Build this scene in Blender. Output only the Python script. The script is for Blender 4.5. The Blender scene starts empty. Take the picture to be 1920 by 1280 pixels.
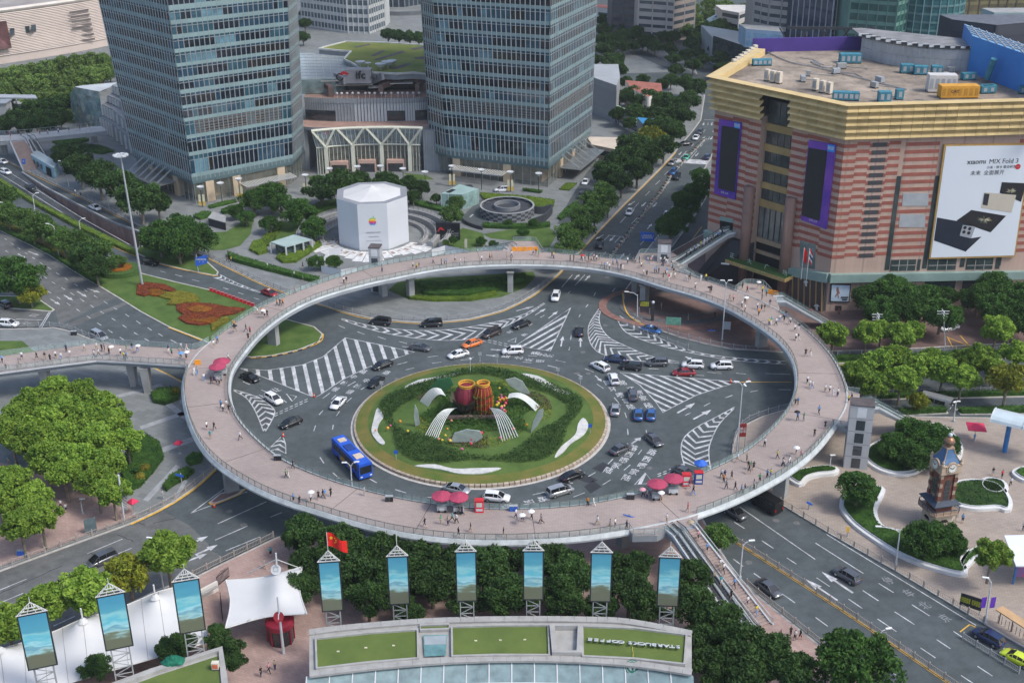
import bpy,bmesh,math,random
from mathutils import Vector,Matrix
R=math.radians
rnd=random.Random(11)
SC=bpy.context.scene
COL=SC.collection
F,PITCH,ROLL,H=2300.0,R(25.0),R(-0.3),110.0
_c,_s=math.cos(ROLL),math.sin(ROLL)
FW=Vector((0,math.cos(PITCH),-math.sin(PITCH)))
UP0=Vector((0,math.sin(PITCH),math.cos(PITCH)))
RT=Vector((1,0,0))*_c+UP0*_s
UP=Vector((1,0,0))*-_s+UP0*_c
cam_data=bpy.data.cameras.new('camera')
cam=bpy.data.objects.new('camera',cam_data)
COL.objects.link(cam)
cam_data.sensor_width=36.0
cam_data.lens=36.0*F/1920.0
cam_data.clip_start=1.0
cam_data.clip_end=9000.0
M3=Matrix((RT,UP,-FW)).transposed()
cam.matrix_world=Matrix.Translation((0,0,H))@M3.to_4x4()
SC.camera=cam
SUN_EL,SUN_AZ=R(52),R(118)
world=bpy.data.worlds.new('World');SC.world=world;world.use_nodes=True
wn=world.node_tree.nodes;wl=world.node_tree.links
sky=wn.new('ShaderNodeTexSky');sky.sky_type='NISHITA';sky.sun_disc=False
sky.sun_elevation=SUN_EL;sky.sun_rotation=SUN_AZ
sky.air_density=1.0;sky.dust_density=3.0;sky.ozone_density=2.0;sky.altitude=50
wl.new(sky.outputs[0],wn['Background'].inputs[0]);wn['Background'].inputs[1].default_value=0.15
sd=bpy.data.lights.new('sun','SUN');sun=bpy.data.objects.new('sun',sd);COL.objects.link(sun)
sd.energy=1.5;sd.angle=R(12);sd.color=(1.0,0.98,0.92)
sdir=Vector((math.sin(SUN_AZ)*math.cos(SUN_EL),math.cos(SUN_AZ)*math.cos(SUN_EL),math.sin(SUN_EL)))
sun.rotation_euler=sdir.to_track_quat('Z','Y').to_euler()
sun.location=sdir*400
vs=SC.view_settings
SC.display_settings.display_device='sRGB'
vs.view_transform='Standard';vs.look='None';vs.gamma=1.0;vs.exposure=0.65;vs.use_curve_mapping=False
SC.render.engine='CYCLES'
SC.cycles.max_bounces=6;SC.cycles.transparent_max_bounces=12
SC.cycles.use_denoising=True
def ray(x,y):
 return FW+RT*((x-960)/F)-UP*((y-640)/F)
def P(x,y,z=0.0):
 d=ray(x,y);t=(z-H)/d.z
 return Vector((d.x*t,d.y*t,z))
def PV(x,y,base):
 d=ray(x,y);t=base.y/d.y
 return Vector((d.x*t,base.y,H+d.z*t))
def PL(pts,z=0.0):
 return[P(x,y,z)for x,y in pts]
def mix(a,b,t):
 return a+(b-a)*t
def crom(pts,n=6,closed=False):
 """smooth a polyline of Vectors"""
 out=[];N=len(pts)
 rng=range(N)if closed else range(N-1)
 for i in rng:
  p0=pts[i-1]if(closed or i>0)else pts[i]
  p1=pts[i];p2=pts[(i+1)%N]
  p3=pts[(i+2)%N]if(closed or i+2<N)else p2
  for k in range(n):
   t=k/n
   out.append(0.5*((2*p1)+(p2-p0)*t+(2*p0-5*p1+4*p2-p3)*t*t+(3*p1-p0-3*p2+p3)*t**3))
 if not closed:out.append(pts[-1].copy())
 return out
def resample(pts,step,closed=False):
 q=list(pts)+([pts[0]]if closed else[])
 L=[0.0]
 for a,b in zip(q,q[1:]):L.append(L[-1]+(b-a).length)
 n=max(1,round(L[-1]/step));out=[];j=0
 for i in range(n+(0 if closed else 1)):
  s=L[-1]*i/n
  while j<len(L)-2 and L[j+1]<s:j+=1
  d=L[j+1]-L[j]
  out.append(q[j].lerp(q[j+1],(s-L[j])/d if d>1e-9 else 0))
 return out
def inpoly(x,y,poly):
 c=False;n=len(poly);j=n-1
 for i in range(n):
  xi,yi,xj,yj=poly[i][0],poly[i][1],poly[j][0],poly[j][1]
  if(yi>y)!=(yj>y)and x<(xj-xi)*(y-yi)/(yj-yi)+xi:c=not c
  j=i
 return c
def area2(poly):
 return 0.5*sum(poly[i-1][0]*poly[i][1]-poly[i][0]*poly[i-1][1]for i in range(len(poly)))
def offset(poly,d):
 """move a closed 2-D outline outward by d"""
 n=len(poly);s=1 if area2(poly)>0 else-1;out=[]
 for i in range(n):
  a,b,c=Vector(poly[i-1][:2]),Vector(poly[i][:2]),Vector(poly[(i+1)%n][:2])
  e,f=(b-a).normalized(),(c-b).normalized()
  m=Vector((e.y,-e.x))+Vector((f.y,-f.x))
  if m.length<1e-6:m=Vector((e.y,-e.x))
  m.normalize();k=max(0.4,m.dot(Vector((e.y,-e.x))))
  q=b+m*(s*d/k);out.append(Vector((q.x,q.y,0)))
 return out
ORD='first second third fourth fifth sixth seventh eighth ninth tenth eleventh twelfth thirteenth fourteenth fifteenth sixteenth seventeenth eighteenth nineteenth twentieth twenty-first twenty-second twenty-third twenty-fourth twenty-fifth twenty-sixth twenty-seventh twenty-eighth twenty-ninth thirtieth'.split();ORD+=['thirty-'+o_ for o_ in ORD[:9]]+['fortieth']+['forty-'+o_ for o_ in ORD[:9]]+['fiftieth']+['fifty-'+o_ for o_ in ORD[:9]]
class MB:
 def __init__(s):s.v=[];s.f=[];s.m=[]
 def add(s,vs,fs,m=0):
  o=len(s.v);s.v+=[tuple(v)for v in vs]
  for f in fs:s.f.append([i+o for i in f]);s.m.append(m)
  return s
 def quad(s,a,b,c,d,m=0):return s.add([a,b,c,d],[(0,1,2,3)],m)
 def box(s,c,d,rz=0.0,m=0,base=True,tap=1.0):
  """box of size d at c (c is the middle of its bottom when base)"""
  x,y,z=d[0]/2,d[1]/2,d[2]
  z0=0 if base else-z/2
  co,si=math.cos(rz),math.sin(rz);vs=[]
  for zz,k in((z0,1),(z0+z,tap)):
   for px,py in((-x,-y),(x,-y),(x,y),(-x,y)):
    vs.append((c[0]+(px*co-py*si)*k,c[1]+(px*si+py*co)*k,c[2]+zz))
  return s.add(vs,[(3,2,1,0),(4,5,6,7),(0,1,5,4),(1,2,6,5),(2,3,7,6),(3,0,4,7)],m)
 def bar(s,a,b,w,h=None,m=0):
  """square bar from a to b"""
  a,b=Vector(a),Vector(b);h=h or w;d=(b-a).normalized()
  u=d.cross(Vector((0,0,1)))
  if u.length<1e-4:u=Vector((1,0,0))
  u.normalize();v=u.cross(d)
  vs=[]
  for p in(a,b):
   for i,j in((-1,-1),(1,-1),(1,1),(-1,1)):vs.append(p+u*(i*w/2)+v*(j*h/2))
  return s.add(vs,[(0,1,2,3),(7,6,5,4),(0,4,5,1),(1,5,6,2),(2,6,7,3),(3,7,4,0)],m)
 def prism(s,pts,z0,z1,m=0,mt=None,bottom=False):
  n=len(pts)
  if area2(pts)<0:pts=list(pts)[::-1]
  vs=[(p[0],p[1],z0)for p in pts]+[(p[0],p[1],z1)for p in pts]
  o=len(s.v);s.v+=vs
  for i in range(n):
   j=(i+1)%n;s.f.append([o+i,o+j,o+n+j,o+n+i]);s.m.append(m)
  s.f.append([o+n+i for i in range(n)]);s.m.append(m if mt is None else mt)
  if bottom:s.f.append([o+n-1-i for i in range(n)]);s.m.append(m)
  return s
 def sheet(s,pts,z,m=0):
  if area2(pts)<0:pts=list(pts)[::-1]
  return s.add([(p[0],p[1],z)for p in pts],[list(range(len(pts)))],m)
 def loft(s,rings,closed=True,caps=True,m=0,fm=None):
  o=len(s.v);n=len(rings[0])
  for r in rings:s.v+=[tuple(p)for p in r]
  for i in range(len(rings)-1):
   for j in range(n if closed else n-1):
    k=(j+1)%n
    s.f.append([o+i*n+j,o+i*n+k,o+(i+1)*n+k,o+(i+1)*n+j])
    s.m.append(fm(i,j)if fm else m)
  if caps:
   s.f.append([o+n-1-j for j in range(n)]);s.m.append(fm(0,-1)if fm else m)
   s.f.append([o+(len(rings)-1)*n+j for j in range(n)]);s.m.append(fm(len(rings)-1,-2)if fm else m)
  return s
 def tube(s,path,r,n=6,m=0,caps=True):
  path=[Vector(p)for p in path];rs=r if isinstance(r,(list,tuple))else[r]*len(path);rings=[]
  u=None
  for i,p in enumerate(path):
   d=(path[min(i+1,len(path)-1)]-path[max(i-1,0)]).normalized()
   if u is None:
    u=d.cross(Vector((0,0,1)))
    if u.length<1e-3:u=d.cross(Vector((0,1,0)))
   u=(u-d*u.dot(d)).normalized();v=d.cross(u)
   rings.append([p+(u*math.cos(2*math.pi*k/n)+v*math.sin(2*math.pi*k/n))*rs[i]for k in range(n)])
  return s.loft(rings,True,caps,m)
 def lathe(s,c,prof,n=10,m=0,fm=None):
  return s.loft([[(c[0]+r*math.cos(2*math.pi*k/n),c[1]+r*math.sin(2*math.pi*k/n),c[2]+z)for k in range(n)]for r,z in prof],True,True,m,fm)
 def ball(s,c,r,n=8,m=0,sq=1.0):
  return s.lathe(c,[(max(.01,r*math.sin(math.pi*i/n)),-r*sq*math.cos(math.pi*i/n))for i in range(n+1)],n+2,m)
 def strip(s,pts,w,z0,z1=None,m=0,closed=False):
  """ribbon of width w following a 2-D line (a low wall when z1 is given)"""
  n=len(pts);L=[];Rr=[]
  for i in range(n):
   a=pts[(i-1)%n]if(closed or i>0)else pts[i];b=pts[(i+1)%n]if(closed or i<n-1)else pts[i]
   d=Vector((b[0]-a[0],b[1]-a[1]));
   if d.length<1e-9:d=Vector((1,0))
   d.normalize();q=Vector((-d.y,d.x))*(w/2)
   L.append((pts[i][0]+q.x,pts[i][1]+q.y));Rr.append((pts[i][0]-q.x,pts[i][1]-q.y))
  for i in range(n if closed else n-1):
   j=(i+1)%n
   if z1 is None:
    s.add([(*Rr[i],z0),(*Rr[j],z0),(*L[j],z0),(*L[i],z0)],[(0,1,2,3)],m)
   else:
    vs=[(*Rr[i],z0),(*Rr[j],z0),(*L[j],z0),(*L[i],z0),(*Rr[i],z1),(*Rr[j],z1),(*L[j],z1),(*L[i],z1)]
    fs=[(4,5,6,7),(0,1,5,4),(2,3,7,6)]
    if not closed and i==0:fs.append((3,0,4,7))
    if not closed and i==n-2:fs.append((1,2,6,5))
    s.add(vs,fs,m)
  return s
 def mesh(s,name,mats,smooth=False):
  me=bpy.data.meshes.new(name);me.from_pydata(s.v,[],s.f)
  for k in(mats if isinstance(mats,(list,tuple))else[mats]):me.materials.append(k)
  me.polygons.foreach_set('material_index',s.m)
  if smooth:me.polygons.foreach_set('use_smooth',[True]*len(s.f))
  me.update();return me
 def build(s,name,mats,parent=None,smooth=False,**tags):
  return obj(name,s.mesh(name,mats,smooth),parent,**tags)
def tag(o,label=None,cat=None,group=None,kind=None):
 if label:o['label']=label
 if cat:o['category']=cat
 if group:o['group']=group
 if kind:o['kind']=kind
 return o
def obj(name,me,parent=None,loc=None,rz=0.0,local=False,**tags):
 o=bpy.data.objects.new(name,me);COL.objects.link(o)
 if loc is not None:o.location=loc
 if rz:o.rotation_euler=(0,0,rz)
 if parent:
  o.parent=parent
  if not local and loc is None:
   w=Vector((0,0,0));p=parent
   while p:w+=p.location;p=p.parent
   o.location=-w
 return tag(o,**tags)
def empty(name,loc=(0,0,0),rz=0.0,**tags):
 o=bpy.data.objects.new(name,None);COL.objects.link(o);o.location=loc;o.rotation_euler=(0,0,rz)
 o.empty_display_size=0.5
 return tag(o,**tags)
def copy_tree(o,parent=None):
 c=o.copy();COL.objects.link(c)
 if parent:c.parent=parent
 for ch in list(o.children):copy_tree(ch,c)
 return c
MATS={}
def mat(name,col,rough=.75,var=.18,scale=1.0,bump=0.0,metal=0.0,spec=.3,col2=None,det=4.0,world_co=True,bscale=None,rnd_amt=0.0,emit=0.0,stain=0.0):
 if name in MATS:return MATS[name]
 m=bpy.data.materials.new(name);MATS[name]=m;m.use_nodes=True
 nt=m.node_tree;N=nt.nodes;L=nt.links;b=N['Principled BSDF']
 b.inputs['Roughness'].default_value=rough;b.inputs['Metallic'].default_value=metal
 b.inputs['Specular IOR Level'].default_value=spec
 c1=Vector(col[:3]);c2=Vector(col2[:3])if col2 else c1*(1-var);c1=c1 if col2 else c1*(1+var)
 if world_co:
  co=N.new('ShaderNodeNewGeometry').outputs['Position']
 else:co=N.new('ShaderNodeTexCoord').outputs['Object']
 nz=N.new('ShaderNodeTexNoise');nz.inputs['Scale'].default_value=scale;nz.inputs['Detail'].default_value=det;nz.inputs['Roughness'].default_value=.6
 L.new(co,nz.inputs['Vector'])
 rp=N.new('ShaderNodeValToRGB');rp.color_ramp.elements[0].position=.32;rp.color_ramp.elements[1].position=.68
 rp.color_ramp.elements[0].color=(*c2,1);rp.color_ramp.elements[1].color=(*c1,1)
 L.new(nz.outputs['Fac'],rp.inputs['Fac']);out=rp.outputs['Color']
 if rnd_amt:
  oi=N.new('ShaderNodeObjectInfo');hs=N.new('ShaderNodeHueSaturation');mr=N.new('ShaderNodeMapRange')
  mr.inputs['To Min'].default_value=1-rnd_amt;mr.inputs['To Max'].default_value=1+rnd_amt
  L.new(oi.outputs['Random'],mr.inputs['Value']);L.new(mr.outputs[0],hs.inputs['Value'])
  L.new(out,hs.inputs['Color']);out=hs.outputs['Color']
 if stain:
  n3=N.new('ShaderNodeTexNoise');n3.inputs['Scale'].default_value=.45;n3.inputs['Detail'].default_value=12;n3.inputs['Roughness'].default_value=.75;L.new(co,n3.inputs['Vector'])
  r3=N.new('ShaderNodeValToRGB');r3.color_ramp.elements[0].position=.38;r3.color_ramp.elements[1].position=.58;r3.color_ramp.elements[0].color=(1-stain,)*3+(1,);r3.color_ramp.elements[1].color=(1.06,)*3+(1,);L.new(n3.outputs['Fac'],r3.inputs['Fac'])
  m3=N.new('ShaderNodeMix');m3.data_type='RGBA';m3.blend_type='MULTIPLY';m3.inputs['Factor'].default_value=1;L.new(out,m3.inputs['A']);L.new(r3.outputs['Color'],m3.inputs['B']);out=m3.outputs['Result']
 L.new(out,b.inputs['Base Color'])
 if bump:
  n2=N.new('ShaderNodeTexNoise');n2.inputs['Scale'].default_value=bscale or scale*6;n2.inputs['Detail'].default_value=5;L.new(co,n2.inputs['Vector'])
  bp=N.new('ShaderNodeBump');bp.inputs['Strength'].default_value=bump;bp.inputs['Distance'].default_value=.1
  L.new(n2.outputs['Fac'],bp.inputs['Height']);L.new(bp.outputs[0],b.inputs['Normal'])
 if emit:
  L.new(out,b.inputs['Emission Color']);b.inputs['Emission Strength'].default_value=emit
 return m
def tilemat(name,c1,c2,mortar,w,h,rot=0.0,rough=.8,ms=.02,var=.14,off=.5,nscale=.15):
 """paving: brick texture on world position with a slow noise over it"""
 m=mat(name,c1,rough,0,nscale);nt=m.node_tree;N=nt.nodes;L=nt.links;b=N['Principled BSDF']
 geo=N['Geometry']if 'Geometry' in N else N.new('ShaderNodeNewGeometry')
 mp=N.new('ShaderNodeMapping');mp.inputs['Rotation'].default_value=(0,0,rot);L.new(geo.outputs['Position'],mp.inputs['Vector'])
 bt=N.new('ShaderNodeTexBrick');bt.offset=off;bt.inputs['Scale'].default_value=1
 bt.inputs['Brick Width'].default_value=w;bt.inputs['Row Height'].default_value=h;bt.inputs['Mortar Size'].default_value=ms;bt.inputs['Mortar Smooth'].default_value=.3
 bt.inputs['Color1'].default_value=(*c1,1);bt.inputs['Color2'].default_value=(*c2,1);bt.inputs['Mortar'].default_value=(*mortar,1)
 L.new(mp.outputs[0],bt.inputs['Vector'])
 rp=N['Color Ramp'];rp.color_ramp.elements[0].color=(1-var,)*3+(1,);rp.color_ramp.elements[1].color=(1+var*.4,)*3+(1,)
 mx=N.new('ShaderNodeMix');mx.data_type='RGBA';mx.blend_type='MULTIPLY';mx.inputs['Factor'].default_value=1
 L.new(bt.outputs['Color'],mx.inputs['A']);L.new(rp.outputs['Color'],mx.inputs['B']);L.new(mx.outputs['Result'],b.inputs['Base Color'])
 return m
def glassmat(name,col,rough=.08,alpha=1.0,spec=.8,var=.35,scale=.4):
 """tinted glazing: opaque dark glass, or a see-through sheet when alpha < 1"""
 m=mat(name,col,rough,var,scale,spec=spec);b=m.node_tree.nodes['Principled BSDF']
 if alpha<1:b.inputs['Alpha'].default_value=alpha
 return m
def leafmat(name,col,col2,scale=.6,rnd_amt=.2,tr=.25):
 m=mat(name,col,.65,0,scale,spec=.2,col2=col2,rnd_amt=rnd_amt);nt=m.node_tree;N=nt.nodes;L=nt.links;b=N['Principled BSDF']
 src=b.inputs['Base Color'].links[0].from_socket
 t=N.new('ShaderNodeBsdfTranslucent');L.new(src,t.inputs['Color'])
 ms=N.new('ShaderNodeMixShader');ms.inputs[0].default_value=tr
 L.new(b.outputs[0],ms.inputs[1]);L.new(t.outputs[0],ms.inputs[2]);L.new(ms.outputs[0],N['Material Output'].inputs['Surface'])
 return m
ASPH=mat('asphalt',(.076,.09,.093),.85,.16,.09,bump=.15,bscale=9,det=8,stain=.22)
ASPH2=mat('fresh_asphalt',(.064,.072,.079),.85,.15,.2,bump=.15,bscale=9)
PATCH=mat('asphalt_patch',(.034,.037,.043),.9,.15,.5)
OLDROAD=mat('worn_road_surface',(.122,.126,.122),.85,.14,.12,bump=.15,bscale=9,det=8,stain=.25)
PAINT=mat('road_paint',(.52,.53,.54),.7,.2,1.6,det=8,stain=.45);FADED=mat('faded_road_paint',(.2,.21,.22),.8,.4,1.6,det=8)
YEL=mat('yellow_paint',(.62,.36,.05),.7,.2,1.5)
KERB=mat('kerb_stone',(.4,.38,.35),.8,.2,.8)
GREYSTONE=tilemat('grey_paving',(.215,.228,.225),(.17,.182,.18),(.115,.122,.12),2.4,1.2,.5,var=.16,nscale=.1)
WARMSTONE=tilemat('warm_paving',(.36,.3,.25),(.31,.26,.22),(.2,.17,.15),.9,.45,.2)
PINKDECK=tilemat('pink_deck_tiles',(.37,.305,.275),(.33,.27,.245),(.25,.205,.19),.8,.4,.1,ms=.025,var=.16,nscale=.09)
PINKPLAZA=tilemat('pink_plaza_paving',(.42,.3,.26),(.36,.25,.22),(.25,.18,.16),.8,.4,.4,var=.3)
GRASS=mat('lawn_grass',(.1,.155,.042),.95,0,.3,bump=.8,bscale=7,spec=.1,col2=(.055,.1,.026),det=8)
GRASSY=mat('dry_grass',(.19,.15,.05),.95,0,.25,bump=.8,bscale=7,spec=.1,col2=(.08,.13,.028),det=7)
WHITE=mat('white_metal',(.52,.54,.55),.45,.1,.3)
WHITEP=mat('white_fabric',(.56,.56,.55),.7,.06,.15)
GREYM=mat('grey_metal',(.33,.35,.37),.5,.12,.4)
STEEL=mat('steel_rail',(.42,.44,.44),.35,.1,1,metal=.6)
DARKM=mat('dark_metal',(.03,.032,.036),.5,.2,.5)
CONC=mat('concrete',(.3,.305,.3),.85,.15,.35,bump=.1)
SOFFIT=mat('grey_cladding',(.27,.29,.31),.6,.12,.25)
RAILGLASS=glassmat('railing_glass',(.35,.5,.48),.08,.3,.6)
BLACK=mat('black_plastic',(.012,.012,.014),.5,.2,1)
RED=mat('red_paint',(.5,.03,.035),.5,.12,1)
BLUE=mat('blue_paint',(.03,.12,.5),.5,.1,1)
ORANGE=mat('orange_plastic',(.75,.3,.03),.5,.15,2)
BRONZE=mat('bronze_frame',(.09,.075,.06),.5,.2,.5)
TR_NEAR=PL([(20,343),(70,376),(155,420),(225,453),(262,468)])
TR_FAR=PL([(264,437),(211,418),(148,386),(84,352),(42,325)])
def ground():
 b=MB();S=4000
 hole=[(p.x,p.y)for p in TR_NEAR+TR_FAR]
 if area2(hole)>0:hole=hole[::-1]
 i=min(range(len(hole)),key=lambda k:hole[k][0]);hole=hole[i:]+hole[:i]
 outer=[(-S,hole[0][1]),(-S,-600),(S,-600),(S,2*S),(-S,2*S),(-S,hole[0][1])]
 loop=outer+hole+[hole[0]]
 b.add([(x,y,0)for x,y in loop],[list(range(len(loop)))])
 b.build('ground',ASPH,kind='structure')
ground()
def trench():
 n=len(TR_NEAR);far=TR_FAR[::-1];dep=[0.05,1.2,3.0,4.6,5.4]
 fl=MB();wl_=MB()
 for i in range(n-1):
  a,b_=TR_NEAR[i],TR_NEAR[i+1];c,d=far[i+1],far[i]
  za,zb=-dep[i],-dep[i+1]
  fl.quad((a.x,a.y,za),(b_.x,b_.y,zb),(c.x,c.y,zb),(d.x,d.y,za))
  wl_.quad((a.x,a.y,.25),(b_.x,b_.y,.25),(b_.x,b_.y,zb),(a.x,a.y,za),1)
 a,d=TR_NEAR[-1],far[-1]
 wl_.quad((a.x,a.y,0.9),(d.x,d.y,0.9),(d.x,d.y,-5.4),(a.x,a.y,-5.4),1)
 fl.build('underpass_road',ASPH2,kind='structure')
 root=empty('ramp_wall',far[0],label='reddish stone block wall sinking along the underpass ramp',cat='wall')
 wl_.build('concrete_face',[CONC,CONC],root)
 st=[mat('ramp_stone_a',(.3,.2,.17),.85,.2,.8),mat('ramp_stone_b',(.24,.155,.135),.85,.2,.8)]
 k=0;cop=MB()
 for i in range(n-1):
  p,q=far[i],far[i+1];L=(q-p).length;m=max(1,int(L/2.4));u=(q-p)/m;rz=math.atan2(u.y,u.x)
  for j in range(m):
   dd=mix(dep[i],dep[i+1],(j+.5)/m);rows=max(1,int(dd/.8))
   for r_ in range(rows):
    if k>290:continue
    c=p+u*(j+.5)
    bb=MB();bb.box((0,0,0),(u.length-.05,.3,dd/rows-.04),0)
    o=obj('stone_block',bb.mesh('stone_block',st[(j*7+r_*3+k)%2]),root,local=True)
    o.location=(c.x-far[0].x,c.y-far[0].y,-dd+r_*dd/rows);o.rotation_euler=(0,0,rz);k+=1
  cop.bar(p+Vector((0,0,.25)),q+Vector((0,0,.25)),.5,.5)
 cop.build('coping',CONC,root)
trench()
def pave(name,px,m,h=.13,kerb=True,z0=0.0,smooth=0,world_pts=None,kind='structure',**tags):
 pts=world_pts or PL(px)
 if smooth:pts=crom(pts,smooth,True)
 b=MB()
 if kerb:
  b.prism(pts,z0,z0+h,1,1)
  inn=offset(pts,-.35);b.sheet(inn,z0+h+.004,0)
 else:b.prism(pts,z0,z0+h,0,0)
 return b.build(name,[m,KERB],kind=kind,**tags)
SWP=[(-150,600),(0,617),(74,616),(101,614),(137,622),(169,635),(211,645),(250,668),(290,690),(340,715),(385,748),(418,790),(425,840),(405,880),(370,912),(330,940),(290,962),(245,983),(120,1028),(0,1072),(-150,1122)]
pave('plaza_pavement',SWP,GREYSTONE)
MEDB=[(-100,340),(0,383),(100,432),(200,483),(270,514),(330,529),(399,545),(480,577),(530,597),(590,613),(606,627),(600,641),(560,657),(510,668),(470,671),(430,663),(378,638),(316,614),(264,586),(221,559),(183,536),(135,507),(93,479),(48,456),(0,433),(-100,385)]
pave('median_lawn',MEDB,GRASS,.16)
ISLT=[(252,474),(262,462),(300,462),(350,472),(390,492),(410,510),(408,516),(399,517),(340,505),(295,494)]
pave('tree_island_lawn',ISLT,GRASS,.16)
IFCP=[(-500,240),(-100,262),(0,296),(70,330),(148,367),(245,416),(320,452),(391,484),(440,508),(488,531),(527,546),(565,560),(610,574),(650,587),(693,597),(760,604),(800,606),(843,603),(880,599),(910,592),(945,582),(977,567),(1003,552),(1027,533),(1050,512),(1086,473),(1154,401),(1200,355),(1238,317),(1268,284),(1300,246),(1315,225),(1322,180),(1300,120),(1200,60),(600,-60),(-500,-60)]
pave('forecourt_pavement',IFCP,GREYSTONE)
pave('street_verge',[(1345,262),(1330,300),(1310,333),(1275,390),(1235,440),(1205,478),(1212,486),(1228,486),(1262,462),(1300,410),(1327,368),(1350,320)],GREYSTONE)
NEP=[(1167,550),(1170,572),(1177,588),(1190,600),(1213,612),(1273,633),(1320,645),(1370,655),(1467,661),(1564,659),(1700,655),(1820,648),(2100,638),(2100,400),(1400,400),(1330,432),(1262,470),(1185,525)]
REDPLAZA=tilemat('red_grey_plaza_paving',(.2,.125,.11),(.16,.11,.1),(.1,.08,.075),.8,.4,.4,var=.3)
pave('corner_pavement',NEP,REDPLAZA)
SEP=[(1371,864),(1373,835),(1380,812),(1395,797),(1430,780),(1470,768),(1560,765),(1640,772),(1717,781),(1920,784),(2150,790),(2150,1340),(1960,1236),(1900,1203),(1844,1169),(1748,1112),(1681,1072),(1554,1000),(1463,945),(1412,915),(1380,887)]
pave('clock_plaza_pavement',SEP,WARMSTONE)
SBL=[(540,1000),(620,1004),(750,1008),(900,1010),(1050,1006),(1180,995),(1318,972),(1340,1012),(1378,1075),(1427,1122),(1490,1172),(1560,1228),(1680,1330),(1300,1420),(-250,1420),(-250,1310),(0,1223),(100,1186),(233,1136),(293,1106),(370,1080),(430,1050),(513,1010)]
pave('south_block_pavement',SBL,PINKPLAZA)
pave('traffic_island_lawn',[(-80,540),(0,555),(40,556),(74,561),(103,581),(97,585),(21,579),(-80,570)],GRASS,.16)
pave('splitter_island',[(392,942),(413,925),(460,917),(448,927),(423,938),(400,946)],REDPLAZA,.16)
pave('east_median_lawn',[(1545,670),(1700,666),(2050,655),(2050,668),(1700,680),(1545,683)],GRASS,.16)
pave('east_outer_median',[(1640,740),(1780,737),(2050,732),(2050,742),(1780,748),(1640,750)],GRASS,.16)
pave('slip_road_verge',[(1680,770),(1775,765),(1778,776),(1690,780)],GRASS,.16)
pave('slip_road_verge',[(1790,768),(2050,762),(2050,776),(1800,778)],GRASS,.16)
def patch(name,px,m,z):
 MB().sheet(PL(px),z).build(name,m,kind='structure')
patch('worn_road',[(-150,1120),(0,1070),(120,1027),(245,981),(300,955),(356,985),(420,1049),(370,1079),(233,1134),(0,1221),(-150,1270)],OLDROAD,.004)
patch('tree_plaza_paving',[(-150,860),(0,868),(120,890),(232,928),(256,968),(120,1020),(0,1062),(-150,1112)],PINKPLAZA,.142)
for px in([(232,700),(420,845),(428,838),(242,696)],[(300,720),(150,760),(152,765),(306,725)],[(350,770),(262,800),(265,806),(355,776)],[(386,810),(300,842),(303,850),(392,818)],[(268,938),(330,872),(338,876),(278,941)],[(320,945),(345,900),(352,903),(328,942)]):patch('pale_paving_strip',px,mat('pale_strip',(.3,.31,.32),.8,.15,.8),.146)
patch('worn_road',[(60,616),(92,585),(21,580),(-80,570),(-80,605)],OLDROAD,.004)
patch('worn_road',[(110,610),(235,548),(183,538),(48,458),(0,435),(-100,390),(-100,520),(40,554),(76,560),(104,580)],OLDROAD,.004)
patch('road_joint_strip',[(108,613),(234,566),(240,570),(120,619)],OLDROAD,.008)
for px in([(1075,895),(1102,905),(1122,900),(1097,888)],[(1095,912),(1112,900),(1128,912),(1107,925)],[(1130,866),(1110,878),(1128,885),(1146,873)]):
 patch('asphalt_repair',px,PATCH,.006)
for k,(r0,c)in enumerate(((6.2,(.13,.1,.095)),(10.2,(.1,.1,.105)),(14,(.22,.12,.1)))):
 c0=P(1275,575);b=MB()
 pts=[(c0.x+r0*1.25*math.cos(t*math.pi/20),c0.y+r0*.85*math.sin(t*math.pi/20))for t in range(40)]
 b.strip(pts,1.8,.14,None,closed=True);b.build('paving_ring',mat('paving_ring_%d'%k,c,.85,.2,.8),kind='structure')
Z1=.010
def seg(b,x1,y1,x2,y2,w=.16,z=Z1,m=0):
 b.strip([P(x1,y1),P(x2,y2)],w,z,None,m)
def scl(vals,ox,oy,k):
 return[(ox+a/k,oy+b_/k,ox+c/k,oy+d/k)for a,b_,c,d in vals]
DASH=[]
DASH+=scl([(225,630,260,645),(330,665,370,680),(445,693,490,708),(565,720,610,732),(725,808,785,800),(750,843,803,835),(910,825,965,820),(555,850,612,835),(600,880,650,868),(275,970,320,945),(350,990,395,965),(135,1040,175,1010),(185,1045,210,1022),(268,1062,297,1037),(115,1132,137,1107),(213,1137,230,1112),(85,1223,95,1192),(190,1215,195,1188),(580,748,625,752),(1260,835,1310,840),(1290,800,1340,803),(1445,825,1500,837),(1400,855,1455,868),(1610,873,1660,892),(1550,898,1597,918),(1675,957,1715,985),(1775,1035,1800,1065),(1835,1120,1845,1150),(1850,1212,1853,1245),(1480,415,1540,345),(1555,405,1610,345),(1515,450,1530,435),(1660,465,1670,445),(1765,440,1780,420),(1615,527,1628,512),(1575,585,1585,568),(1520,770,1525,750),(1530,710,1533,685),(1290,635,1315,620),(1360,585,1382,572)],560,400,3)
DASH+=scl([(232,655,270,685),(170,573,222,593),(333,732,358,760),(397,820,405,850),(410,912,412,945),(515,918,517,945),(300,1108,328,1080),(270,1225,315,1197),(190,1178,230,1155),(390,1143,425,1113),(470,1055,490,1028),(960,737,1000,722),(840,783,875,765),(735,835,765,820),(1100,703,1145,695),(860,592,910,597),(1020,598,1075,603),(770,607,842,612),(1185,600,1325,605),(1255,690,1330,692),(530,572,585,575)],1040,500,3)
DASH+=scl([(1130,375,1188,412),(1285,480,1350,523),(1427,577,1480,612),(1160,290,1585,585),(1125,583,1180,625),(1240,663,1300,705)],1000,853,3)
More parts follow.
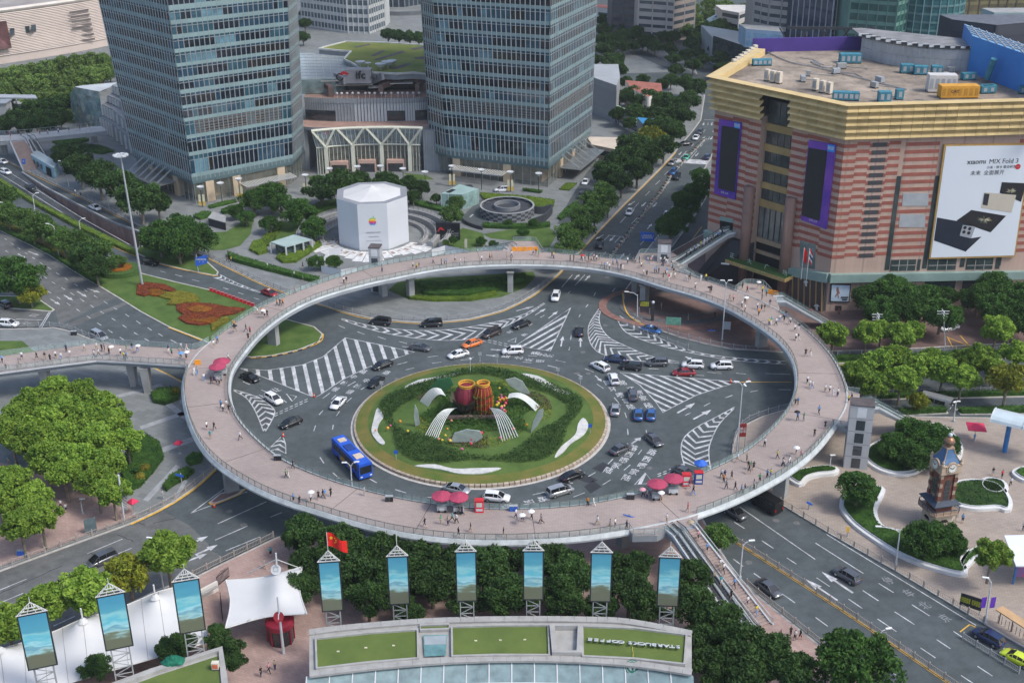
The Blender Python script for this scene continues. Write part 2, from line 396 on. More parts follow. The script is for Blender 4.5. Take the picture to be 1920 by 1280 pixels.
DASH+=scl([(343,162,405,203),(537,293,625,352),(750,435,843,498),(943,567,1070,652),(1230,760,1330,827),(1500,943,1580,996),(845,378,950,447),(1058,520,1190,605),(1338,705,1430,766),(1610,882,1710,948),(530,62,850,265),(950,330,1052,393),(1172,472,1290,547),(1450,650,1540,710),(605,5,1600,610),(530,557,612,617),(315,405,393,460),(1050,930,1098,965)],1380,1000,3.556)
DASH+=scl([(1210,477,1393,397),(1270,537,1463,458),(1520,348,1585,322),(490,553,690,470),(660,555,740,522),(0,757,150,695),(1075,325,1285,170),(1075,325,1390,205),(1225,385,1500,260),(1225,380,1515,270),(300,960,420,905),(0,830,130,775)],0,853,3)
DASH+=scl([(300,12,322,45),(372,98,408,130),(580,133,620,155),(722,192,785,212),(905,235,940,240),(1497,222,1565,207),(1725,235,1790,210),(1690,150,1722,158)],500,853,3)
DASH+=scl([(1365,945,1405,962),(1470,992,1500,1005),(1595,1050,1612,1063),(1810,1040,1850,1010),(1767,1220,1773,1190),(1870,1215,1877,1185),(1797,1133,1815,1105),(1900,1130,1915,1110),(985,345,1025,355),(1080,372,1120,382),(1340,445,1370,455),(1427,475,1460,485),(1255,418,1285,428),(610,235,640,248)],0,400,3)
W5=[(40,318,62,332),(95,357,120,372),(155,398,180,413),(220,442,243,456),(285,485,310,500),(352,528,378,547),(424,572,452,592),(500,622,530,642),(576,668,606,690),(660,720,690,740),(745,768,775,790),(833,822,868,845),(922,876,957,898),(1010,930,1040,948),(50,425,75,443),(312,605,340,622),(386,653,416,672),(460,702,492,722),(545,753,577,772),(626,800,660,822),(713,853,747,877),(802,908,835,932),(893,965,923,985),(345,733,377,755),(427,787,457,806),(506,838,538,858),(592,890,625,913),(678,944,712,967),(770,1003,803,1026),(862,1066,900,1090),(960,1128,1000,1155),(1065,1195,1105,1222),(992,1025,1026,1048),(1090,1088,1124,1110),(1190,1152,1227,1174),(1285,1208,1325,1228),(1115,990,1147,1012),(1212,1050,1248,1074),(1312,1110,1348,1133),(1407,1162,1447,1187),(1517,1218,1570,1245),(970,468,1005,485),(1165,542,1210,556),(1425,608,1475,622),(1565,640,1620,657),(1705,678,1765,695),(400,165,430,182),(470,200,495,215),(530,238,555,255),(225,65,248,80),(175,105,198,120)]
DASH+=scl(W5,0,380,4.74)
DASH+=scl([(0,455,570,810),(90,445,740,855),(740,855,1190,1105)],0,230,4.74)
DASH+=scl([(720,625,757,590),(805,632,837,597),(640,712,675,677),(726,722,760,684),(550,810,587,770),(640,815,675,778),(438,930,484,880),(530,937,575,890),(305,1075,350,1030),(395,1087,438,1042),(190,1197,232,1155),(285,1205,325,1160),(598,1105,637,1067),(795,545,825,515),(470,1225,520,1178),(845,812,860,795),(918,412,972,355),(998,420,1053,355),(1010,318,1028,298),(1080,322,1098,303),(1105,205,1120,185),(1178,205,1190,187),(1140,150,1143,128),(1140,265,1155,242)],1060,200,4.267)
b=MB()
done=[]
for d in DASH:
 c=P((d[0]+d[2])/2,(d[1]+d[3])/2)
 if any((c-q).length<1.6 for q in done):continue
 done.append(c);seg(b,*d,w=.17)
b.build('lane_markings',PAINT,kind='structure')
def yline(pts,w=.22,z=.14,n=4):
 b=MB();q=crom(PL(pts),n);b.strip(q,w,z,None);return b.build('yellow_kerb_line',YEL,kind='structure')
yline([(391,485),(440,509),(488,532),(527,547),(565,561),(610,575),(650,588),(693,598),(760,605),(800,607),(843,604),(880,600),(910,593),(945,583),(977,568),(1003,553),(1027,534),(1050,513),(1086,474),(1154,402),(1200,356),(1238,318),(1268,285)],.25,.02)
yline([(245,984),(290,963),(330,941),(370,913),(405,881)],.4,.145)
yline([(290,691),(318,704),(340,716)],.3,.145)
yline([(606,627),(600,642),(560,658),(510,669),(470,672)],.3,.17)
yline([(316,615),(345,626),(378,639)],.3,.17)
yline([(1167,550),(1170,572),(1177,589),(1190,601),(1213,613)],.3,.145)
yline([(295,495),(340,506),(399,518),(408,517)],.25,.17)
yline([(260,483),(220,466),(190,452)],.2,.02)
yline([(13,303),(70,332),(148,369),(245,418)],.2,.02)
yline([(392,943),(400,947),(423,939),(448,928),(460,918)],.25,.17)
for dx in(0,5):
 yline([(1370+dx,1012),(1421+dx,1044),(1570+dx,1140),(1700+dx,1228),(1790+dx,1290)],.12,.012)
yline([(1387,716),(1440,716),(1484,716)],.2,.012,1)
yline([(1545,684),(1620,683),(1700,681)],.25,.02,1)
yline([(1800,1184),(1818,1170),(1836,1178)],.2,.012,1);yline([(1880,1224),(1893,1214),(1899,1218)],.2,.012,1)
yline([(1776,632),(1786,652),(1818,650),(1800,630)],.25,.155,1);yline([(1778,634),(1816,649)],.25,.155,1)
yline([(1245,470),(1264,446),(1283,422)],.18,.02,1);yline([(1288,462),(1316,425)],.18,.02,1)
bb=MB();q=resample(crom(PL([(604,635),(590,646),(560,658),(510,669),(480,671)]),5),1.1)
for i in range(0,len(q)-1,2):bb.bar(q[i]+Vector((0,0,.13)),q[i+1]+Vector((0,0,.13)),.32,.1)
bb.build('kerb_black_blocks',BLACK,kind='structure')
def outline(b,pts,w=.2,closed=True):
 b.strip(pts,w,Z1,None,closed=closed)
def clip(poly,p,n):
 out=[]
 for i in range(len(poly)):
  a,c=poly[i-1],poly[i];da,dc=(a-p).dot(n),(c-p).dot(n)
  if(da>=0)!=(dc>=0):out.append(a+(c-a)*(da/(da-dc)))
  if dc>=0:out.append(c)
 return out
def hatch(px,d1,d2,step,w):
 """parallel stripes inside an outline; stripe direction seen from pixel d1 to d2"""
 pts=PL(px);b=MB();outline(b,pts)
 d=(P(*d2)-P(*d1)).normalized();n=Vector((-d.y,d.x,0));s=[p.dot(n)for p in pts]
 t=min(s)+step*.3
 while t<max(s):
  q=clip(clip(pts,n*t,n),n*(t+w),-n)
  if len(q)>2:b.sheet(q,Z1+.004)
  t+=step
 b.build('hatched_marking',PAINT,kind='structure')
def chevron(up,lo,step,w,tip,ends=True):
 U=resample(crom(PL(up),6),.4);L=resample(crom(PL(lo),6),.4);n=120
 U=[U[round(i*(len(U)-1)/n)]for i in range(n+1)];L=[L[round(i*(len(L)-1)/n)]for i in range(n+1)]
 b=MB();outline(b,U,.2,False);outline(b,L,.2,False)
 mid=[(a+c)/2 for a,c in zip(U,L)];length=sum((mid[i+1]-mid[i]).length for i in range(n));per=length/n
 def at(A,i):i=max(0,min(n,i));k=int(i);return A[k]if k>=n else A[k].lerp(A[k+1],i-k)
 i=2.0
 while i<n-2:
  dw=w/per;wid=(at(U,i)-at(L,i)).length;dt=tip*wid*.5/per
  if wid>.5:
   for A in(U,L):
    b.add([(*at(A,i).xy,Z1+.004),(*at(A,i+dw).xy,Z1+.004),(*at(mid,i+dw+dt).xy,Z1+.004),(*at(mid,i+dt).xy,Z1+.004)],[(0,1,2,3)])
  i+=step/per
 b.build('chevron_marking',PAINT,kind='structure')
hatch([(450,690),(500,694),(567,684),(605,669),(630,648),(647,633),(712,646),(777,660),(735,674),(693,687),(643,711),(600,740),(590,745),(520,717)],(593,675),(607,733),2.35,.75)
hatch([(1070,577),(1040,598),(1005,622),(967,648),(1032,658),(1050,620)],(975,648),(1060,600),1.75,.6)
hatch([(1162,698),(1273,707),(1387,716),(1347,727),(1307,740),(1273,757),(1243,773),(1227,750),(1200,722)],(1200,705),(1290,745),1.75,.6)
hatch([(1210,886),(1190,908),(1225,905)],(1208,890),(1200,907),1.6,.6)
chevron([(640,597),(700,611),(773,619),(847,617),(910,607),(977,591),(1020,568)],[(640,599),(700,619),(773,633),(847,638),(905,629),(977,597),(1022,569)],2.5,.75,1.2)
chevron([(1138,560),(1124,590),(1127,613),(1143,633),(1173,648),(1200,660),(1230,670),(1273,678)],[(1136,560),(1120,583),(1104,610),(1105,637),(1119,658),(1150,670),(1190,676),(1273,680)],1.75,.55,-1.1)
chevron([(1162,592),(1180,603),(1213,620),(1257,643),(1307,660),(1373,670),(1473,677)],[(1157,598),(1173,622),(1213,640),(1267,655),(1323,667),(1390,677),(1473,683)],2.2,.65,1.1)
chevron([(1377,763),(1340,783),(1307,800),(1283,820),(1277,843),(1283,872)],[(1376,766),(1350,793),(1337,817),(1329,843),(1332,878)],1.9,.6,1.0)
chevron([(438,730),(480,743),(507,760),(515,775),(498,808)],[(438,732),(463,747),(480,773),(494,808)],1.9,.6,-1.1)
chevron([(530,817),(535,832),(536,850)],[(529,817),(505,840),(500,846)],2,.6,-.8)
chevron([(413,515),(450,533),(500,552)],[(400,520),(450,537),(500,553)],1.8,.5,1.0)
b=MB()
for a,c in(((515,776),(580,746)),((1233,889),(1285,868)),((905,635),(965,648))):
 for off in(0,4):
  p,q=P(a[0],a[1]+off),P(c[0],c[1]+off);n=max(2,int((q-p).length/1.1))
  for i in range(n):b.strip([p.lerp(q,i/n),p.lerp(q,(i+.62)/n)],.22,Z1)
b.build('give_way_marking',PAINT,kind='structure')
b=MB()
seg(b,92,585,74,614,.22);seg(b,95,585,78,614,.22);seg(b,30,598,80,600,.2)
for i in range(22):
 x=mix(1270,1334,i/21);y=mix(301,305,i/21);seg(b,x-3,y+4,x+3.5,y-3,.5)
for i in range(12):seg(b,mix(305,335,i/11),mix(401,395,i/11),mix(307,337,i/11)+3,mix(401,395,i/11)+4,.3)
seg(b,1258,297,1335,301,.3);seg(b,1320,224,1345,226,.3);seg(b,1140,441,1180,445,.2)
b.build('crossing_marking',PAINT,kind='structure')
def arrow(b,x1,y1,x2,y2,w=.28):
 a,c=P(x1,y1),P(x2,y2);d=(c-a).normalized();n=Vector((-d.y,d.x,0));L=(c-a).length;k=a+d*L*.58
 b.strip([a,k],w,Z1);b.sheet([k+n*w*1.7,c,k-n*w*1.7],Z1+.001)
b=MB()
for v in scl([(1475,748,1487,690),(1585,750,1585,695),(1330,572,1390,535),(1405,590,1460,548),(1225,548,1325,522),(1550,372,1580,342),(1610,378,1640,348),(1668,912,1705,945),(1055,797,1120,802),(1080,765,1140,768)],560,400,3):arrow(b,*v)
for v in scl([(690,822,790,765),(780,857,882,803),(432,995,487,958),(735,505,770,520)],1040,500,3):arrow(b,*v,w=.4)
for v in scl([(780,395,570,253),(675,445,463,302)],1380,1000,3.556):arrow(b,*v,w=.4)
for v in scl([(1050,505,1170,455),(1100,560,1225,503),(1040,600,1165,553)],0,853,3):arrow(b,*v,w=.4)
for v in scl([(445,853,535,908),(567,820,650,870),(685,788,773,838),(160,455,228,492),(250,432,350,470),(775,762,893,800)],0,380,4.74):arrow(b,*v)
for v in scl([(645,765,607,802),(733,768,697,805),(557,758,500,792),(397,1030,353,1078),(492,1037,447,1085),(305,1025,240,1062),(655,980,693,935),(430,1225,472,1172),(930,362,908,388),(1065,372,1040,398),(1110,125,1103,150),(1175,125,1168,152),(1118,238,1098,262),(1178,240,1160,265)],1060,200,4.267):arrow(b,*v)
b.build('arrow_markings',PAINT,kind='structure')
TXT={}
def text_mesh(body,size=1.0,depth=0.0,bold=False):
 k=(body,size,depth,bold)
 if k not in TXT:
  cu=bpy.data.curves.new('t','FONT');cu.body=body;cu.size=size;cu.align_x='CENTER';cu.align_y='CENTER';cu.extrude=depth;cu.resolution_u=2
  if bold:cu.offset=.012*size
  o=bpy.data.objects.new('t',cu);me=o.to_mesh()
  TXT[k]=[tuple(v.co)for v in me.vertices],[tuple(p.vertices)for p in me.polygons]
  o.to_mesh_clear();bpy.data.objects.remove(o);bpy.data.curves.remove(cu)
 return TXT[k]
def put_text(b,body,org,ex,ey,size=1.0,depth=0.0,m=0,bold=False):
 """lettering in the plane of ex, ey around org"""
 vs,fs=text_mesh(body,size,depth,bold);ez=ex.normalized().cross(ey.normalized())
 b.add([org+ex*v[0]+ey*v[1]+ez*v[2]for v in vs],fs,m)
def road_text(chars,centres,up,size=2.6,stretch=1.35,m_=None):
 b=MB();size*=.62
 for ch,(x,y)in zip(chars,centres):
  c=P(x,y);e=(P(x+up[0],y+up[1])-c);e.z=0;e.normalize();r_=Vector((e.y,-e.x,0))
  put_text(b,ch,Vector((c.x,c.y,Z1)),r_,e*stretch,size,bold=True)
 b.build('road_lettering',m_ or PAINT,kind='structure')
road_text('路西嘴家陆',[(1187,840),(1179,852),(1169,863),(1155,873),(1140,882)],(6,-8))
road_text('路西嘴家陆',[(1222,848),(1212,861),(1203,873),(1188,885),(1174,896)],(6,-8))
road_text('路环嘴家陆',[(1140,718),(1150,730),(1163,741),(1175,752),(1183,763)],(-6,-9))
road_text('路环嘴家陆',[(1168,718),(1184,730),(1199,737),(1207,747),(1216,760)],(-6,-9))
road_text('银城中路',[(628,730),(644,718),(662,707),(681,697)],(8,-6),2.3)
road_text('银城中路',[(655,735),(669,724),(686,714),(724,699)],(8,-6),2.3)
road_text('路北城银',[(950,668),(974,671),(993,674),(1014,677)],(-10,-1),2.3)
road_text('路北城',[(1005,662),(1018,665),(1032,667)],(-10,-1),2.3)
road_text('北京',[(956,622),(984,627)],(-7,3),1.9)
road_text('路环嘴',[(1018,935),(990,942),(950,948)],(10,-2),2.6)
road_text('让让',[(519,731),(490,744)],(-5,-3),2.4)
road_text('停车',[(1666,1088),(1705,1112)],(-7,-5),2.4,m_=FADED);road_text('北京',[(1735,1135),(1773,1159)],(-7,-5),2.4,m_=FADED)
b=MB()
for tri in(((537,738),(548,752),(556,743)),((952,640),(968,633),(966,642))):
 outline(b,PL(tri),.25)
outline(b,PL([(61,589),(73,590),(66,593),(55,592)]),.2);outline(b,PL([(48,604),(60,605),(52,608),(44,607)]),.2)
b.build('road_symbols',PAINT,kind='structure')
for x,y in((744,710),(1138,520),(1226,607),(1270,692),(1103,700),(1093,660),(1123,655),(1455,975),(1494,980),(1404,1054),(1703,1218),(1218,877),(1083,700),(280,982),(185,1017),(113,1043),(457,983),(1348,699),(1135,610),(430,958)):
 b=MB();c=P(x,y);b.lathe((c.x,c.y,.006),[(.55,0),(.55,.006),(.42,.008),(.4,.006)],14);b.build('manhole_cover',mat('cast_iron',(.13,.13,.13),.7,.3,3),kind='structure')
b=MB()
for pts in([(220,1002),(240,1010),(252,1015)],[(262,980),(280,985),(295,977),(330,972)],[(0,1112),(60,1085),(115,1060)],[(170,1035),(180,1043)],[(390,1020),(405,1035)]):
 q=PL(pts);q=[p+Vector((rnd.uniform(-.2,.2),rnd.uniform(-.2,.2),0))for p in resample(q,.8)];b.strip(q,.14,.009)
b.build('sealed_cracks',PATCH,kind='structure')
D=7.0
INN=[(640,545),(583,563),(533,590),(483,630),(457,663),(433,693),(428,727),(432,760),(447,790),(480,823),(520,858),(600,893),(700,923),(810,945),(933,955),(1050,951),(1100,946),(1173,931),(1273,905),(1333,880),(1373,862),(1417,833),(1453,800),(1480,767),(1492,740),(1495,707),(1490,680),(1470,647),(1440,623),(1400,597),(1350,570),(1293,550),(1240,537),(1200,522),(1127,505),(1027,497),(927,497),(827,504),(747,520)]
OUT=[(640,519),(600,532),(547,552),(487,577),(433,613),(397,640),(365,668),(351,693),(346,720),(349,753),(360,793),(380,835),(403,863),(450,896),(517,931),(600,956),(700,986),(800,1005),(900,1013),(1000,1011),(1133,1000),(1180,991),(1250,978),(1307,963),(1367,940),(1433,908),(1500,866),(1560,797),(1586,765),(1587,733),(1573,697),(1560,670),(1533,640),(1500,610),(1460,583),(1400,553),(1378,545),(1313,523),(1263,507),(1193,490),(1127,483),(1060,477),(1000,471),(943,469),(860,475),(793,485),(720,497)]
RC=Vector((0.0,210.0,0))
def polar(px):
 q=sorted((math.atan2(p.y-RC.y,p.x-RC.x),math.hypot(p.x-RC.x,p.y-RC.y))for p in PL(px,D))
 return q
def smooth_polar(q,n=240,win=.16):
 th=[2*math.pi*i/n-math.pi for i in range(n)];out=[]
 ext=[(a-2*math.pi,r)for a,r in q]+q+[(a+2*math.pi,r)for a,r in q]
 def lin(t):
  for(a,r),(a2,r2)in zip(ext,ext[1:]):
   if a<=t<=a2:return mix(r,r2,(t-a)/max(1e-6,a2-a))
 for t in th:
  s=w=0
  for k in range(-6,7):
   g=math.exp(-(k/3.2)**2);s+=g*lin(t+k*win/6);w+=g
  out.append(s/w)
 return th,out
TH,RI=smooth_polar(polar(INN));_,RO=smooth_polar(polar(OUT))
NR=len(TH)
def ring(t,f):
 """point on the deck: t angle, f 0 inner edge .. 1 outer edge"""
 k=((t+math.pi)/(2*math.pi))*NR;i=int(math.floor(k));u=k-i
 r=mix(mix(RI[i%NR],RI[(i+1)%NR],u),mix(RO[i%NR],RO[(i+1)%NR],u),f)
 return Vector((RC.x+r*math.cos(t),RC.y+r*math.sin(t),D))
def ang(x,y):
 p=P(x,y,D);return math.atan2(p.y-RC.y,p.x-RC.x)
bridge=empty('ring_footbridge',(RC.x,RC.y,0),label='circular pink-paved pedestrian footbridge above the roundabout',cat='footbridge')
dk=MB();ed=MB();so=MB()
for i in range(NR):
 j=(i+1)%NR
 def pt(k,r,z):return(RC.x+r*math.cos(TH[k]),RC.y+r*math.sin(TH[k]),z)
 dk.quad(pt(i,RI[i],D),pt(i,RO[i],D),pt(j,RO[j],D),pt(j,RI[j],D))
 prof=lambda k:[(RO[k],D),(RO[k]+.02,D+.12),(RO[k]+.2,D+.12),(RO[k]+.62,D-.4),(RO[k]+.6,D-.7),(RO[k]-.5,D-1.0),(RO[k]-2.4,D-1.7),(RI[k]+2.4,D-1.7),(RI[k]+.5,D-1.0),(RI[k]-.5,D-.8),(RI[k]-.5,D-.12),(RI[k]-.2,D+.12),(RI[k]-.02,D+.12),(RI[k],D)]
 a,b_=prof(i),prof(j)
 for s in range(len(a)-1):
  tgt=ed if s in(0,1,2,3,10,11,12)else so
  tgt.quad(pt(i,*a[s]),pt(i,*a[s+1]),pt(j,*b_[s+1]),pt(j,*b_[s]))
dk.build('deck',PINKDECK,bridge);ed.build('edge_beam',mat('edge_cladding',(.44,.47,.47),.5,.1,.25,stain=.22),bridge,smooth=False);so.build('soffit',SOFFIT,bridge)
for x,y in((1000,980),(790,975),(640,940),(1250,950),(440,860),(380,760),(420,690),(520,580),(700,520),(900,488),(1250,525),(1440,600),(1540,700),(1530,780),(1430,880)):
 t=ang(x,y);jt=MB();jt.bar(ring(t,.01)+Vector((0,0,.012)),ring(t,.99)+Vector((0,0,.012)),.09,.02)
 jt.build('expansion_joint',mat('joint_rubber',(.12,.1,.095),.8,.1,1),bridge)
for x,y in((514,646),(770,557),(957,547),(710,547),(1208,570),(1192,547),(1427,650),(1462,930),(435,920),(1167,1022),(760,1012),(350,800)):
 p=P(x,y);t=math.atan2(p.y-RC.y,p.x-RC.x);c=ring(t,.5);d=Vector((math.cos(t),math.sin(t),0))
 f=max(0.1,min(.9,(Vector((p.x,p.y,0))-ring(t,0)+Vector((0,0,D))).dot(d)/max(.1,(ring(t,1)-ring(t,0)).dot(d))))
 c=ring(t,f);b=MB()
 def rect(w,l,z):
  n=Vector((-d.y,d.x,0));return[Vector((c.x,c.y,z))+d*(i*l/2)+n*(j_*w/2)for i,j_ in((-1,-1),(1,-1),(1,1),(-1,1))]
 b.loft([rect(1.3,2.2,0),rect(1.3,2.2,4.4),rect(1.7,3.6,D-1.68)],True,True)
 o=b.build('pier',CONC,bridge)
PANELS=[]
def rail_run(path,parent,h=1.15,dark=False,glass=True,skip_post=False):
 b=MB();q=resample(path,1.55)
 for p in q:b.box(p,(.07,.07,h),0)
 for z,w in((h,.09),(.1,.05)):
  for a,c in zip(q,q[1:]):b.bar(a+Vector((0,0,z)),c+Vector((0,0,z)),w,.06)
 r_=b.build('railing',mat('railing_post',(.13,.135,.12),.5,.15,1)if dark else STEEL,parent)
 if glass:
  for a,c in zip(q,q[1:]):PANELS.append((a,c,h,r_,parent))
 return r_
def arc(t0,t1,f):
 n=max(4,int(abs(t1-t0)/.02));return[ring(mix(t0,t1,i/n),f)for i in range(n+1)]
rail_run(arc(-math.pi,math.pi,0.004),bridge,dark=True)
def orun(a,c):
 t0,t1=ang(*a),ang(*c)
 if t1>t0:t1-=2*math.pi
 rail_run(arc(t0,t1,.996),bridge,dark=True)
orun((397,640),(943,469));orun((1016,473),(1192,490));orun((1262,507),(1380,546));orun((1462,584),(1586,735));orun((1560,797),(1307,963));orun((1180,991),(352,692))
def landing(px,name='landing',rails=(),z=D):
 pts=PL(px,z);b=MB();b.prism(pts,z-1.1,z-.005,1,0,True);o=b.build(name,[PINKDECK,SOFFIT],bridge)
 for r_ in rails:rail_run([P(x,y,z)for x,y in r_],bridge)
 return o
landing([(1185,493),(1196,474),(1262,474),(1290,492),(1268,512)],rails=[[(1193,491),(1200,475),(1240,475)]])
landing([(1372,545),(1396,530),(1432,533),(1452,552),(1468,592)],rails=[[(1378,545),(1397,531),(1431,534),(1446,550)]])
landing([(935,473),(962,452),(1003,452),(1022,477)],rails=[[(962,452),(1003,452),(1018,474)]])
landing([(1178,989),(1186,1004),(1232,1003),(1268,988),(1300,986),(1312,958)],rails=[[(1180,992),(1187,1003),(1231,1002),(1262,992)]])
landing([(1555,790),(1588,803),(1612,790),(1612,738),(1582,728)],rails=[[(1560,797),(1588,802),(1598,797)],[(1586,735),(1610,738)]])
link=empty('link_footbridge',P(170,700),label='straight pink-paved footbridge joining the ring from the plaza side',cat='footbridge')
LK=[(392,642),(367,655),(275,650),(180,644),(0,668),(-200,695),(-200,730),(0,698),(90,686),(180,675),(260,679),(345,685),(356,700)]
b=MB();b.prism(PL(LK,D),D-.4,D-.006,1,0,True);b.build('deck',[PINKDECK,WHITE],link)
b=MB();b.prism(PL([(380,650),(275,655),(180,650),(0,674),(-200,700),(-200,722),(0,693),(180,670),(345,680)],D),D-1.5,D-.41,0,0,True);b.build('soffit',SOFFIT,link)
rail_run([P(x,y,D)for x,y in((392,641),(367,655),(180,644),(0,668),(-200,695))],link)
rail_run([P(x,y,D)for x,y in((-200,729),(0,697),(180,674),(345,684),(352,692))],link)
for x,y in((252,723),(278,735),(-30,745),(90,735)):
 c=P(x,y);b=MB();b.loft([[c+Vector((i*.55,j*.75,0))for i,j in((-1,-1),(1,-1),(1,1),(-1,1))],[Vector((c.x,c.y,D-1.45))+Vector((i*.8,j*1.1,0))for i,j in((-1,-1),(1,-1),(1,1),(-1,1))]]);b.build('pier',CONC,link)
def flight(name,label,top,bot,width,kind='escalator',flat=2.0,sof=True,cat=None):
 top,bot=Vector(top),Vector(bot);d=Vector((bot.x-top.x,bot.y-top.y,0));run=d.length;d.normalize();n=Vector((-d.y,d.x,0))
 root=empty(name,(bot.x,bot.y,bot.z),label=label,cat=cat or kind)
 w=width/2;pr=[(-flat,top.z),(0,top.z),(run,bot.z),(run+flat*.6,bot.z)]
 def pt(s,z,o):return Vector((top.x,top.y,0))+d*s+n*o+Vector((0,0,z))
 body=MB()
 for(s0,z0),(s1,z1)in zip(pr,pr[1:]):
  th=1.0 if sof else .45
  body.loft([[pt(s0,z0-.12,-w-.25),pt(s0,z0-.12,w+.25),pt(s0,z0-th,w+.1),pt(s0,z0-th,-w-.1)],[pt(s1,z1-.12,-w-.25),pt(s1,z1-.12,w+.25),pt(s1,max(z1-th,0.0),w+.1),pt(s1,max(z1-th,0.0),-w-.1)]])
 body.build('truss',SOFFIT,root)
 rise=top.z-bot.z;ns=max(4,int(rise/.2));st=MB()
 for i in range(ns):
  s=run*(i+.5)/ns;z=top.z-rise*(i+.5)/ns
  c=pt(s,z-.12,0);st.box(c,(run/ns*(.96 if kind=='escalator' else 1.0),width-.1,.12),math.atan2(d.y,d.x))
 st.build('steps',mat('escalator_steps',(.06,.06,.062),.5,.2,1)if kind=='escalator' else mat('stair_treads',(.32,.24,.21),.8,.15,1),root)
 for sgn in(-1,1):
  o=sgn*w;sk=MB();hr=MB();gl=MB()
  for(s0,z0),(s1,z1)in zip(pr,pr[1:]):
   sk.bar(pt(s0,z0+.02,o),pt(s1,z1+.02,o),.26,.3)
   hr.bar(pt(s0,z0+1.0,o),pt(s1,z1+1.0,o),.11,.09)
   gl.quad(pt(s0,z0+.17,o),pt(s1,z1+.17,o),pt(s1,z1+.96,o),pt(s0,z0+.96,o))
  sk.build('skirt',WHITE,root);hr.build('handrail',STEEL if kind=='stairs' else DARKM,root);gl.build('glass_balustrade',RAILGLASS,root)
 return root
flight('staircase','long pinkish stair descending from the ring beside two escalators',P(1292,992,D),P(1432,1172,.2),2.5,'stairs',1.0,cat='staircase')
flight('escalator','long escalator from the ring, next to the pinkish stair',P(1278,1000,D),P(1408,1180,.2),1.15,cat='escalator')
flight('escalator','long escalator from the ring nearest the screen towers',P(1268,1003,D),P(1392,1186,.2),1.15,cat='escalator')
me_=P(1360,436,12.2)
flight('escalator','escalator rising from the ring up to the striped mall doorway',me_,P(1272,492,D+.05),2.4,cat='escalator')
flight('escalator','escalator descending from the ring past the black corner shopfront',P(1470,560,D),P(1560,612,.2),3.0,cat='escalator')
flight('escalator','escalator behind the lift tower descending to the clock plaza',P(1640,757,D),P(1730,806,.2),3.0,cat='escalator')
flight('escalator','escalator descending beside the white barrier of the sunken court',P(955,462,D),P(905,470,.2),2.2,cat='escalator')
flight('staircase','dark stair dropping from the ring towards the mall entrance',P(1268,500,D),P(1306,520,1.0),2.2,'stairs',.8,cat='staircase')
PANELS.sort(key=lambda t:t[0].y+t[1].y)
byp={}
for k,(a,c,h,r_,par)in enumerate(PANELS):
 d=c-a;L=d.length
 if k<300:
  g=MB();g.quad((.06,0,.14),(L-.06,0,.14),(L-.06,0,h-.06),(.06,0,h-.06))
  w=Vector((0,0,0));o=obj('glass_panel',g.mesh('glass_panel',RAILGLASS),r_,local=True)
  base=r_.location+par.location;o.location=a-base;o.rotation_euler=(0,0,math.atan2(d.y,d.x))
 else:
  g=byp.setdefault(r_.name,(MB(),r_))[0]
  u=d.normalized()*.06
  g.quad(a+u+Vector((0,0,.14)),c-u+Vector((0,0,.14)),c-u+Vector((0,0,h-.06)),a+u+Vector((0,0,h-.06)))
for g,r_ in byp.values():g.build('glass_panels',RAILGLASS,r_,kind='stuff')
def lift(name,label,px,w,dd,h,rz,win=True):
 c=P(*px);root=empty(name,c,label=label,cat='lift tower')
 b=MB();b.box((c.x,c.y,0),(w,dd,h),rz);b.build('shaft',mat('lift_cladding',(.4,.415,.43),.5,.08,.2),root)
 t=MB();t.box((c.x,c.y,h),(w+.15,dd+.15,.18),rz);t.build('roof',mat('lift_roof',(.09,.075,.075),.7,.3,.6),root)
 e=Vector((math.cos(rz),math.sin(rz),0));n=Vector((-e.y,e.x,0))*-1
 lines=MB()
 for k in range(1,5):
  z=h*k/5;lines.box((c.x,c.y,z),(w+.02,dd+.02,.05),rz)
 lines.build('cladding_joints',DARKM,root)
 if win:
  for k in range(5):
   z=h*(k+.12)/5;p=c+n*(dd/2+.02);wb=MB()
   wb.add([p-e*.75+Vector((0,0,z)),p+e*.75+Vector((0,0,z)),p+e*.75+Vector((0,0,z+h*.155)),p-e*.75+Vector((0,0,z+h*.155))],[(0,1,2,3)])
   wb.build('window',mat('lift_panel',(.62,.64,.66),.4,.05,1)if k==4 and h>9 else glassmat('lift_glass',(.05,.06,.07)),root)
 return root
lift('lift_tower','tall grey lift tower with dark windows at the ring beside the clock plaza',(1602,872),3.9,2.8,12.3,R(-12))
lift('lift_tower','small grey lift cabin with dark roof on the ring before the octagon',(708,545),2.6,2.6,11.0,R(-8))
lift('lift_tower','grey lift cabin among the crowd where the ring meets the mall',(1242,540),3.0,2.6,11.4,R(-8))
SPAN=mat('spandrel_glass',(.21,.3,.31),.2,.12,.15,spec=.6)
MULL=mat('aluminium_mullion',(.36,.39,.4),.4,.08,.3,metal=.3)
PANE=[glassmat('pane_dark',(.01,.016,.026),.04),glassmat('pane_blue',(.02,.055,.09),.04),glassmat('pane_blind',(.1,.2,.25),.12),glassmat('pane_teal',(.028,.08,.11),.05),glassmat('pane_office',(.022,.022,.022),.05),glassmat('pane_warm',(.2,.15,.12),.15)]
LOUV=mat('louvre',(.11,.105,.1),.6,.15,.5)
LOBBY=mat('lobby_stone',(.5,.4,.28),.6,.12,.3)
LOBGLASS=glassmat('lobby_glass',(.18,.2,.16),.05,.35)
SOFF2=mat('tower_hem',(.1,.155,.165),.3,.1,.2)
LAMPWARM=mat('lobby_interior',(.5,.4,.3),.7,.25,.4)
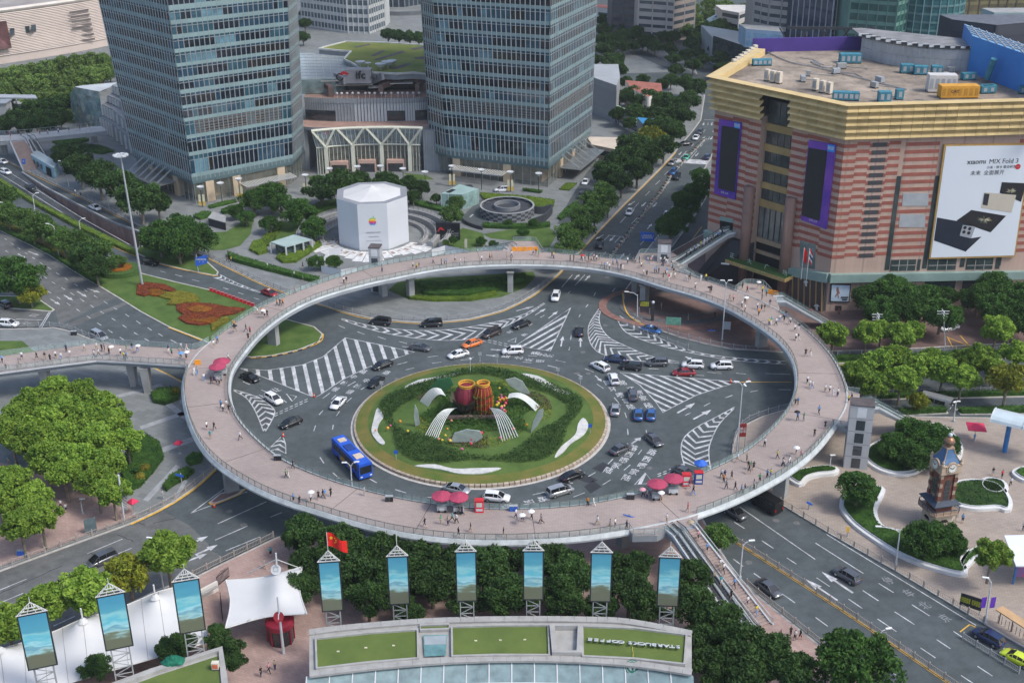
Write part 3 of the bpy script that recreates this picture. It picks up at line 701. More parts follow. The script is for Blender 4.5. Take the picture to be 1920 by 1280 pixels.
def tower(name,label,edges,z1,bands,ztop,louv,seed,lights,cols):
 rg=random.Random(seed);n=len(edges)
 base=[e[0]for e in edges];sl=[e[1]for e in edges]
 cen=sum(base,Vector())/n
 root=empty(name,(cen.x,cen.y,0),label=label,cat='office tower')
 def at(i,z,out=0.0):
  p=base[i]+sl[i]*(z-z1);q=Vector((p.x-cen.x,p.y-cen.y,0));
  return Vector((p.x,p.y,z))+q.normalized()*out
 nf=[max(2,round((base[(i+1)%n]-base[i]).length/1.32))for i in range(n)]
 def ringpts(z,out):
  r_=[]
  for i in range(n):
   a,b_=at(i,z,out),at((i+1)%n,z,out)
   r_+=[a.lerp(b_,k/nf[i])for k in range(nf[i])]
  return r_
 tot=sum(nf)
 hem=MB();hem.loft([ringpts(z1-.9,-.1),ringpts(z1,.1),ringpts(bands[0][0],.1)],True,True);hem.build('hem',SOFF2,root)
 vis=[];s=0
 for i in range(n):vis+=[i in lights]*nf[i]
 for k,(b0,b1)in enumerate(bands):
  sp=MB();sp.loft([ringpts(b0,.04),ringpts(b0,.16),ringpts(b1,.16),ringpts(b1,.04)],True,False);sp.build('spandrel',SPAN,root)
  nxt=bands[k+1][0]if k+1<len(bands)else ztop
  hz=b1+(nxt-b1)*.28
  mode=rg.random();run=0;cur=0;mi=[]
  for j in range(tot):
   if run<=0:
    cur=rg.choice([0,0,0,0,0,1,1,2,3,3,4]if vis[j]else[0,0,0,0,1,0,3]);run=rg.choice([1,1,2,3,4,6])
   run-=1;mi.append(cur)
  hi=[3 if vis[j]else 1 for j in range(tot)]
  gl=MB();mid=b1+(nxt-b1)*.74
  def fm(i,j):
   if i==1:return(3 if mi[j]in(2,3)else 1)if vis[j]else 1
   return mi[j]
  gl.loft([ringpts(b1,0),ringpts(mid,0),ringpts(nxt,0)],True,False,fm=fm)
  gl.build('window_band',PANE,root)
  tr=MB();tr.loft([ringpts(mid,.02),ringpts(mid,.1),ringpts(mid+.12,.1),ringpts(mid+.12,.02)],True,False);tr.build('transom',MULL,root)
  if k==louv:
   for i in lights:
    a0,c0=at(i,b1,.1),at((i+1)%n,b1,.1)
    for r_ in range(5):
     z=b1+(nxt-b1)*(r_+.1)/5;lb=MB()
     a,c=at(i,z,.07),at((i+1)%n,z,.07)
     a,c=a.lerp(c,.09),a.lerp(c,.9);lb.bar(a+Vector((0,0,.3)),c+Vector((0,0,.3)),.08,(nxt-b1)/5*.62);lb.build('louvre',LOUV,root)
 for i in range(n):
  if i not in lights and i!=(lights[0]-1)%n and i not in cols.get('mull',[]):continue
  for k in range(nf[i]+1):
   m=MB();f=k/nf[i]
   for za,zb in((z1,ztop),):
    a=at(i,za,.12).lerp(at((i+1)%n,za,.12),f);c=at(i,zb,.12).lerp(at((i+1)%n,zb,.12),f)
    m.bar(a,c,.08,.24)
   m.build('mullion',MULL,root)
 core=MB();core.loft([ringpts(0.15,-5.0),ringpts(z1-.9,-5.0)],True,False);core.build('lobby_core',LAMPWARM,root)
 lg=MB();lg.loft([ringpts(.15,-.6),ringpts(z1-.9,-.6)],True,False);lg.build('lobby_glazing',LOBGLASS,root)
 for i in lights+cols.get('mull',[]):
  for k in range(0,nf[i]+1,2):
   m=MB();a=at(i,.15,-.55).lerp(at((i+1)%n,.15,-.55),k/nf[i]);m.bar(a,a+Vector((0,0,z1-1.0)),.12,.12);m.build('lobby_mullion',MULL,root)
 for i,f in cols['at']:
  a=at(i,.15,-1.2).lerp(at((i+1)%n,.15,-1.2),f);d=at((i+1)%n,0)-at(i,0);c=MB();c.box(a,(2.4,1.8,z1-1.0),math.atan2(d.y,d.x));c.build('lobby_column',LOBBY,root)
 for i,f0,f1,zc,dep,kind in cols['canopy']:
  a=at(i,zc,.2).lerp(at((i+1)%n,zc,.2),f0);c=at(i,zc,.2).lerp(at((i+1)%n,zc,.2),f1);d=(c-a).normalized();nn=Vector((d.y,-d.x,0))
  if nn.dot(a-cen)<0:nn=-nn
  if kind=='slat':
   ns=22
   for k in range(ns+1):
    m=MB();p=a.lerp(c,k/ns);m.bar(p,p+nn*dep,.35,.12);m.build('canopy_slat',mat('canopy_slat',(.5,.5,.47),.5,.1,1),root)
   m=MB();m.bar(a+nn*dep+Vector((0,0,-.1)),c+nn*dep+Vector((0,0,-.1)),.2,.3);m.build('canopy_beam',GREYM,root)
  else:
   m=MB();m.loft([[a,c,c+Vector((0,0,.25)),a+Vector((0,0,.25))],[a+nn*dep,c+nn*dep,c+nn*dep+Vector((0,0,.25)),a+nn*dep+Vector((0,0,.25))]]);m.build('canopy',mat('glass_canopy',(.14,.15,.15),.3,.2,.3),root)
   for k in range(6):
    for o in(-.25,.25):
     m=MB();p=a.lerp(c,(k+.5)/6)+d*o;m.bar(p+nn*dep*.85+Vector((0,0,.2)),p+Vector((0,0,3.6)),.14);m.build('canopy_rod',MULL,root)
 return root
def zlist(corner,x0,slope,y0,ys):
 return[PV(x0-(y0-y)*slope,y,corner).z for y in ys]
def tedge(B,T,z):
 b=P(*B,z);t=PV(*T,b);return b,(t-b)/(t.z-b.z)
def sized(e,sl=(0,0,0)):return Vector(e),Vector(sl)
c0=P(367,384.5);zl=PV(361,340,c0).z
E4=[tedge((250,290),(186,0),zl),tedge((361,340),(315,10),zl),tedge((549,303),(539,0),zl),tedge((570,282),(555.6,0),zl)]
for b_,s_ in E4:s_.z=0
lf=(E4[0][0]-E4[1][0])
bk=[(E4[3][0]+lf*1.0,Vector((0,0,0))),(E4[0][0]+(E4[2][0]-E4[1][0])*.25+lf*.12,Vector((-.06,0,0)))]
yb=[333,326,293,286,261,254,229,222,204,198,177,169,153,145.6,126,119.4,100,92.5,73.7,65.6,46.9,38.8,20.6,10.6]
zb=zlist(c0,361,.139,340,yb);bands=[(zb[i],zb[i+1])for i in range(0,len(zb),2)]
while bands[-1][1]<78:bands.append((bands[-1][0]+3.7,bands[-1][1]+3.7))
tower('glass_office_tower','teal glass office tower left of the curved glass mall, slatted canopy at its foot',E4+bk,zl,bands,bands[-1][1]+2.8,2,3,[1,2],{'mull':[0],'at':[(1,.14),(1,.42),(1,.9),(0,.7),(0,.25)],'canopy':[(1,.45,.95,zl*.55,4.5,'slat'),(0,.15,.72,zl*.62,6.5,'plate')]})
c0=P(1026.4,352.7);zr=PV(1028,312,c0).z
E5=[tedge((807.7,279),(790,0),zr),tedge((838.7,290),(812,0),zr),tedge((1028,312),(1031.7,0),zr),tedge((1107,251),(1118.5,0),zr)]
for b_,s_ in E5:s_.z=0
rf=E5[3][0]-E5[2][0]
bk=[(E5[3][0]+Vector((-6,9,0)),Vector((.0,0,0))),(E5[0][0]+rf*1.05,Vector((0,0,0)))]
yb=[304,298,263,256,233,227,203,196,179,172,153,146,125.5,118.5,99.5,93,73.5,67,48,41,18.6,12]
zb=zlist(c0,1028,-.0119,312,yb);bands=[(zb[i],zb[i+1])for i in range(0,len(zb),2)]
while bands[-1][1]<78:bands.append((bands[-1][0]+3.7,bands[-1][1]+3.7))
tower('glass_office_tower','teal glass office tower nearer the tree-lined street, rods holding its side canopy',E5+bk,zr,bands,bands[-1][1]+2.8,2,9,[0,1,2],{'mull':[],'at':[(1,.06),(1,.6),(2,.3),(2,.6)],'canopy':[(1,.08,.6,zr*.55,4.5,'slat'),(2,.25,.85,zr*.5,6.5,'plate')]})
def PD(x,y,dep):
 d=ray(x,y);t=dep/d.y;return Vector((d.x*t,dep,H+d.z*t))
MG=glassmat('mall_glass',(.16,.17,.14),.06,.45);MGB=glassmat('mall_glass_upper',(.3,.36,.38),.06,.55)
CREAM=mat('cream_column',(.6,.6,.5),.6,.08,.3);PANELG=mat('pale_wall_panel',(.42,.45,.47),.5,.08,.3);PANELD=mat('grey_wall_panel',(.25,.27,.29),.5,.1,.3)
TERRA=mat('terrace_tiles',(.34,.22,.18),.8,.15,.5);BROWN=mat('brown_cladding',(.17,.115,.1),.7,.15,.4)
mall=empty('curved_glass_mall',P(690,321),label='curved glass mall hall with V-shaped cream columns and green roof',cat='mall building')
d0=P(690,320).y
bl=[PD(x,y,P(x,y).y)for x,y in((597,328),(640,323.5),(690,321),(745,320.5),(790,322))];bl=crom(bl,5)
zA=PV(690,271,bl[10]).z;zB=PV(690,233,bl[10]).z-.6
def at_z(line,z,sc=1.0,dy=0.0):
 m=sum(line,Vector())/len(line);return[Vector((m.x+(p.x-m.x)*sc,p.y+dy,z))for p in line]
low=at_z(bl,.15);mid=at_z(bl,zA);top=at_z(bl,zB,1.06,-1.6)
b=MB();b.loft([low,mid],False,False);b.build('hall_glazing',MG,mall)
b=MB();b.loft([mid,top],False,False);b.build('sloped_glazing',MGB,mall)
n=len(bl)
for k in range(0,4*(n-1)+1,3):
 i=min(k//4,n-2);f=k/4-i;m=MB();a,c,e=low[i].lerp(low[i+1],f),mid[i].lerp(mid[i+1],f),top[i].lerp(top[i+1],f)
 m.tube([a,c,e],.11,5);m.build('mullion',mat('mall_mullion',(.5,.52,.48),.5,.08,.5),mall)
for L,nm,w in((mid,'lower_rim',.5),(top,'upper_rim',.9)):
 m=MB();m.tube(L,w/2,6);m.build(nm,CREAM,mall)
for fx in(.12,.375,.625,.87):
 i=fx*(n-1);k=int(i);f=i-k;c=mid[k].lerp(mid[k+1],f);a=low[k].lerp(low[k+1],f);m=MB();o=Vector((0,-.35,0))
 m.bar(a+o,c+o,1.1,.7)
 for g in(-.115,.115):
  j=min(max((fx+g),0.01),.99)*(n-1);q=int(j);e=top[q].lerp(top[q+1],j-q);m.bar(c+o,e+Vector((0,-.2,-.1)),.8,.6)
 m.build('v_column',CREAM,mall)
b=MB()
for fx in(.24,.5,.74):
 j=fx*(n-1);q=int(j);e=low[q].lerp(low[q+1],j-q)
 m=MB();m.box((e.x,e.y-.5,.15),(5.2,1.6,3.6));o=m.build('entrance_portal',mat('portal_pink',(.5,.33,.27),.6,.1,.5),mall)
 m=MB();m.box((e.x,e.y-1.33,.15),(4.5,.1,2.6));m.build('entrance_doors',glassmat('door_glass',(.03,.035,.04)),o)
inn=at_z(bl,.15,.98,5);b=MB();b.loft([inn,at_z(bl,zA+1.5,.98,5)],False,False);b.build('interior_wall',LAMPWARM,mall)
for z in(zA*.5,zA):
 b=MB();b.loft([at_z(bl,z,.99,.6),at_z(bl,z,.99,6),at_z(bl,z+.5,.99,6),at_z(bl,z+.5,.99,.6)],False,False);b.build('floor_slab',mat('interior_floor',(.2,.17,.14),.7,.2,.3),mall)
t1=[PD(x,y,d0+o)for x,y,o in((562,236,1),(586,233,-.5),(668,228,-1),(793,230,-.5),(808,228,2))]
tz=zB-.3;t1=[Vector((p.x,p.y,tz))for p in t1]
b=MB();b.prism([(p.x,p.y)for p in t1]+[(20*.0+t1[-1].x,d0+26),(t1[0].x,d0+26)],tz-1.0,tz,1,0);b.build('terrace',[TERRA,PANELD],mall)
w1=crom([PD(x,y,d0+o)for x,y,o in((574,230,8),(620,226,6.5),(690,223,6),(760,224,6),(806,226,7))],6);w1=[Vector((p.x,p.y,tz))for p in w1]
zW=PD(690,190,d0+6).z
b=MB();b.loft([w1,at_z(w1,zW)],False,False,fm=lambda i,j:0 if j<10 else 1);b.build('setback_wall',[PANELD,PANELG],mall)
for k in range(0,2*(len(w1)-1)+1):
 i=min(k//2,len(w1)-2);f=k/2-i;a=w1[i].lerp(w1[i+1],f)+Vector((0,-.12,0));m=MB();m.bar(a,Vector((a.x,a.y,zW+.9)),.12);m.build('wall_mullion',DARKM if k>20 else MULL,mall)
for f0,f1 in((.04,.3),(.66,.78),(.86,.97)):
 i0,i1=int(f0*(len(w1)-1)),int(f1*(len(w1)-1));m=MB();seg_=[p+Vector((0,-.2,.2))for p in w1[i0:i1+1]];m.loft([seg_,[p+Vector((0,0,(zW-tz)*.5))for p in seg_]],False,False);m.build('terrace_windows',glassmat('terrace_glass',(.03,.035,.04)),mall)
m=MB();m.loft([[p+Vector((0,-.15,zW-tz-.6))for p in w1],[p+Vector((0,-.15,zW-tz+.9))for p in w1]],False,False);m.build('parapet',PANELD,mall)
b=MB();b.prism([(p.x,p.y)for p in w1]+[(w1[-1].x+6,d0+60),(w1[0].x-6,d0+60)],zW-.5,zW,1,0);b.build('roof_terrace',[TERRA,PANELD],mall)
def frame(x0,y0,x1,y1,dep,wid):
 a,c=PD(x0,y0,dep),PD(x1,y1,dep+14);m=MB();hh=a.z
 m.bar(Vector((a.x,a.y,zW)),Vector((a.x,a.y,hh)),wid,wid);m.bar(Vector((a.x,a.y,hh-.5)),Vector((c.x,c.y,hh-.5)),wid,1.4);m.build('pergola_frame',BROWN,mall)
dw=d0+12
frame(620,163,592,151,dw,1.4);frame(714,160,762,145,dw,1.4);frame(782,160,800,152,dw,1.2)
for x0,x1,y in((625,710,172),(720,780,172),(565,590,170)):
 a,c=PD(x0,y,dw+8),PD(x1,y,dw+8);m=MB();m.box(((a.x+c.x)/2,dw+10,zW),(c.x-a.x,4,max(1.5,a.z-zW)));m.build('roof_pavilion',glassmat('pavilion_glass',(.02,.03,.028)),mall)
for x0,y0,x1,y1 in((628,160,700,157),(640,153,690,150),(600,152,640,150),(690,165,712,162),(730,158,775,153)):
 a,c=PD(x0,y0,dw+3),PD(x1,y1,dw+7);m=MB();m.box(((a.x+c.x)/2,(a.y+c.y)/2,(a.z+c.z)/2),(c.x-a.x,3,.2),R(6));m.build('sail_roof',mat('sail_roof',(.55,.52,.48),.7,.08,.5),mall)
for k in range(16):
 m=MB();x=632+k*10.3+rnd.uniform(-2,2);p=PD(x,183+rnd.uniform(-3,2),d0+9);m.lathe((p.x,p.y,zW),[(.06,0),(.06,1.5),(.45,1.6),(.4,1.9),(.05,2.1)],8);m.build('terrace_globe',WHITEP,mall)
zR=PD(700,135,d0+18).z
LAWNR=[(598,92),(612,88),(648,79),(720,81),(800,86),(806,140),(775,137),(745,139),(700,137),(676,131),(672,127),(660,119),(645,112),(658,97),(640,96)]
pz=PL(LAWNR,zR);b=MB();b.prism(pz,zR-1.8,zR,1,0);b.build('green_roof',[mat('roof_grass',(.2,.21,.05),.95,0,.12,bump=.6,bscale=3,col2=(.1,.15,.03)),PANELD],mall)
b=MB();b.strip(pz,.6,zR-.2,zR+.35,closed=True);b.build('roof_kerb',mat('pale_kerb',(.55,.55,.52),.7,.1,.5),mall)
for px in([(695,104),(715,95),(722,96),(702,106)],[(700,112),(755,95),(760,98),(708,113)],[(768,92),(800,85),(803,90),(775,94)],[(775,108),(805,105),(805,110),(780,111)],[(730,128),(768,118),(772,121),(738,131)],[(663,88),(692,82),(695,84),(668,90)]):
 b=MB();b.sheet(PL(px,zR+.05),zR+.05);b.build('planting_bed',mat('roof_bed',(.1,.085,.09),.95,.4,1.2,bump=.6),mall)
for x,y,r_ in((676,126,1.6),(690,126,1.1),(714,131,1.8),(727,128,2.0),(735,124,1.6)):
 c=P(x,y,zR);m=MB();dish=[(.1,0),(r_*.6,r_*.25),(r_,r_*.8)];m.lathe((c.x,c.y,zR+.5),dish,12);m.tube([(c.x,c.y,zR),(c.x,c.y,zR+.6)],.2);m.build('satellite_dish',WHITE,mall)
GR=[(548,100),(600,99),(655,103),(645,113),(662,122),(674,130),(662,136),(628,148),(548,150)]
pz=PL(GR,zR-1.6);b=MB();b.prism(pz,zR-6,zR-1.6,1,0);b.build('glass_roof',[mat('pale_glass_roof',(.38,.42,.42),.2,.08,.1,spec=.7),glassmat('glass_roof_edge',(.2,.28,.28))],mall)
for k in range(9):
 y=103+k*5.6;m=MB();a,c=P(548,y-1,zR-1.55),P(650-abs(y-118)*.2,y+1,zR-1.55);m.bar(a,c,.12,.06);m.build('roof_seam',GREYM,mall)
for k in range(8):
 x=560+k*14;m=MB();m.bar(P(x,101,zR-1.53),P(x+6,147 if x<620 else 134,zR-1.53),.1,.06);m.build('roof_seam',GREYM,mall)
WEDGE=mat('wedge_grey',(.3,.3,.31),.7,.12,.3)
a,c=PD(648,150,d0+13),PD(696,150,d0+13);m=MB();m.box(((a.x+c.x)/2,d0+15,a.z-1.2),(c.x-a.x,3.5,4.2));m.build('sign_block',WEDGE,mall)
for x0,y0,x1,y1 in((628,143,646,152),(698,152,718,143)):
 m=MB();m.bar(PD(x0,y0,d0+20),PD(x1,y1,d0+13),.8,2.2);m.build('sign_wing',WEDGE,mall)
ex,ez=Vector((1,0,0)),Vector((0,0,1))
def ifc(b1,b2,org,k):
 put_text(b1,'ifc',org,ex*k,ez*k,1.0,.1,bold=True);put_text(b1,'mall',org+Vector((k*1.15,0,-k*.2)),ex*k,ez*k,.4,.05)
 q=[Vector((x,0,y))*k+org for x,y in((-1.9,.05),(-1.75,.28),(-1.5,.4),(-1.25,.3),(-1.0,.12),(-1.2,.02),(-1.45,.12),(-1.65,.0))]
 b2.add([p+Vector((0,-.06,0))for p in q],[list(range(len(q)))],0)
 q=[Vector((-1.85+.3*math.cos(t*.5),0,-.15+.3*math.sin(t*.5)))*k+org for t in range(2,13)];b1.tube(q,.05*k,4)
b1,b2=MB(),MB();o=PD(676,141.5,d0+12.8);ifc(b1,b2,o,3.4);b1.build('sign_lettering',BLACK,mall);b2.build('sign_emblem',RED,mall)
b1,b2=MB(),MB();o=PD(637,252,d0-1.7);ifc(b1,b2,o,2.6);b1.build('sign_lettering',WHITE,mall);b2.build('sign_emblem',RED,mall)
for x,dd in((560,8),(822,6)):
 a=PD(x,330,d0+3);m=MB();m.box((a.x,d0+dd,0),(8,14,zB-1.2));m.build('side_wall',PANELD,mall)
 for k in range(4):
  m=MB();m.box((a.x+(-3+k*2),d0+dd-7.1,0),(.18,.2,zB-1.5));m.build('side_mullion',MULL,mall)
M0=P(1549,587);zt=PV(1580,262,M0).z;zc=PV(1595,196,M0).z
Lc,Cc,Rc_=P(1341,204,zt),P(1584.6,260,zt),P(1920,250,zt)
Rc_=Cc+(Rc_-Cc)*1.5
sm=empty('striped_mall',(Cc.x,Cc.y,0),label='shopping mall of red and pink stone stripes under a gold cornice',cat='mall building')
PINK=tilemat('pink_stone',(.46,.33,.265),(.42,.3,.24),(.33,.24,.2),1.1,.55,0,var=.12)
REDS=mat('red_stone',(.29,.095,.07),.75,.14,.5);GOLD=mat('gold_cladding',(.6,.45,.21),.5,.1,.25)
GOLD2=mat('gold_cladding_worn',(.52,.39,.18),.55,.16,.6)
def plane(a,c):
 u=Vector((c.x-a.x,c.y-a.y,0)).normalized();n=Vector((u.y,-u.x,0))
 if n.y>0:n=-n
 return Vector((a.x,a.y,0)),u,n
FL,FR=plane(Lc,Cc),plane(Cc,Rc_)
def on(f,x,y):
 d=ray(x,y);o=Vector((0,0,H));t=(f[0]-o).dot(f[2])/d.dot(f[2]);return o+d*t
def uz(f,x,y):
 p=on(f,x,y);return(p-f[0]).dot(f[1]),p.z
def slab(f,px,out,th,m=0,b=None):
 """polygon seen at pixel px, lying on the face, standing proud by out"""
 pts=[on(f,x,y)for x,y in px];b=b or MB();n=len(pts)
 a=[p+f[2]*(out-th)for p in pts];c=[p+f[2]*out for p in pts]
 b.loft([a,c],True,True,m);return b
def rect(f,u0,u1,z0,z1,out,th,b=None,m=0):
 b=b or MB();q=[f[0]+f[1]*u+Vector((0,0,z))for u,z in((u0,z0),(u1,z0),(u1,z1),(u0,z1))]
 b.loft([[p+f[2]*(out-th)for p in q],[p+f[2]*out for p in q]],True,True,m);return b
lenL=(Cc-Lc).length;lenR=(Rc_-Cc).length
uB0,uB1=uz(FL,1429,215)[0],uz(FL,1489,215)[0]
back=46
bk1=P(1432,92,zc);bk1.z=zt;bk2=Rc_-FR[2]*back
b=MB()
bay=[FL[0]+FL[1]*uB0,FL[0]+FL[1]*uB0-FL[2]*2.2,FL[0]+FL[1]*uB1-FL[2]*2.2,FL[0]+FL[1]*uB1]
b.prism([(p.x,p.y)for p in[Lc]+bay+[Cc,Rc_,bk2,bk1]],0,zt+.5,0,1);b.build('wall',[PINK,CONC],sm)
def stripe(f,u0,u1,k,ph=0.0):
 z=12.6+k*1.66+ph
 if z+.75>zt:return
 s=rect(f,u0,u1,z,z+.78,.05,.1);s.build('stone_course',REDS,sm)
U=lambda f,x:uz(f,x,262)[0]
bays=[(FL,.0,uB0*.40,0),(FL,uB0*.40,uB0*.74,.83),(FL,uB0*.74,uB0-.02,.4),(FL,uB1+.02,uB1+(lenL-uB1)*.3,.4),(FL,uB1+(lenL-uB1)*.3,uB1+(lenL-uB1)*.72,.83),(FL,uB1+(lenL-uB1)*.72,lenL,0)]
s0,s1=uz(FR,1628,300)[0],uz(FR,1664,300)[0];d0_,d1_=uz(FR,1686,330)[0],uz(FR,1758,330)[0]
bays+=[(FR,0,s0*.5,0),(FR,s0*.5,s0,.83),(FR,s1,d0_-.5,.83),(FR,d0_+.5,d1_-.5,0),(FR,d1_+17,lenR,0)]
for f,u0,u1,ph in bays:
 for k in range(17):stripe(f,u0,u1,k,ph*.5)
for k in range(17):
 z=12.6+k*1.66
 if z>zt-1.2:break
 rect(FR,s0,s1,z,z+.8,-.02+.05,.1).build('stone_course',REDS,sm)
 rect(FR,s0+(s1-s0)*.12,s1-(s1-s0)*.12,z+.02,z+.95,.07,.1).build('slot_window',mat('slot_dark',(.06,.06,.065),.4,.15,1),sm)
DGL=glassmat('dark_green_glass',(.04,.055,.055));GFR=mat('grey_frame',(.3,.29,.27),.5,.1,1)
for u in(d0_,d1_,d1_+8.6,d1_+17):
 rect(FR,u-.5,u+.5,9.5,uz(FR,1690,330)[1]if u==d0_ else 16.5 if u>d1_+1 else uz(FR,1745,330)[1],.1,.3).build('glass_pilaster',DGL,sm)
for px in([(1693,362),(1741,362),(1740,386),(1691,386)],[(1687,402),(1735,402),(1734,426),(1685,426)]):
 slab(FR,px,.08,.1).build('louvred_opening',GREYM,sm)
for x0,x1 in((1671,1718),(1721,1727),(1741,1794),(1813,1863),(1868,1876)):
 w=slab(FR,[(x0,487-(x0-1671)*.02),(x1,487-(x1-1671)*.02),(x1-3,508-(x1-1671)*.02),(x0-3,508-(x0-1671)*.02)],.1,.15);o=w.build('window',DGL,sm)
 if x1-x0>20:
  for f_ in(.33,.66):slab(FR,[(mix(x0,x1,f_)-.6,487),(mix(x0,x1,f_)+.6,487),(mix(x0,x1,f_)-2,507),(mix(x0,x1,f_)-3.2,507)],.16,.1).build('window_bar',GFR,o)
  slab(FR,[(x0,497),(x1,496),(x1,497),(x0,498)],.16,.1).build('window_bar',GFR,o)
for x0,x1 in((1735,1793),(1806,1845)):
 slab(FR,[(x0,523),(x1,521),(x1-4,545),(x0-4,547)],.1,.15).build('window',DGL,sm)
slab(FR,[(1555,512),(1990,505),(1988,519),(1553,527)],1.2,1.2).build('glass_band',mat('green_glass_band',(.22,.31,.28),.2,.15,.2,spec=.6),sm)
slab(FL,[(1484,500),(1556,511),(1554,528),(1482,514)],1.2,1.2).build('glass_band',MATS['green_glass_band'],sm)
slab(FL,[(1325,430),(1352,440),(1352,455),(1325,447)],1.2,1.2).build('glass_band',MATS['green_glass_band'],sm)
FB=(FL[0]-FL[2]*2.1,FL[1],FL[2])
def bayz(y):return uz(FL,1460,y)[1]
rows=[(196,240),(254,280),(294,318),(330,354),(366,388)]
for k,(ya,yb_)in enumerate(rows):
 z1_,z0_=bayz(ya),bayz(yb_);w=rect(FB,uB0+.2,uB1-.2,z0_,z1_,.1,.15);o=w.build('bay_window',DGL,sm)
 for i in range(1,5):
  u=mix(uB0,uB1,i/5);rect(FB,u-.06,u+.06,z0_,z1_,.2,.1).build('window_bar',BRONZE,o)
 nz=bayz(rows[k+1][0])if k+1<len(rows)else bayz(402)
 rect(FB,uB0+.05,uB1-.05,nz,z0_,.45,.6).build('balcony_band',mat('gold_brown_band',(.34,.24,.1),.6,.15,.4),sm)
zb0,zb1=bayz(462),bayz(402)
o=rect(FB,uB0-.2,uB1+1.0,zb0,zb1,.15,.2).build('entrance_glazing',glassmat('entrance_glass',(.16,.17,.16)),sm)
for i in range(7):
 u=mix(uB0,uB1+.8,i/6);rect(FB,u-.1,u+.1,zb0,zb1,.3,.2).build('window_bar',mat('dark_teal_frame',(.03,.05,.05),.5,.1,1),o)
for ya,yb_ in((462,470),(486,492)):
 rect(FB,uB0-.4,uB1+1.2,bayz(yb_),bayz(ya),.8,.8).build('entrance_beam',mat('tan_beam',(.36,.26,.17),.6,.1,.5),sm)
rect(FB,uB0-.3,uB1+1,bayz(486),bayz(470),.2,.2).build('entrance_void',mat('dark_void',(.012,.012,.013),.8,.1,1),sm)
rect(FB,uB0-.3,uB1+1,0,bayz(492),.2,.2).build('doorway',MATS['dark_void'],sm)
COLB=mat('brown_column',(.2,.125,.1),.55,.1,.3)
for u in(uB0-1.2,uB1+1.8):
 c=FL[0]+FL[1]*u+FL[2]*.8;m=MB();m.lathe((c.x,c.y,0),[(1.25,0),(1.25,bayz(362))],16);m.build('round_column',COLB,sm,smooth=True)
zcn=bayz(503);c=FL[0]+FL[1]*((uB0+uB1)/2)+FL[2]*4.0
o=MB();ux,nx=FL[1],FL[2]
q=[FL[0]+ux*(uB0-4)+nx*.3,FL[0]+ux*(uB1+4.5)+nx*.3,FL[0]+ux*(uB1+4.5)+nx*4.2,FL[0]+ux*(uB0-4)+nx*4.2]
o.prism([(p.x,p.y)for p in q],zcn-.9,zcn,1,0,True);cano=o.build('entrance_canopy',[mat('artificial_turf',(.035,.085,.02),.95,.3,2,bump=.5),mat('gold_lamps',(.42,.3,.12),.6,.3,2)],sm)
m=MB()
for i,ch in enumerate('正大广场'):
 put_text(m,ch,FL[0]+ux*mix(uB0-3,uB1+3.5,i/3)+nx*3.0+Vector((0,0,zcn+.75)),ux,ez,1.35,.06)
m.build('sign_lettering',mat('pale_letters',(.3,.4,.33),.5,.1,1),cano)
m=MB();put_text(m,'GRAND PLAZA',(q[2]+q[3])/2+Vector((0,0,zcn-.45))+nx*.05,ux,ez,.75,.03);m.build('sign_lettering',mat('canopy_letters',(.2,.3,.1),.5,.1,1),cano)
slab(FL,[(1350,407),(1375,412),(1374,437),(1350,432)],.06,.1).build('upper_doorway',MATS['dark_void'],sm)
slab(FL,[(1350,405),(1375,410),(1375,418),(1350,413)],.1,.1).build('door_glass',MATS['green_glass_band'],sm)
slab(FL,[(1500,450),(1530,458),(1528,505),(1500,500)],.06,.1).build('window',glassmat('pale_green_window',(.15,.2,.19)),sm)
PUR=mat('purple_print',(.06,.025,.3),.5,0,.12,col2=(.2,.07,.4));SCR=mat('blank_screen',(.022,.025,.027),.4,.05,.5)
def screen(label,fr,scn,badge,txt):
 r_=empty('video_screen',on(FL,*fr[3]),label=label,cat='screen')
 slab(FL,fr,.5,.45).build('frame',PUR,r_);slab(FL,scn,.54,.1).build('display',SCR,r_)
 c=[on(FL,x,y)for x,y in badge];slab(FL,badge,.58,.1).build('badge',mat('blue_badge',(.02,.28,.75),.5,.05,1),r_)
 m=MB();mid_=sum(c,Vector())/4+FL[2]*.6;put_text(m,'独家',mid_,FL[1],ez,.85,.01,bold=True);m.build('badge_text',WHITE,r_)
 m=MB();put_text(m,'全新上市',on(FL,*txt)+FL[2]*.53,FL[1],ez,.55,.01);m.build('caption',WHITE,r_)
screen('blank dark screen in a purple frame, nearer the street',[(1351,223),(1392,230),(1380,374),(1341,362)],[(1356,235),(1390,240),(1380,360),(1349,352)],[(1380,229),(1390,231),(1390,241),(1380,239)],(1361,361))
screen('blank dark screen in a purple frame, nearer the mall corner',[(1519,262),(1569,271),(1551,429),(1504,411)],[(1519,276),(1554,282),(1539,413),(1505,403)],[(1555,270),(1568,272),(1567,285),(1554,283)],(1527,413))
bbp=[(1772,273),(1930,271),(1899,477),(1743,481)]
bill=empty('phone_billboard',on(FR,*bbp[3]),label='huge white phone billboard on the striped mall front',cat='billboard')
slab(FR,[(1769,270),(1933,268),(1901,480),(1740,484)],.55,.5).build('frame',mat('wood_gold_frame',(.4,.25,.08),.5,.15,.5),bill)
slab(FR,bbp,.6,.1).build('poster',mat('poster_grey',(.66,.7,.74),.5,0,.02,col2=(.58,.62,.68)),bill)
def bt(txt,x,y,size,m_,bold=False):
 m=MB();put_text(m,txt,on(FR,x,y)+FR[2]*.62,FR[1],ez,size,.01,bold=bold);m.build('poster_text',m_,bill)
INK=mat('print_black',(.02,.02,.022),.5,.1,1)
bt('xıaomı',1829,302,1.55,INK,True);bt('MIX Fold 3',1880,301,1.45,INK);bt('小米・徕卡 联合研发',1875,312,.7,INK);bt('未来  全面展开',1849,323,1.15,INK)
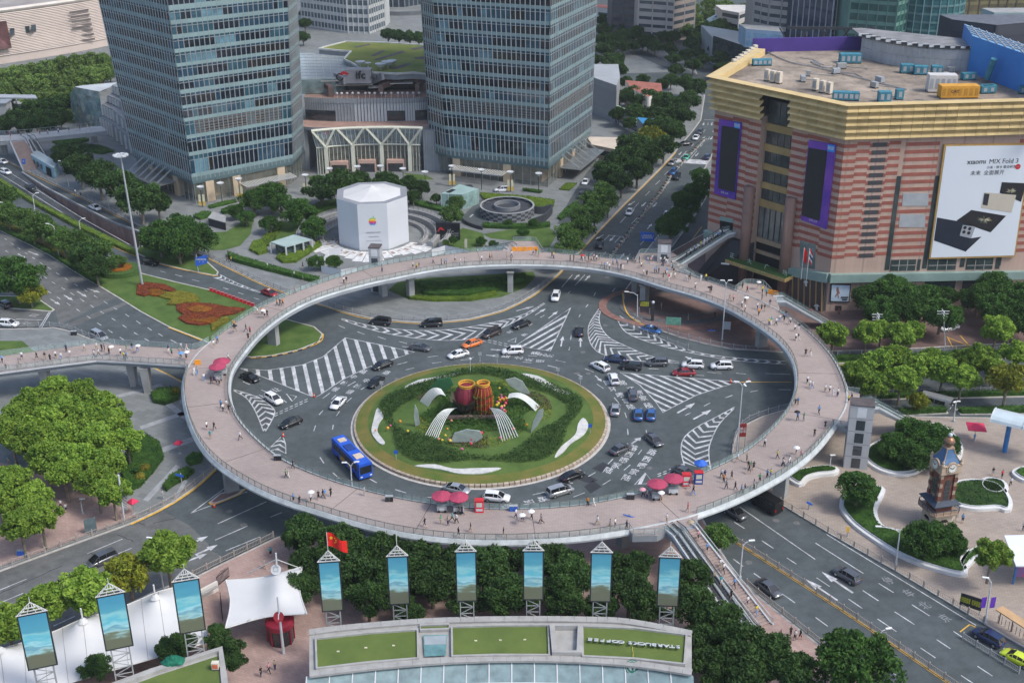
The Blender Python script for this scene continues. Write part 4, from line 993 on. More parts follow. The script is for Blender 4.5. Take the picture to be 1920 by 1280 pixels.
c=on(FR,1906,311);m=MB();q=[c+FR[1]*(.62*math.cos(t*.524))+ez*(.62*math.sin(t*.524))+FR[2]*.63 for t in range(12)];m.add(q,[list(range(12))]);m.build('poster_badge',RED,bill);bt('Leica',1906,311,.4,WHITE)
def pp(px,m_,o=.63,name='printed_phone'):
 m=MB();q=[on(FR,x,y)+FR[2]*o for x,y in px];m.add(q,[list(range(len(q)))]);m.build(name,m_,bill)
NAVY=mat('print_navy',(.02,.025,.04),.35,.1,.3);NAVY2=mat('print_dark',(.03,.033,.042),.35,.1,.3);SAND=mat('print_sand',(.5,.45,.37),.4,.06,.3)
pp([(1786,449),(1810,446),(1838,442),(1808,470)],NAVY2,.625);pp([(1755,406),(1828,419),(1809,470),(1749,449)],NAVY)
pp([(1803,420),(1826,423),(1818,445),(1797,440)],mat('print_grey',(.3,.32,.35),.4,.05,1),.64)
for x,y in((1807,425),(1816,427),(1805,433),(1814,435)):
 c=on(FR,x,y);m=MB();q=[c+FR[1]*(.4*math.cos(t*.785))+ez*(.4*math.sin(t*.785))+FR[2]*.65 for t in range(8)];m.add(q,[list(range(8))]);m.build('printed_lens',INK,bill)
pp([(1791,412),(1819,392),(1884,403),(1855,434)],INK);pp([(1876,340),(1922,342),(1912,377),(1872,360)],INK)
pp([(1843,359),(1903,364),(1894,397),(1837,388)],SAND,.64);pp([(1843,361),(1853,362),(1849,384),(1840,382)],NAVY2,.65)
for cx,cy,r_ in((1843,410,16),(1893,356,12)):
 for k in range(34):
  t=rnd.uniform(0,6.28);l=r_*rnd.uniform(.5,1);m_=mat(['spark_gold','spark_green','spark_white'][k%3],[(.6,.4,.15),(.25,.4,.25),(.7,.65,.6)][k%3],.5,.1,1)
  pp([(cx,cy-.4),(cx+l*math.cos(t),cy+.55*l*math.sin(t)),(cx+.5*l*math.cos(t+.05),cy+.6+.28*l*math.sin(t+.05))],m_,.66,'printed_spark')
shop=empty('corner_shopfront',(Cc.x,Cc.y,0),label='black corner shopfront with tan fins and white arrow logos',cat='shopfront')
slab(FL,[(1487,506),(1551,524),(1545,592),(1484,575)],.9,.85).build('glass_front',mat('dark_shop_glass',(.05,.052,.055),.2,.1,.2,spec=.6),shop)
for k in range(6):
 x=1491+k*11;slab(FL,[(x,508+k*3),(x+1.5,508.5+k*3),(x-.5,577+k*3),(x-2,576.5+k*3)],1.15,.3).build('fin',mat('tan_fin',(.34,.22,.1),.5,.1,1),shop)
for cx,cy,k in((1517,529,5),(1537,574,6)):
 m=MB();q=[on(FL,cx+x*k,cy+y*k)+FL[2]*1.2 for x,y in((-1,-.5),(-.4,-1.1),(.3,-1.1),(1,-.4),(.4,-.3),(.4,.9),(.1,1.1),(-.2,.9),(-.3,-.2))];m.add(q,[list(range(len(q)))]);m.build('logo',WHITE,shop)
post=empty('runner_poster',on(FR,1557,566),label='poster of a runner on the pink wall beside the black shopfront',cat='poster')
slab(FR,[(1557,531),(1595,532),(1592,566),(1555,565)],.3,.25).build('frame',DARKM,post);slab(FR,[(1559,533),(1593,534),(1590,564),(1557,563)],.34,.1).build('print',mat('poster_sea',(.5,.6,.68),.5,0,.25,col2=(.3,.42,.55)),post)
m=MB();[m.add([on(FR,x_,y_)+FR[2]*.36 for x_,y_ in q_],[(0,1,2,3)])for q_ in(((1576,555),(1590,555),(1589,558),(1575,558)),((1578,559),(1588,559),(1587,562),(1577,562)))];m.build('poster_text',INK,post)
m=MB();q=[on(FR,x,y)+FR[2]*.36 for x,y in((1568,537),(1571,537),(1572,543),(1574,549),(1571,550),(1572,558),(1570,558),(1569,551),(1566,556),(1564,555),(1568,548),(1567,542))];m.add(q,[list(range(len(q)))]);m.build('runner',mat('runner_print',(.25,.12,.1),.6,.1,1),post)
slab(FR,[(1566,573),(1578,573),(1577,589),(1565,589)],.06,.1).build('side_door',DARKM,sm)
pod=empty('entrance_pod',P(1330,520),label='dark angular entrance block under the mall escalator',cat='entrance')
b=MB();c=P(1345,520);b.loft([[c+Vector((x,y,0))for x,y in((-5,-2.5),(7,-6),(8,2),(-4,4))],[c+Vector((x,y,10.5))for x,y in((2,-2.5),(7,-5.5),(8,2),(3,3))]]);b.build('body',mat('dark_cladding',(.02,.022,.028),.4,.15,.3),pod)
m=MB();m.box(P(1357,490,6)+Vector((0,-2,0)),(1.9,.08,.4),-.3);m.build('lettering_strip',WHITE,pod)
path=[bk1,Lc,Cc,Rc_];TI=5;hT=(zc-zt)/TI
def crn(a,c,na,nc,k,skip=None):
 L=(c-a).length;n=max(1,round(L/2.3));z0,z1_=zt+k*hT,zt+(k+1)*hT;o0,o1=.15+k*.22,1.25+k*.22
 for i in range(n):
  p,q=a.lerp(c,i/n),a.lerp(c,(i+1)/n)
  if skip and k<4 and skip[0]-.2<(p-a).length+L/n*.5<skip[1]+.2:continue
  np_,nq=na.lerp(nc,i/n),na.lerp(nc,(i+1)/n)
  g=(q-p).normalized()*.03;p,q=p+g,q-g;m=MB()
  m.loft([[Vector((v.x,v.y,z))+w*o for v,w in((p,np_),(q,nq))][::s]for z,o,s in((z0,-.1,1),(z0+.06,o1-.12,1),(z0+.1,o1,1),(z0+hT*.3,o1-.08,1),(z0+hT*.62,o0+.25,1),(z1_-.02,o0,1),(z1_-.02,-.1,1))],False,False)
  m.build('cornice_panel',GOLD if rnd.random()<.75 else GOLD2,sm)
nb=Vector((-(bk1-Lc).y,(bk1-Lc).x,0)).normalized()
nl0=(nb+FL[2]);nl0=nl0/nl0.length/max(.6,nl0.normalized().dot(FL[2]))
ncr=(FL[2]+FR[2]);ncr=ncr/ncr.length/ncr.normalized().dot(FL[2])
for k in range(TI):
 crn(bk1,Lc,nb,nl0,k);crn(Lc,Cc,nl0,ncr,k,(uB0,uB1));crn(Cc,Rc_,ncr,FR[2],k)
top=MB();zq=zc+.02
edge=[bk1+nb*2.2,Lc+nl0*2.2,Cc+ncr*2.2,Rc_+FR[2]*2.2];inner=[bk1-nb*.4,Lc-nl0*.4,Cc-ncr*.4,Rc_-FR[2]*.4]
top.loft([[Vector((p.x,p.y,zq))for p in edge],[Vector((p.x,p.y,zq))for p in inner],[Vector((p.x,p.y,zq-1.6))for p in inner]],False,False);top.build('cornice_top',GOLD,sm)
zr_=zc-1.5
ROOFM=mat('stained_roof',(.42,.345,.27),.9,0,.07,col2=(.13,.108,.09),det=14,stain=.35)
m=MB();m.sheet(inner+[Vector((bk2.x,bk2.y+14,0)),Vector((bk1.x+10,bk1.y+14,0))],zr_);m.build('roof_surface',ROOFM,sm)
def roofbox(name,label,cat,x,y,dims,m_,rz=0.0,group=None,legs=False,extra=None,z=None):
 c=P(x,y,zr_ if z is None else z);r_=empty(name,c,rz,label=label,cat=cat,group=group)
 m=MB();m.box((0,0,.25),dims);obj('casing',m.mesh('casing',m_),r_,local=True)
 m=MB()
 for i in(-1,1):m.box((0,i*dims[1]*.35,0),(dims[0],.2,.25))
 obj('skid',m.mesh('skid',DARKM),r_,local=True)
 for i in range(max(1,int(dims[0]/1.1))):
  w=MB();w.box((-dims[0]/2+dims[0]*(i+.5)/max(1,int(dims[0]/1.1)),-dims[1]/2-.02,.25+dims[2]*.2),(.7,.06,dims[2]*.6));obj('grille',w.mesh('grille',extra or GREYM),r_,local=True)
 return r_
CREAMB=mat('cream_unit',(.58,.52,.42),.6,.1,1);TEAL=mat('teal_unit',(.05,.2,.26),.6,.2,.8)
rot=math.atan2(FL[1].y,FL[1].x)
for k,(x,y)in enumerate(((1438,152),(1449,155),(1460,157))):
 roofbox('cooling_unit','cream cooling unit, %s of three near the mall roof edge'%('first','middle','last')[k],'cooling unit',x,y,(1.1,1.1,2.4),CREAMB,rot,'cream units by the street end of the roof')
for k,(x,y)in enumerate(((1528,170),(1541,174),(1554,177))):
 roofbox('cooling_unit','cream cooling unit, %s of the trio behind the mall corner'%('first','middle','last')[k],'cooling unit',x,y,(1.1,1.1,2.4),CREAMB,rot,'cream units behind the mall corner')
for k in range(9):
 x,y=mix(1376,1428,k/8),mix(128,92,k/8)
 roofbox('cooling_unit','cream cooling unit on the mall roof street edge, %s from the front corner'%ORD[k],'cooling unit',x,y,(1.0,1.0,1.9),CREAMB,rot+1.2,'cream units along the roof edge')
for x,y,d_,lb in((1428,123,(4.5,1.6,1.3),'teal duct unit beside the row of cream units'),(1593,118,(5.0,2.6,2.0),'teal air handler standing before the grey drum'),(1585,188,(5.5,1.8,1.6),'teal duct unit close behind the gold cornice'),(1657,191,(2.6,2,2),'small square blue tank behind the cornice'),(1700,137,(3,2,1.8),'teal fan box at the foot of the drum, leftmost'),(1725,140,(3,2,1.8),'teal fan box at the foot of the drum, middle'),(1755,140,(2.4,2,1.8),'teal fan box at the foot of the drum, rightmost'),(1685,187,(1.6,1.2,2),'narrow teal box beside the square blue tank')):
 roofbox('duct_unit',lb,'roof unit',x,y,d_,TEAL,rnd.uniform(-.3,.1))
roofbox('white_container','white plant container behind the yellow one on the roof','container',1763,172,(6.0,2.8,3.6),mat('white_container_m',(.55,.54,.52),.6,.1,.5),-.08)
yc=roofbox('yellow_container','yellow generator container on the mall roof','container',1795,183,(8.2,2.6,2.5),mat('yellow_container_m',(.6,.3,.04),.6,.12,.6),.02,extra=mat('yellow_rib',(.45,.22,.03),.6,.1,1))
m=MB();put_text(m,'CAT',Vector((-1.2,-1.36,1.6)),ex,ez,.9,.01,bold=True);obj('lettering',m.mesh('lettering',INK),yc,local=True)
for k in range(9):
 x,y=1775+(k*37)%150,150+(k*23)%45
 roofbox('duct_unit','teal duct box before the blue hall, %s in the cluster from the left'%ORD[sorted(range(9),key=lambda j:(j*37)%150).index(k)],'roof unit',x+40,y,(3.2,1.6,1.4),TEAL,rnd.uniform(-.5,.5),'ducts before the blue hall')
for pts,lb in(([(1440,100),(1480,118),(1530,128),(1620,150),(1700,170)],'long grey pipe snaking over the mall roof'),([(1540,122),(1520,117),(1545,128),(1560,127)],'short looping pipe on the mall roof')):
 m=MB();m.tube([p+Vector((0,0,.25))for p in crom(PL(pts,zr_),4)],.16,5);m.build('roof_pipe',mat('galvanised',(.35,.34,.33),.5,.15,.5),label=lb,cat='pipe')
for k in range(22):
 x,y=1500+(k*67)%330,108+(k*31)%80
 if y>96+(x-1341)*.17+30:y-=30
 if k%2:roofbox('roof_box','small roof box on the mall top, %s of the scattered ones from the left'%ORD[sorted(range(1,22,2),key=lambda j:(j*67)%330).index(k)],'roof unit',x,y,(1.2+k%3*.5,1,.7+k%2*.4),(CREAMB,GREYM,TEAL,CONC)[k%4],k*.3)
 else:m=MB();m.tube([P(x,y,zr_+.15),P(x+25+k,y+4,zr_+.15),P(x+45,y+14-k*.5,zr_+.15)],.1,5);m.build('roof_pipe',MATS['galvanised'],label='thin pipe lying on the mall roof, %s from the left'%ORD[sorted(range(0,22,2),key=lambda j:(j*67)%330).index(k)],cat='pipe')
dr=empty('roof_drum',P(1715,135,zr_),label='curved pale grey drum wall rising from the mall roof',cat='roof structure')
q=crom(PL([(1612,108),(1660,120),(1720,129),(1780,133),(1830,134)],zr_),6);hh=5.2
for i in range(0,len(q)-1):
 for r_ in range(2):
  m=MB();a,c=q[i],q[i+1];g=(c-a)*.012;m.add([a+g+ez*(r_*hh/2),c-g+ez*(r_*hh/2),c-g+ez*((r_+1)*hh/2-.05),a+g+ez*((r_+1)*hh/2-.05)],[(0,1,2,3)]);m.build('wall_panel',mat('drum_panel',(.36,.37,.38),.6,.1,.4),dr)
m=MB();qq=[p+ez*hh for p in q];m.prism([(p.x,p.y)for p in qq]+[(qq[-1].x+5,qq[-1].y+9),(qq[0].x,qq[0].y+12)],zr_+hh-.4,zr_+hh,0);m.build('roof',mat('drum_roof',(.22,.22,.22),.8,.25,.3),dr)
for k in range(len(q)-1):
 m=MB();a=q[k].lerp(q[k+1],.5)+ez*(hh+.1);m.box(a,(2.4,.5,.5),.0);m.build('vent_hood',DARKM if k%2 else WHITE,dr)
BL1=mat('blue_hall',(.03,.16,.5),.5,0,.08,col2=(.05,.24,.6));BL2=mat('blue_glass_roof',(.2,.4,.62),.25,.1,.1,spec=.7)
bh=empty('blue_hall',P(1850,175,zr_),label='bright blue clad hall with a glazed roof on the mall top',cat='roof structure')
a,c=P(1814,135,zr_),P(1925,178,zr_);u=(c-a).normalized();nrm=Vector((-u.y,u.x,0));hb=PV(1820,68,a).z-zr_
e2=c+u*16;q=[a,e2,e2+Vector((2,15,0)),a+Vector((3,15,0))]
m=MB();m.prism([(p.x,p.y)for p in q],zr_,zr_+hb,0,1);m.build('walls',[BL1,BL2],bh)
for i in range(1,12):
 m=MB();p=q[0].lerp(q[1],i/12);r_=q[3].lerp(q[2],i/12);m.bar(Vector((p.x,p.y,zr_+hb+.1)),Vector((r_.x,r_.y,zr_+hb+.1)),.2);m.build('roof_bar',GREYM,bh)
for i in range(1,5):
 m=MB();p=q[0].lerp(q[3],i/5);r_=q[1].lerp(q[2],i/5);m.bar(Vector((p.x,p.y,zr_+hb+.1)),Vector((r_.x,r_.y,zr_+hb+.1)),.2);m.build('roof_bar',GREYM,bh)
for x in(1843,1872):
 p=P(x,150,zr_);m=MB();nn=u.cross(ez);m.tube([p-u*.5+Vector((0,-3,.8)),p+Vector((0,-3.2,3)),p+u+Vector((0,-3.0,5.6))],.7,8);m.build('duct',TEAL,bh)
pf=empty('purple_fascia',P(1525,97,zr_),label='long purple fascia board behind the mall roof',cat='roof structure')
a,c=P(1411,98,zr_),P(1641,94,zr_);m=MB();d=(c-a);nn=Vector((d.y,-d.x,0)).normalized();hp=PV(1525,71,(a+c)/2).z-zr_
m.loft([[a,c,c-nn*.8,a-nn*.8],[p+ez*hp for p in(a,c,c-nn*.8,a-nn*.8)]]);m.build('board',mat('purple_board',(.07,.04,.22),.5,.08,.2),pf)
for k in range(9):
 m=MB();p=a.lerp(c,.3+k*.085)-nn*2;m.bar(p+ez*hp*.6,p+d.normalized()*(2.5 if k%2 else-2.5)+ez*(hp+2.2),.3);m.build('truss_brace',DARKM,pf)
m=MB();m.bar(a.lerp(c,.28)-nn*2+ez*(hp+2.2),c-nn*2+ez*(hp+1.6),.6);m.build('truss_chord',DARKM,pf)
for k in range(4):
 roofbox('cooling_unit','cream cooling unit beyond the purple fascia, %s from the left'%ORD[k],'cooling unit',1661+k*7,80+k*1.5,(1.4,1.4,2.6),CREAMB,0,'cream units beyond the fascia')
def PX(x,dep,z=0.0,y=40):
 d=ray(x,y);t=dep/d.y;return Vector((d.x*t,dep,z))
def block(name,label,corners,h,st,wall,glass,gap=.45,pier=0,pm=None,roof=None,cat='building',group=None,back=14,vis=None,z0=0.0,pw=.5):
 """corners: (pixel x, depth) of the faces turned to us, left to right; storeys of recessed glass"""
 q=[PX(x,d)for x,d in corners];r_=empty(name,q[0],label=label,cat=cat,group=group)
 n=len(q);bk=[q[-1]+Vector((1,back,0)),q[0]+Vector((-1,back,0))]
 m=MB();m.prism([(p.x,p.y)for p in q+bk],z0,h,0,1);m.build('wall',[wall,roof or CONC],r_)
 for i in range(n-1):
  a,c=q[i],q[i+1];d=(c-a).normalized();nn=Vector((d.y,-d.x,0));L=(c-a).length
  k=0;z=z0+st*.3
  while z+st*gap<h-.3:
   m=MB();u0,u1=a+d*min(.5,L*.05),c-d*min(.5,L*.05);o=nn*.06
   m.add([u0+o+ez*z,u1+o+ez*z,u1+o+ez*(z+st*(1-gap)),u0+o+ez*(z+st*(1-gap))],[(0,1,2,3)]);m.build('window_band',glass,r_)
   z+=st
  if pier:
   for j in range(int(L/pier)+1):
    m=MB();p=a+d*(L*j/max(1,int(L/pier)))+nn*.08;m.bar(p+ez*z0,p+ez*h,pw,.35);m.build('pier',pm or wall,r_)
 return r_
FGL=glassmat('far_glass',(.05,.065,.08),.1);FGL2=glassmat('far_glass_blue',(.07,.1,.12),.1)
SLABW=mat('slab_concrete',(.45,.46,.45),.7,.08,.1);SLABL=mat('slab_cream',(.66,.64,.58),.7,.06,.1);STONE=mat('museum_stone',(.52,.44,.39),.8,.08,.06)
block('slab_office','pale slab office block with dense window rows behind the mall roof',[(566,590),(652,572),(692,570),(722,585)],120,3.9,SLABW,FGL2,.42,2.1,SLABW,pw=.35)
block('dark_fin_tower','dark blue office tower with vertical fins behind the mall roof',[(716,640),(760,640),(800,650)],150,4.2,mat('navy_wall',(.035,.045,.06),.5,.15,.1),glassmat('navy_glass',(.03,.045,.06)),.25,2.6,mat('pale_fin',(.22,.26,.3),.5,.1,.2),pw=.6)
t_=empty('round_podium',PX(755,622),label='round dark podium with white cable stays below the finned tower',cat='building')
c=PX(758,640);m=MB();zp=PD(757,58,618).z;m.lathe((c.x,c.y,0),[(24,0),(24,max(2,zp-6)),(26,zp-2),(26,zp),(22,zp+.5)],32);m.build('rim',mat('podium_dark',(.12,.13,.14),.5,.15,.2),t_)
for k in range(14):
 t=math.pi*(1.1+.8*k/13);m=MB();m.bar((c.x+25*math.cos(t),c.y+25*math.sin(t),zp),(c.x+16*math.cos(t+.1),c.y+16*math.sin(t+.1),zp+8),.35);m.build('cable_stay',WHITE,t_)
RES=mat('residential_wall',(.4,.37,.34),.8,.08,.1);RESD=mat('residential_dark',(.1,.095,.095),.8,.15,.1)
block('apartment_tower','beige and dark apartment tower nearest the glass towers',[(1147,560),(1190,555),(1212,552)],110,3.3,RESD,FGL,.55,4,RESD)
block('apartment_tower','beige apartment tower with projecting balconies above the street trees',[(1196,545),(1250,540),(1262,538)],110,3.3,RES,FGL,.6,5,RES)
block('apartment_tower','beige apartment tower edge beside the brown balconies',[(1262,548),(1302,560)],110,3.3,mat('residential_brown',(.3,.25,.22),.8,.1,.1),FGL,.55,6,RES)
block('apartment_tower','beige apartment tower left of the dark finned office',[(1412,520),(1440,512),(1487,505)],110,3.3,RES,FGL,.58,4,RES)
block('finned_office','navy office tower with white vertical ribs behind the purple fascia',[(1484,500),(1560,480),(1596,495)],110,4.0,mat('navy_office',(.03,.04,.07),.5,.1,.1),glassmat('navy_office_glass',(.03,.045,.08)),.3,3.0,mat('white_rib',(.4,.43,.46),.5,.08,.2),pw=.4)
block('green_glass_tower','green glass office tower behind the purple fascia',[(1590,470),(1680,462),(1700,470)],120,3.8,mat('green_spandrel',(.12,.24,.2),.4,.2,.1),glassmat('green_glass',(.03,.1,.085),.06),.35,3,mat('green_mullion',(.09,.17,.15),.5,.1,.2),pw=.25)
t_=empty('teal_round_tower',PX(1737,470),label='round teal glass tower behind the grey roof drum',cat='building');c=PX(1737,478);m=MB()
m.lathe((c.x,c.y,0),[(13,0),(13,120)],28);m.build('glazing',glassmat('teal_glass',(.03,.12,.13),.06),t_)
for k in range(34):
 m=MB();m.lathe((c.x,c.y,20+k*3),[(13.05,0),(13.25,0),(13.25,.7),(13.05,.7)],28);m.build('spandrel',mat('teal_spandrel',(.1,.2,.2),.4,.1,.2),t_)
for k in range(28):
 t=k*2*math.pi/28;m=MB();m.bar((c.x+13.2*math.cos(t),c.y+13.2*math.sin(t),0),(c.x+13.2*math.cos(t),c.y+13.2*math.sin(t),120),.3);m.build('mullion',mat('teal_mullion',(.16,.28,.28),.5,.1,.3),t_)
block('gold_glass_block','bronze glass block between the teal tower and the frame edge',[(1775,520),(1850,525),(2000,530)],120,4,mat('olive_spandrel',(.16,.14,.07),.5,.15,.1),glassmat('bronze_glass',(.1,.085,.045)),.35,4,BRONZE)
block('dark_roof_block','dark flat block with ribbed roof behind the blue hall',[(1785,330),(1870,322),(2000,330)],PD(1830,42,326).z,5,mat('charcoal_wall',(.04,.045,.06),.6,.1,.1),mat('charcoal_panel',(.05,.055,.07),.6,.1,.2),.5,roof=mat('ribbed_roof',(.12,.13,.15),.7,.2,.8),back=7)
block('teal_flat_block','pale teal glass block at the frame edge behind the blue hall',[(1862,372),(2000,372)],PD(1900,24,372).z,3.5,mat('pale_teal',(.3,.4,.4),.4,.1,.1),FGL2,.5,back=8)
block('low_hall','long low grey hall with dark glass at the street end of the mall',[(1338,505),(1412,480),(1440,485)],PD(1380,84,490).z,12,mat('hall_grey',(.34,.36,.37),.6,.1,.1),glassmat('hall_glass',(.04,.05,.055)),.35,roof=mat('hall_roof',(.36,.38,.38),.7,.1,.1),back=26)
block('hall_glasshouse','blue tinted glazed roof house left of the purple fascia',[(1400,480),(1470,474)],PD(1430,60,474).z,3,mat('pale_blue_frame',(.3,.42,.55),.4,.1,.2),glassmat('pale_blue_glass',(.2,.35,.5)),.4,back=10,z0=PD(1430,80,474).z-3)
t_=empty('pale_dome',PX(1355,520),label='small pale blue dome among the far trees',cat='building');c=P(1355,62);m=MB();m.lathe((c.x,c.y,0),[(9,0),(9,3),(7.5,6),(4,8),(.2,8.8)],18);m.build('shell',mat('dome_blue',(.35,.48,.55),.4,.1,.2),t_,smooth=True)
WW=mat('white_render',(.62,.6,.56),.8,.08,.2);PR=mat('red_tile_roof',(.32,.12,.09),.8,.2,.5);GRF=mat('pale_green_roof',(.35,.5,.36),.7,.1,.2)
block('white_house','white two-storey house with reddish roof by the side street',[(1188,425),(1222,412),(1248,420)],9,3.2,WW,FGL,.55,3,WW,PR,back=12)
block('green_roof_shed','low white shed with pale green roof beside the reddish-roofed house',[(1165,410),(1205,395)],4.5,4,WW,FGL,.5,roof=GRF,back=12)
block('grey_box_building','plain grey box building beside the street tower',[(1112,425),(1160,412),(1166,425)],13,12,mat('box_grey',(.3,.31,.32),.8,.08,.1),mat('box_grey_panel',(.27,.28,.29),.8,.08,.1),.4,roof=mat('box_roof',(.33,.35,.37),.7,.1,.2),back=20)
block('blue_canopy_booth','small booth with bright blue roof on the side street',[(1213,385),(1240,383)],7,3.3,mat('booth_grey',(.25,.27,.28),.7,.1,.3),FGL,.4,roof=mat('booth_blue',(.04,.22,.45),.5,.1,.5),back=8)
block('white_low_building','white low building with flat roof among the far trees',[(1352,560),(1385,552),(1400,560)],12,4,WW,FGL,.6,roof=WW,back=12)
block('red_roof_house','small red-roofed house right at the top behind the street tower',[(1120,590),(1150,585)],8,3.5,WW,FGL,.6,roof=PR,back=10)
block('market_shed','long pale shed roof beyond the street trees',[(1115,372),(1175,365),(1222,370)],4,4,mat('tan_wall',(.4,.34,.27),.8,.1,.2),FGL,.6,roof=mat('tan_roof',(.55,.47,.38),.7,.1,.2),back=9)
mu=empty('ribbed_stone_hall',P(60,112),label='curved pinkish stone hall with horizontal ribs behind the park trees',cat='building')
q=crom(PL([(-260,165),(-80,134),(60,112),(150,97),(215,84)]),6);zm=[PV(60,16,P(60,112)).z+(0 if i<12 else 0)for i in range(len(q))]
zq=zm[0];m=MB();m.loft([q,[p+ez*zq for p in q]],False,False);m.build('wall',STONE,mu)
for k in range(26):
 z=3.5+k*(zq-4)/26;m=MB()
 m.tube([p+Vector((0,-.25,z))for p in q],.28,4);m.build('rib',mat('museum_rib',(.58,.5,.45),.75,.08,.1),mu)
m=MB();m.prism([(p.x,p.y)for p in q]+[(q[-1].x,q[-1].y+70),(q[0].x,q[0].y+70)],zq-.5,zq,0);m.build('roof',mat('museum_roof',(.3,.27,.25),.8,.2,.1),mu)
m=MB();m.tube([p+ez*(zq+.4)for p in q],.9,6);m.build('roof_edge',mat('museum_edge',(.6,.55,.5),.7,.1,.2),mu)
def mwin(px,m_,nm):
 b=MB();pts=[]
 for x,y in px:
  i=min(range(len(q)-1),key=lambda j:abs(PD(x,y,q[j].y).x-q[j].x));pts.append(PD(x,y,q[i].y-.8))
 b.add(pts,[list(range(len(pts)))]);b.build(nm,m_,mu)
mwin([(-30,45),(12,40),(22,90),(-25,97)],mat('brown_banner',(.11,.05,.05),.6,.4,.3),'banner')
for x,y in((18,54),(46,50),(58,47)):mwin([(x,y),(x+9,y-1),(x+10,y+12),(x+1,y+13)],FGL,'window')
for k in range(7):mwin([(130+k*2,22+k*9),(166+k*2,17+k*9),(166+k*2,21+k*9),(130+k*2,26+k*9)],mat('museum_slot',(.16,.14,.13),.8,.1,1),'slot_window')
cr=empty('faceted_glass_annex',P(165,240),label='faceted pale glass annex beside the left glass tower',cat='building')
bot=PL([(136,226),(165,236),(195,246)]);tp=[PV(131,178,bot[0]),PV(140,163,bot[1]),PV(186,172,bot[2])]
TRI=[glassmat('facet_a',(.26,.34,.34),.15),glassmat('facet_b',(.18,.26,.27),.15),glassmat('facet_c',(.33,.36,.33),.15),glassmat('facet_d',(.2,.3,.26),.15)]
for i in range(2):
 nu,nv=5,6
 G=[[(bot[i].lerp(bot[i+1],a/nu)).lerp(tp[i].lerp(tp[i+1],a/nu),c/nv)+Vector((0,rnd.uniform(-.15,.15),0))for c in range(nv+1)]for a in range(nu+1)]
 for a in range(nu):
  for c in range(nv):
   for tri in(((a,c),(a+1,c),(a+1,c+1)),((a,c),(a+1,c+1),(a,c+1))):
    m=MB();m.add([G[x][y]for x,y in tri],[(0,1,2)]);m.build('glass_facet',rnd.choice(TRI),cr)
m=MB();tp4=tp+[tp[2]+Vector((4,14,0)),tp[0]+Vector((0,14,0))];m.add(tp4,[list(range(5))]);m.build('roof',mat('annex_roof',(.5,.52,.52),.6,.1,.2),cr)
ter=empty('stepped_terrace_block',P(215,262),label='stepped grey terrace block between the annex and the left tower',cat='building')
b0=PL([(193,247),(213,258),(252,292)]);h0=PV(193,165,b0[0]).z
for k,(f0,f1,o)in enumerate(((0,.34,0),(.36,.62,.8),(.64,.8,2.5),(.82,1,4))):
 m=MB();q2=[p+Vector((o,o,0))for p in b0];m.prism([(p.x,p.y)for p in q2]+[(q2[-1].x,q2[-1].y+16),(q2[0].x+4,q2[0].y+16)],h0*f0 if k else .1,h0*f1,0,1);m.build('storey',[PANELD,CONC],ter)
 for j in range(9):
  p=q2[0].lerp(q2[1],j/4)if j<5 else q2[1].lerp(q2[2],(j-4)/4.5);m=MB();m.box((p.x,p.y-.1,h0*f0+.1),(.9,.3,h0*(f1-f0)-.4));m.build('stone_pier',mat('pale_pier',(.5,.49,.46),.7,.1,.3),ter)
fb=empty('far_footbridge',P(90,268),label='grey footbridge crossing the road beyond the left tower',cat='footbridge')
m=MB();m.prism(PL([(-60,258),(60,250),(190,236),(200,246),(60,261),(-60,270)],6.5),5.3,6.5,1,0,True);m.build('deck',[mat('far_deck',(.36,.36,.35),.8,.1,.3),SOFFIT],fb)
rail_run(PL([(-60,257),(60,249),(190,235)],6.5),fb,glass=False);rail_run(PL([(-60,271),(20,264)],6.5),fb,glass=False);rail_run(PL([(72,260),(200,246)],6.5),fb,glass=False)
for x,y in((178,268),(10,290)):
 c=P(x,y);m=MB();m.box(c,(1.6,1.6,5.3));m.build('pier',CONC,fb)
flight('staircase','pinkish stair descending from the far footbridge',P(35,264,6.5),P(60,318,.2),5.0,'stairs',.5,cat='staircase')
flight('escalator','pair-rail escalator beside the far footbridge stair',P(52,262,6.5),P(78,306,.2),1.6,cat='escalator')
flight('escalator','escalator farther from the road by the far footbridge stair',P(62,260,6.5),P(88,303,.2),1.3,cat='escalator')
hut=empty('stone_hut',P(5,250),label='small grey stone lift hut at the far footbridge',cat='hut');m=MB();c=PX(8,P(5,262).y+6,6.5,245);m.box(c,(6,5,4.5));m.build('walls',CONC,hut);m=MB();m.box(c+ez*4.5,(6.6,5.6,.4));m.build('roof',PANELD,hut)
pv=empty('blue_pavilion',P(80,318),label='light blue pavilion shed below the far footbridge',cat='pavilion');q2=PL([(61,310),(104,336),(112,326),(72,300)]);m=MB();m.prism([(p.x,p.y)for p in q2],.1,3.4,0,1);m.build('walls',[mat('pavilion_blue',(.28,.45,.52),.6,.1,.3),mat('pavilion_roof',(.4,.46,.45),.6,.1,.3)],pv)
for f_ in(.15,.3,.45):m=MB();p=q2[0].lerp(q2[1],f_)+Vector((-.2,-.2,.8));m.box(p,(1.2,.15,1.6),math.atan2((q2[1]-q2[0]).y,(q2[1]-q2[0]).x));m.build('window',FGL,pv)
m=MB();p=q2[0].lerp(q2[1],.78)+Vector((-.2,-.2,.1));m.box(p,(3.4,.2,2.6),math.atan2((q2[1]-q2[0]).y,(q2[1]-q2[0]).x));m.build('shop_opening',MATS['dark_void'],pv)
cw=empty('covered_walkway',P(30,205),label='flat-roofed elevated walkway among the park trees',cat='walkway');m=MB();m.prism(PL([(-60,176),(66,178),(70,184),(-60,182)],9),8.6,9,0);m.build('roof',GREYM,cw);m=MB();m.prism(PL([(-60,190),(64,190),(70,195),(-60,196)],5.5),4.8,5.5,0);m.build('deck',CONC,cw)
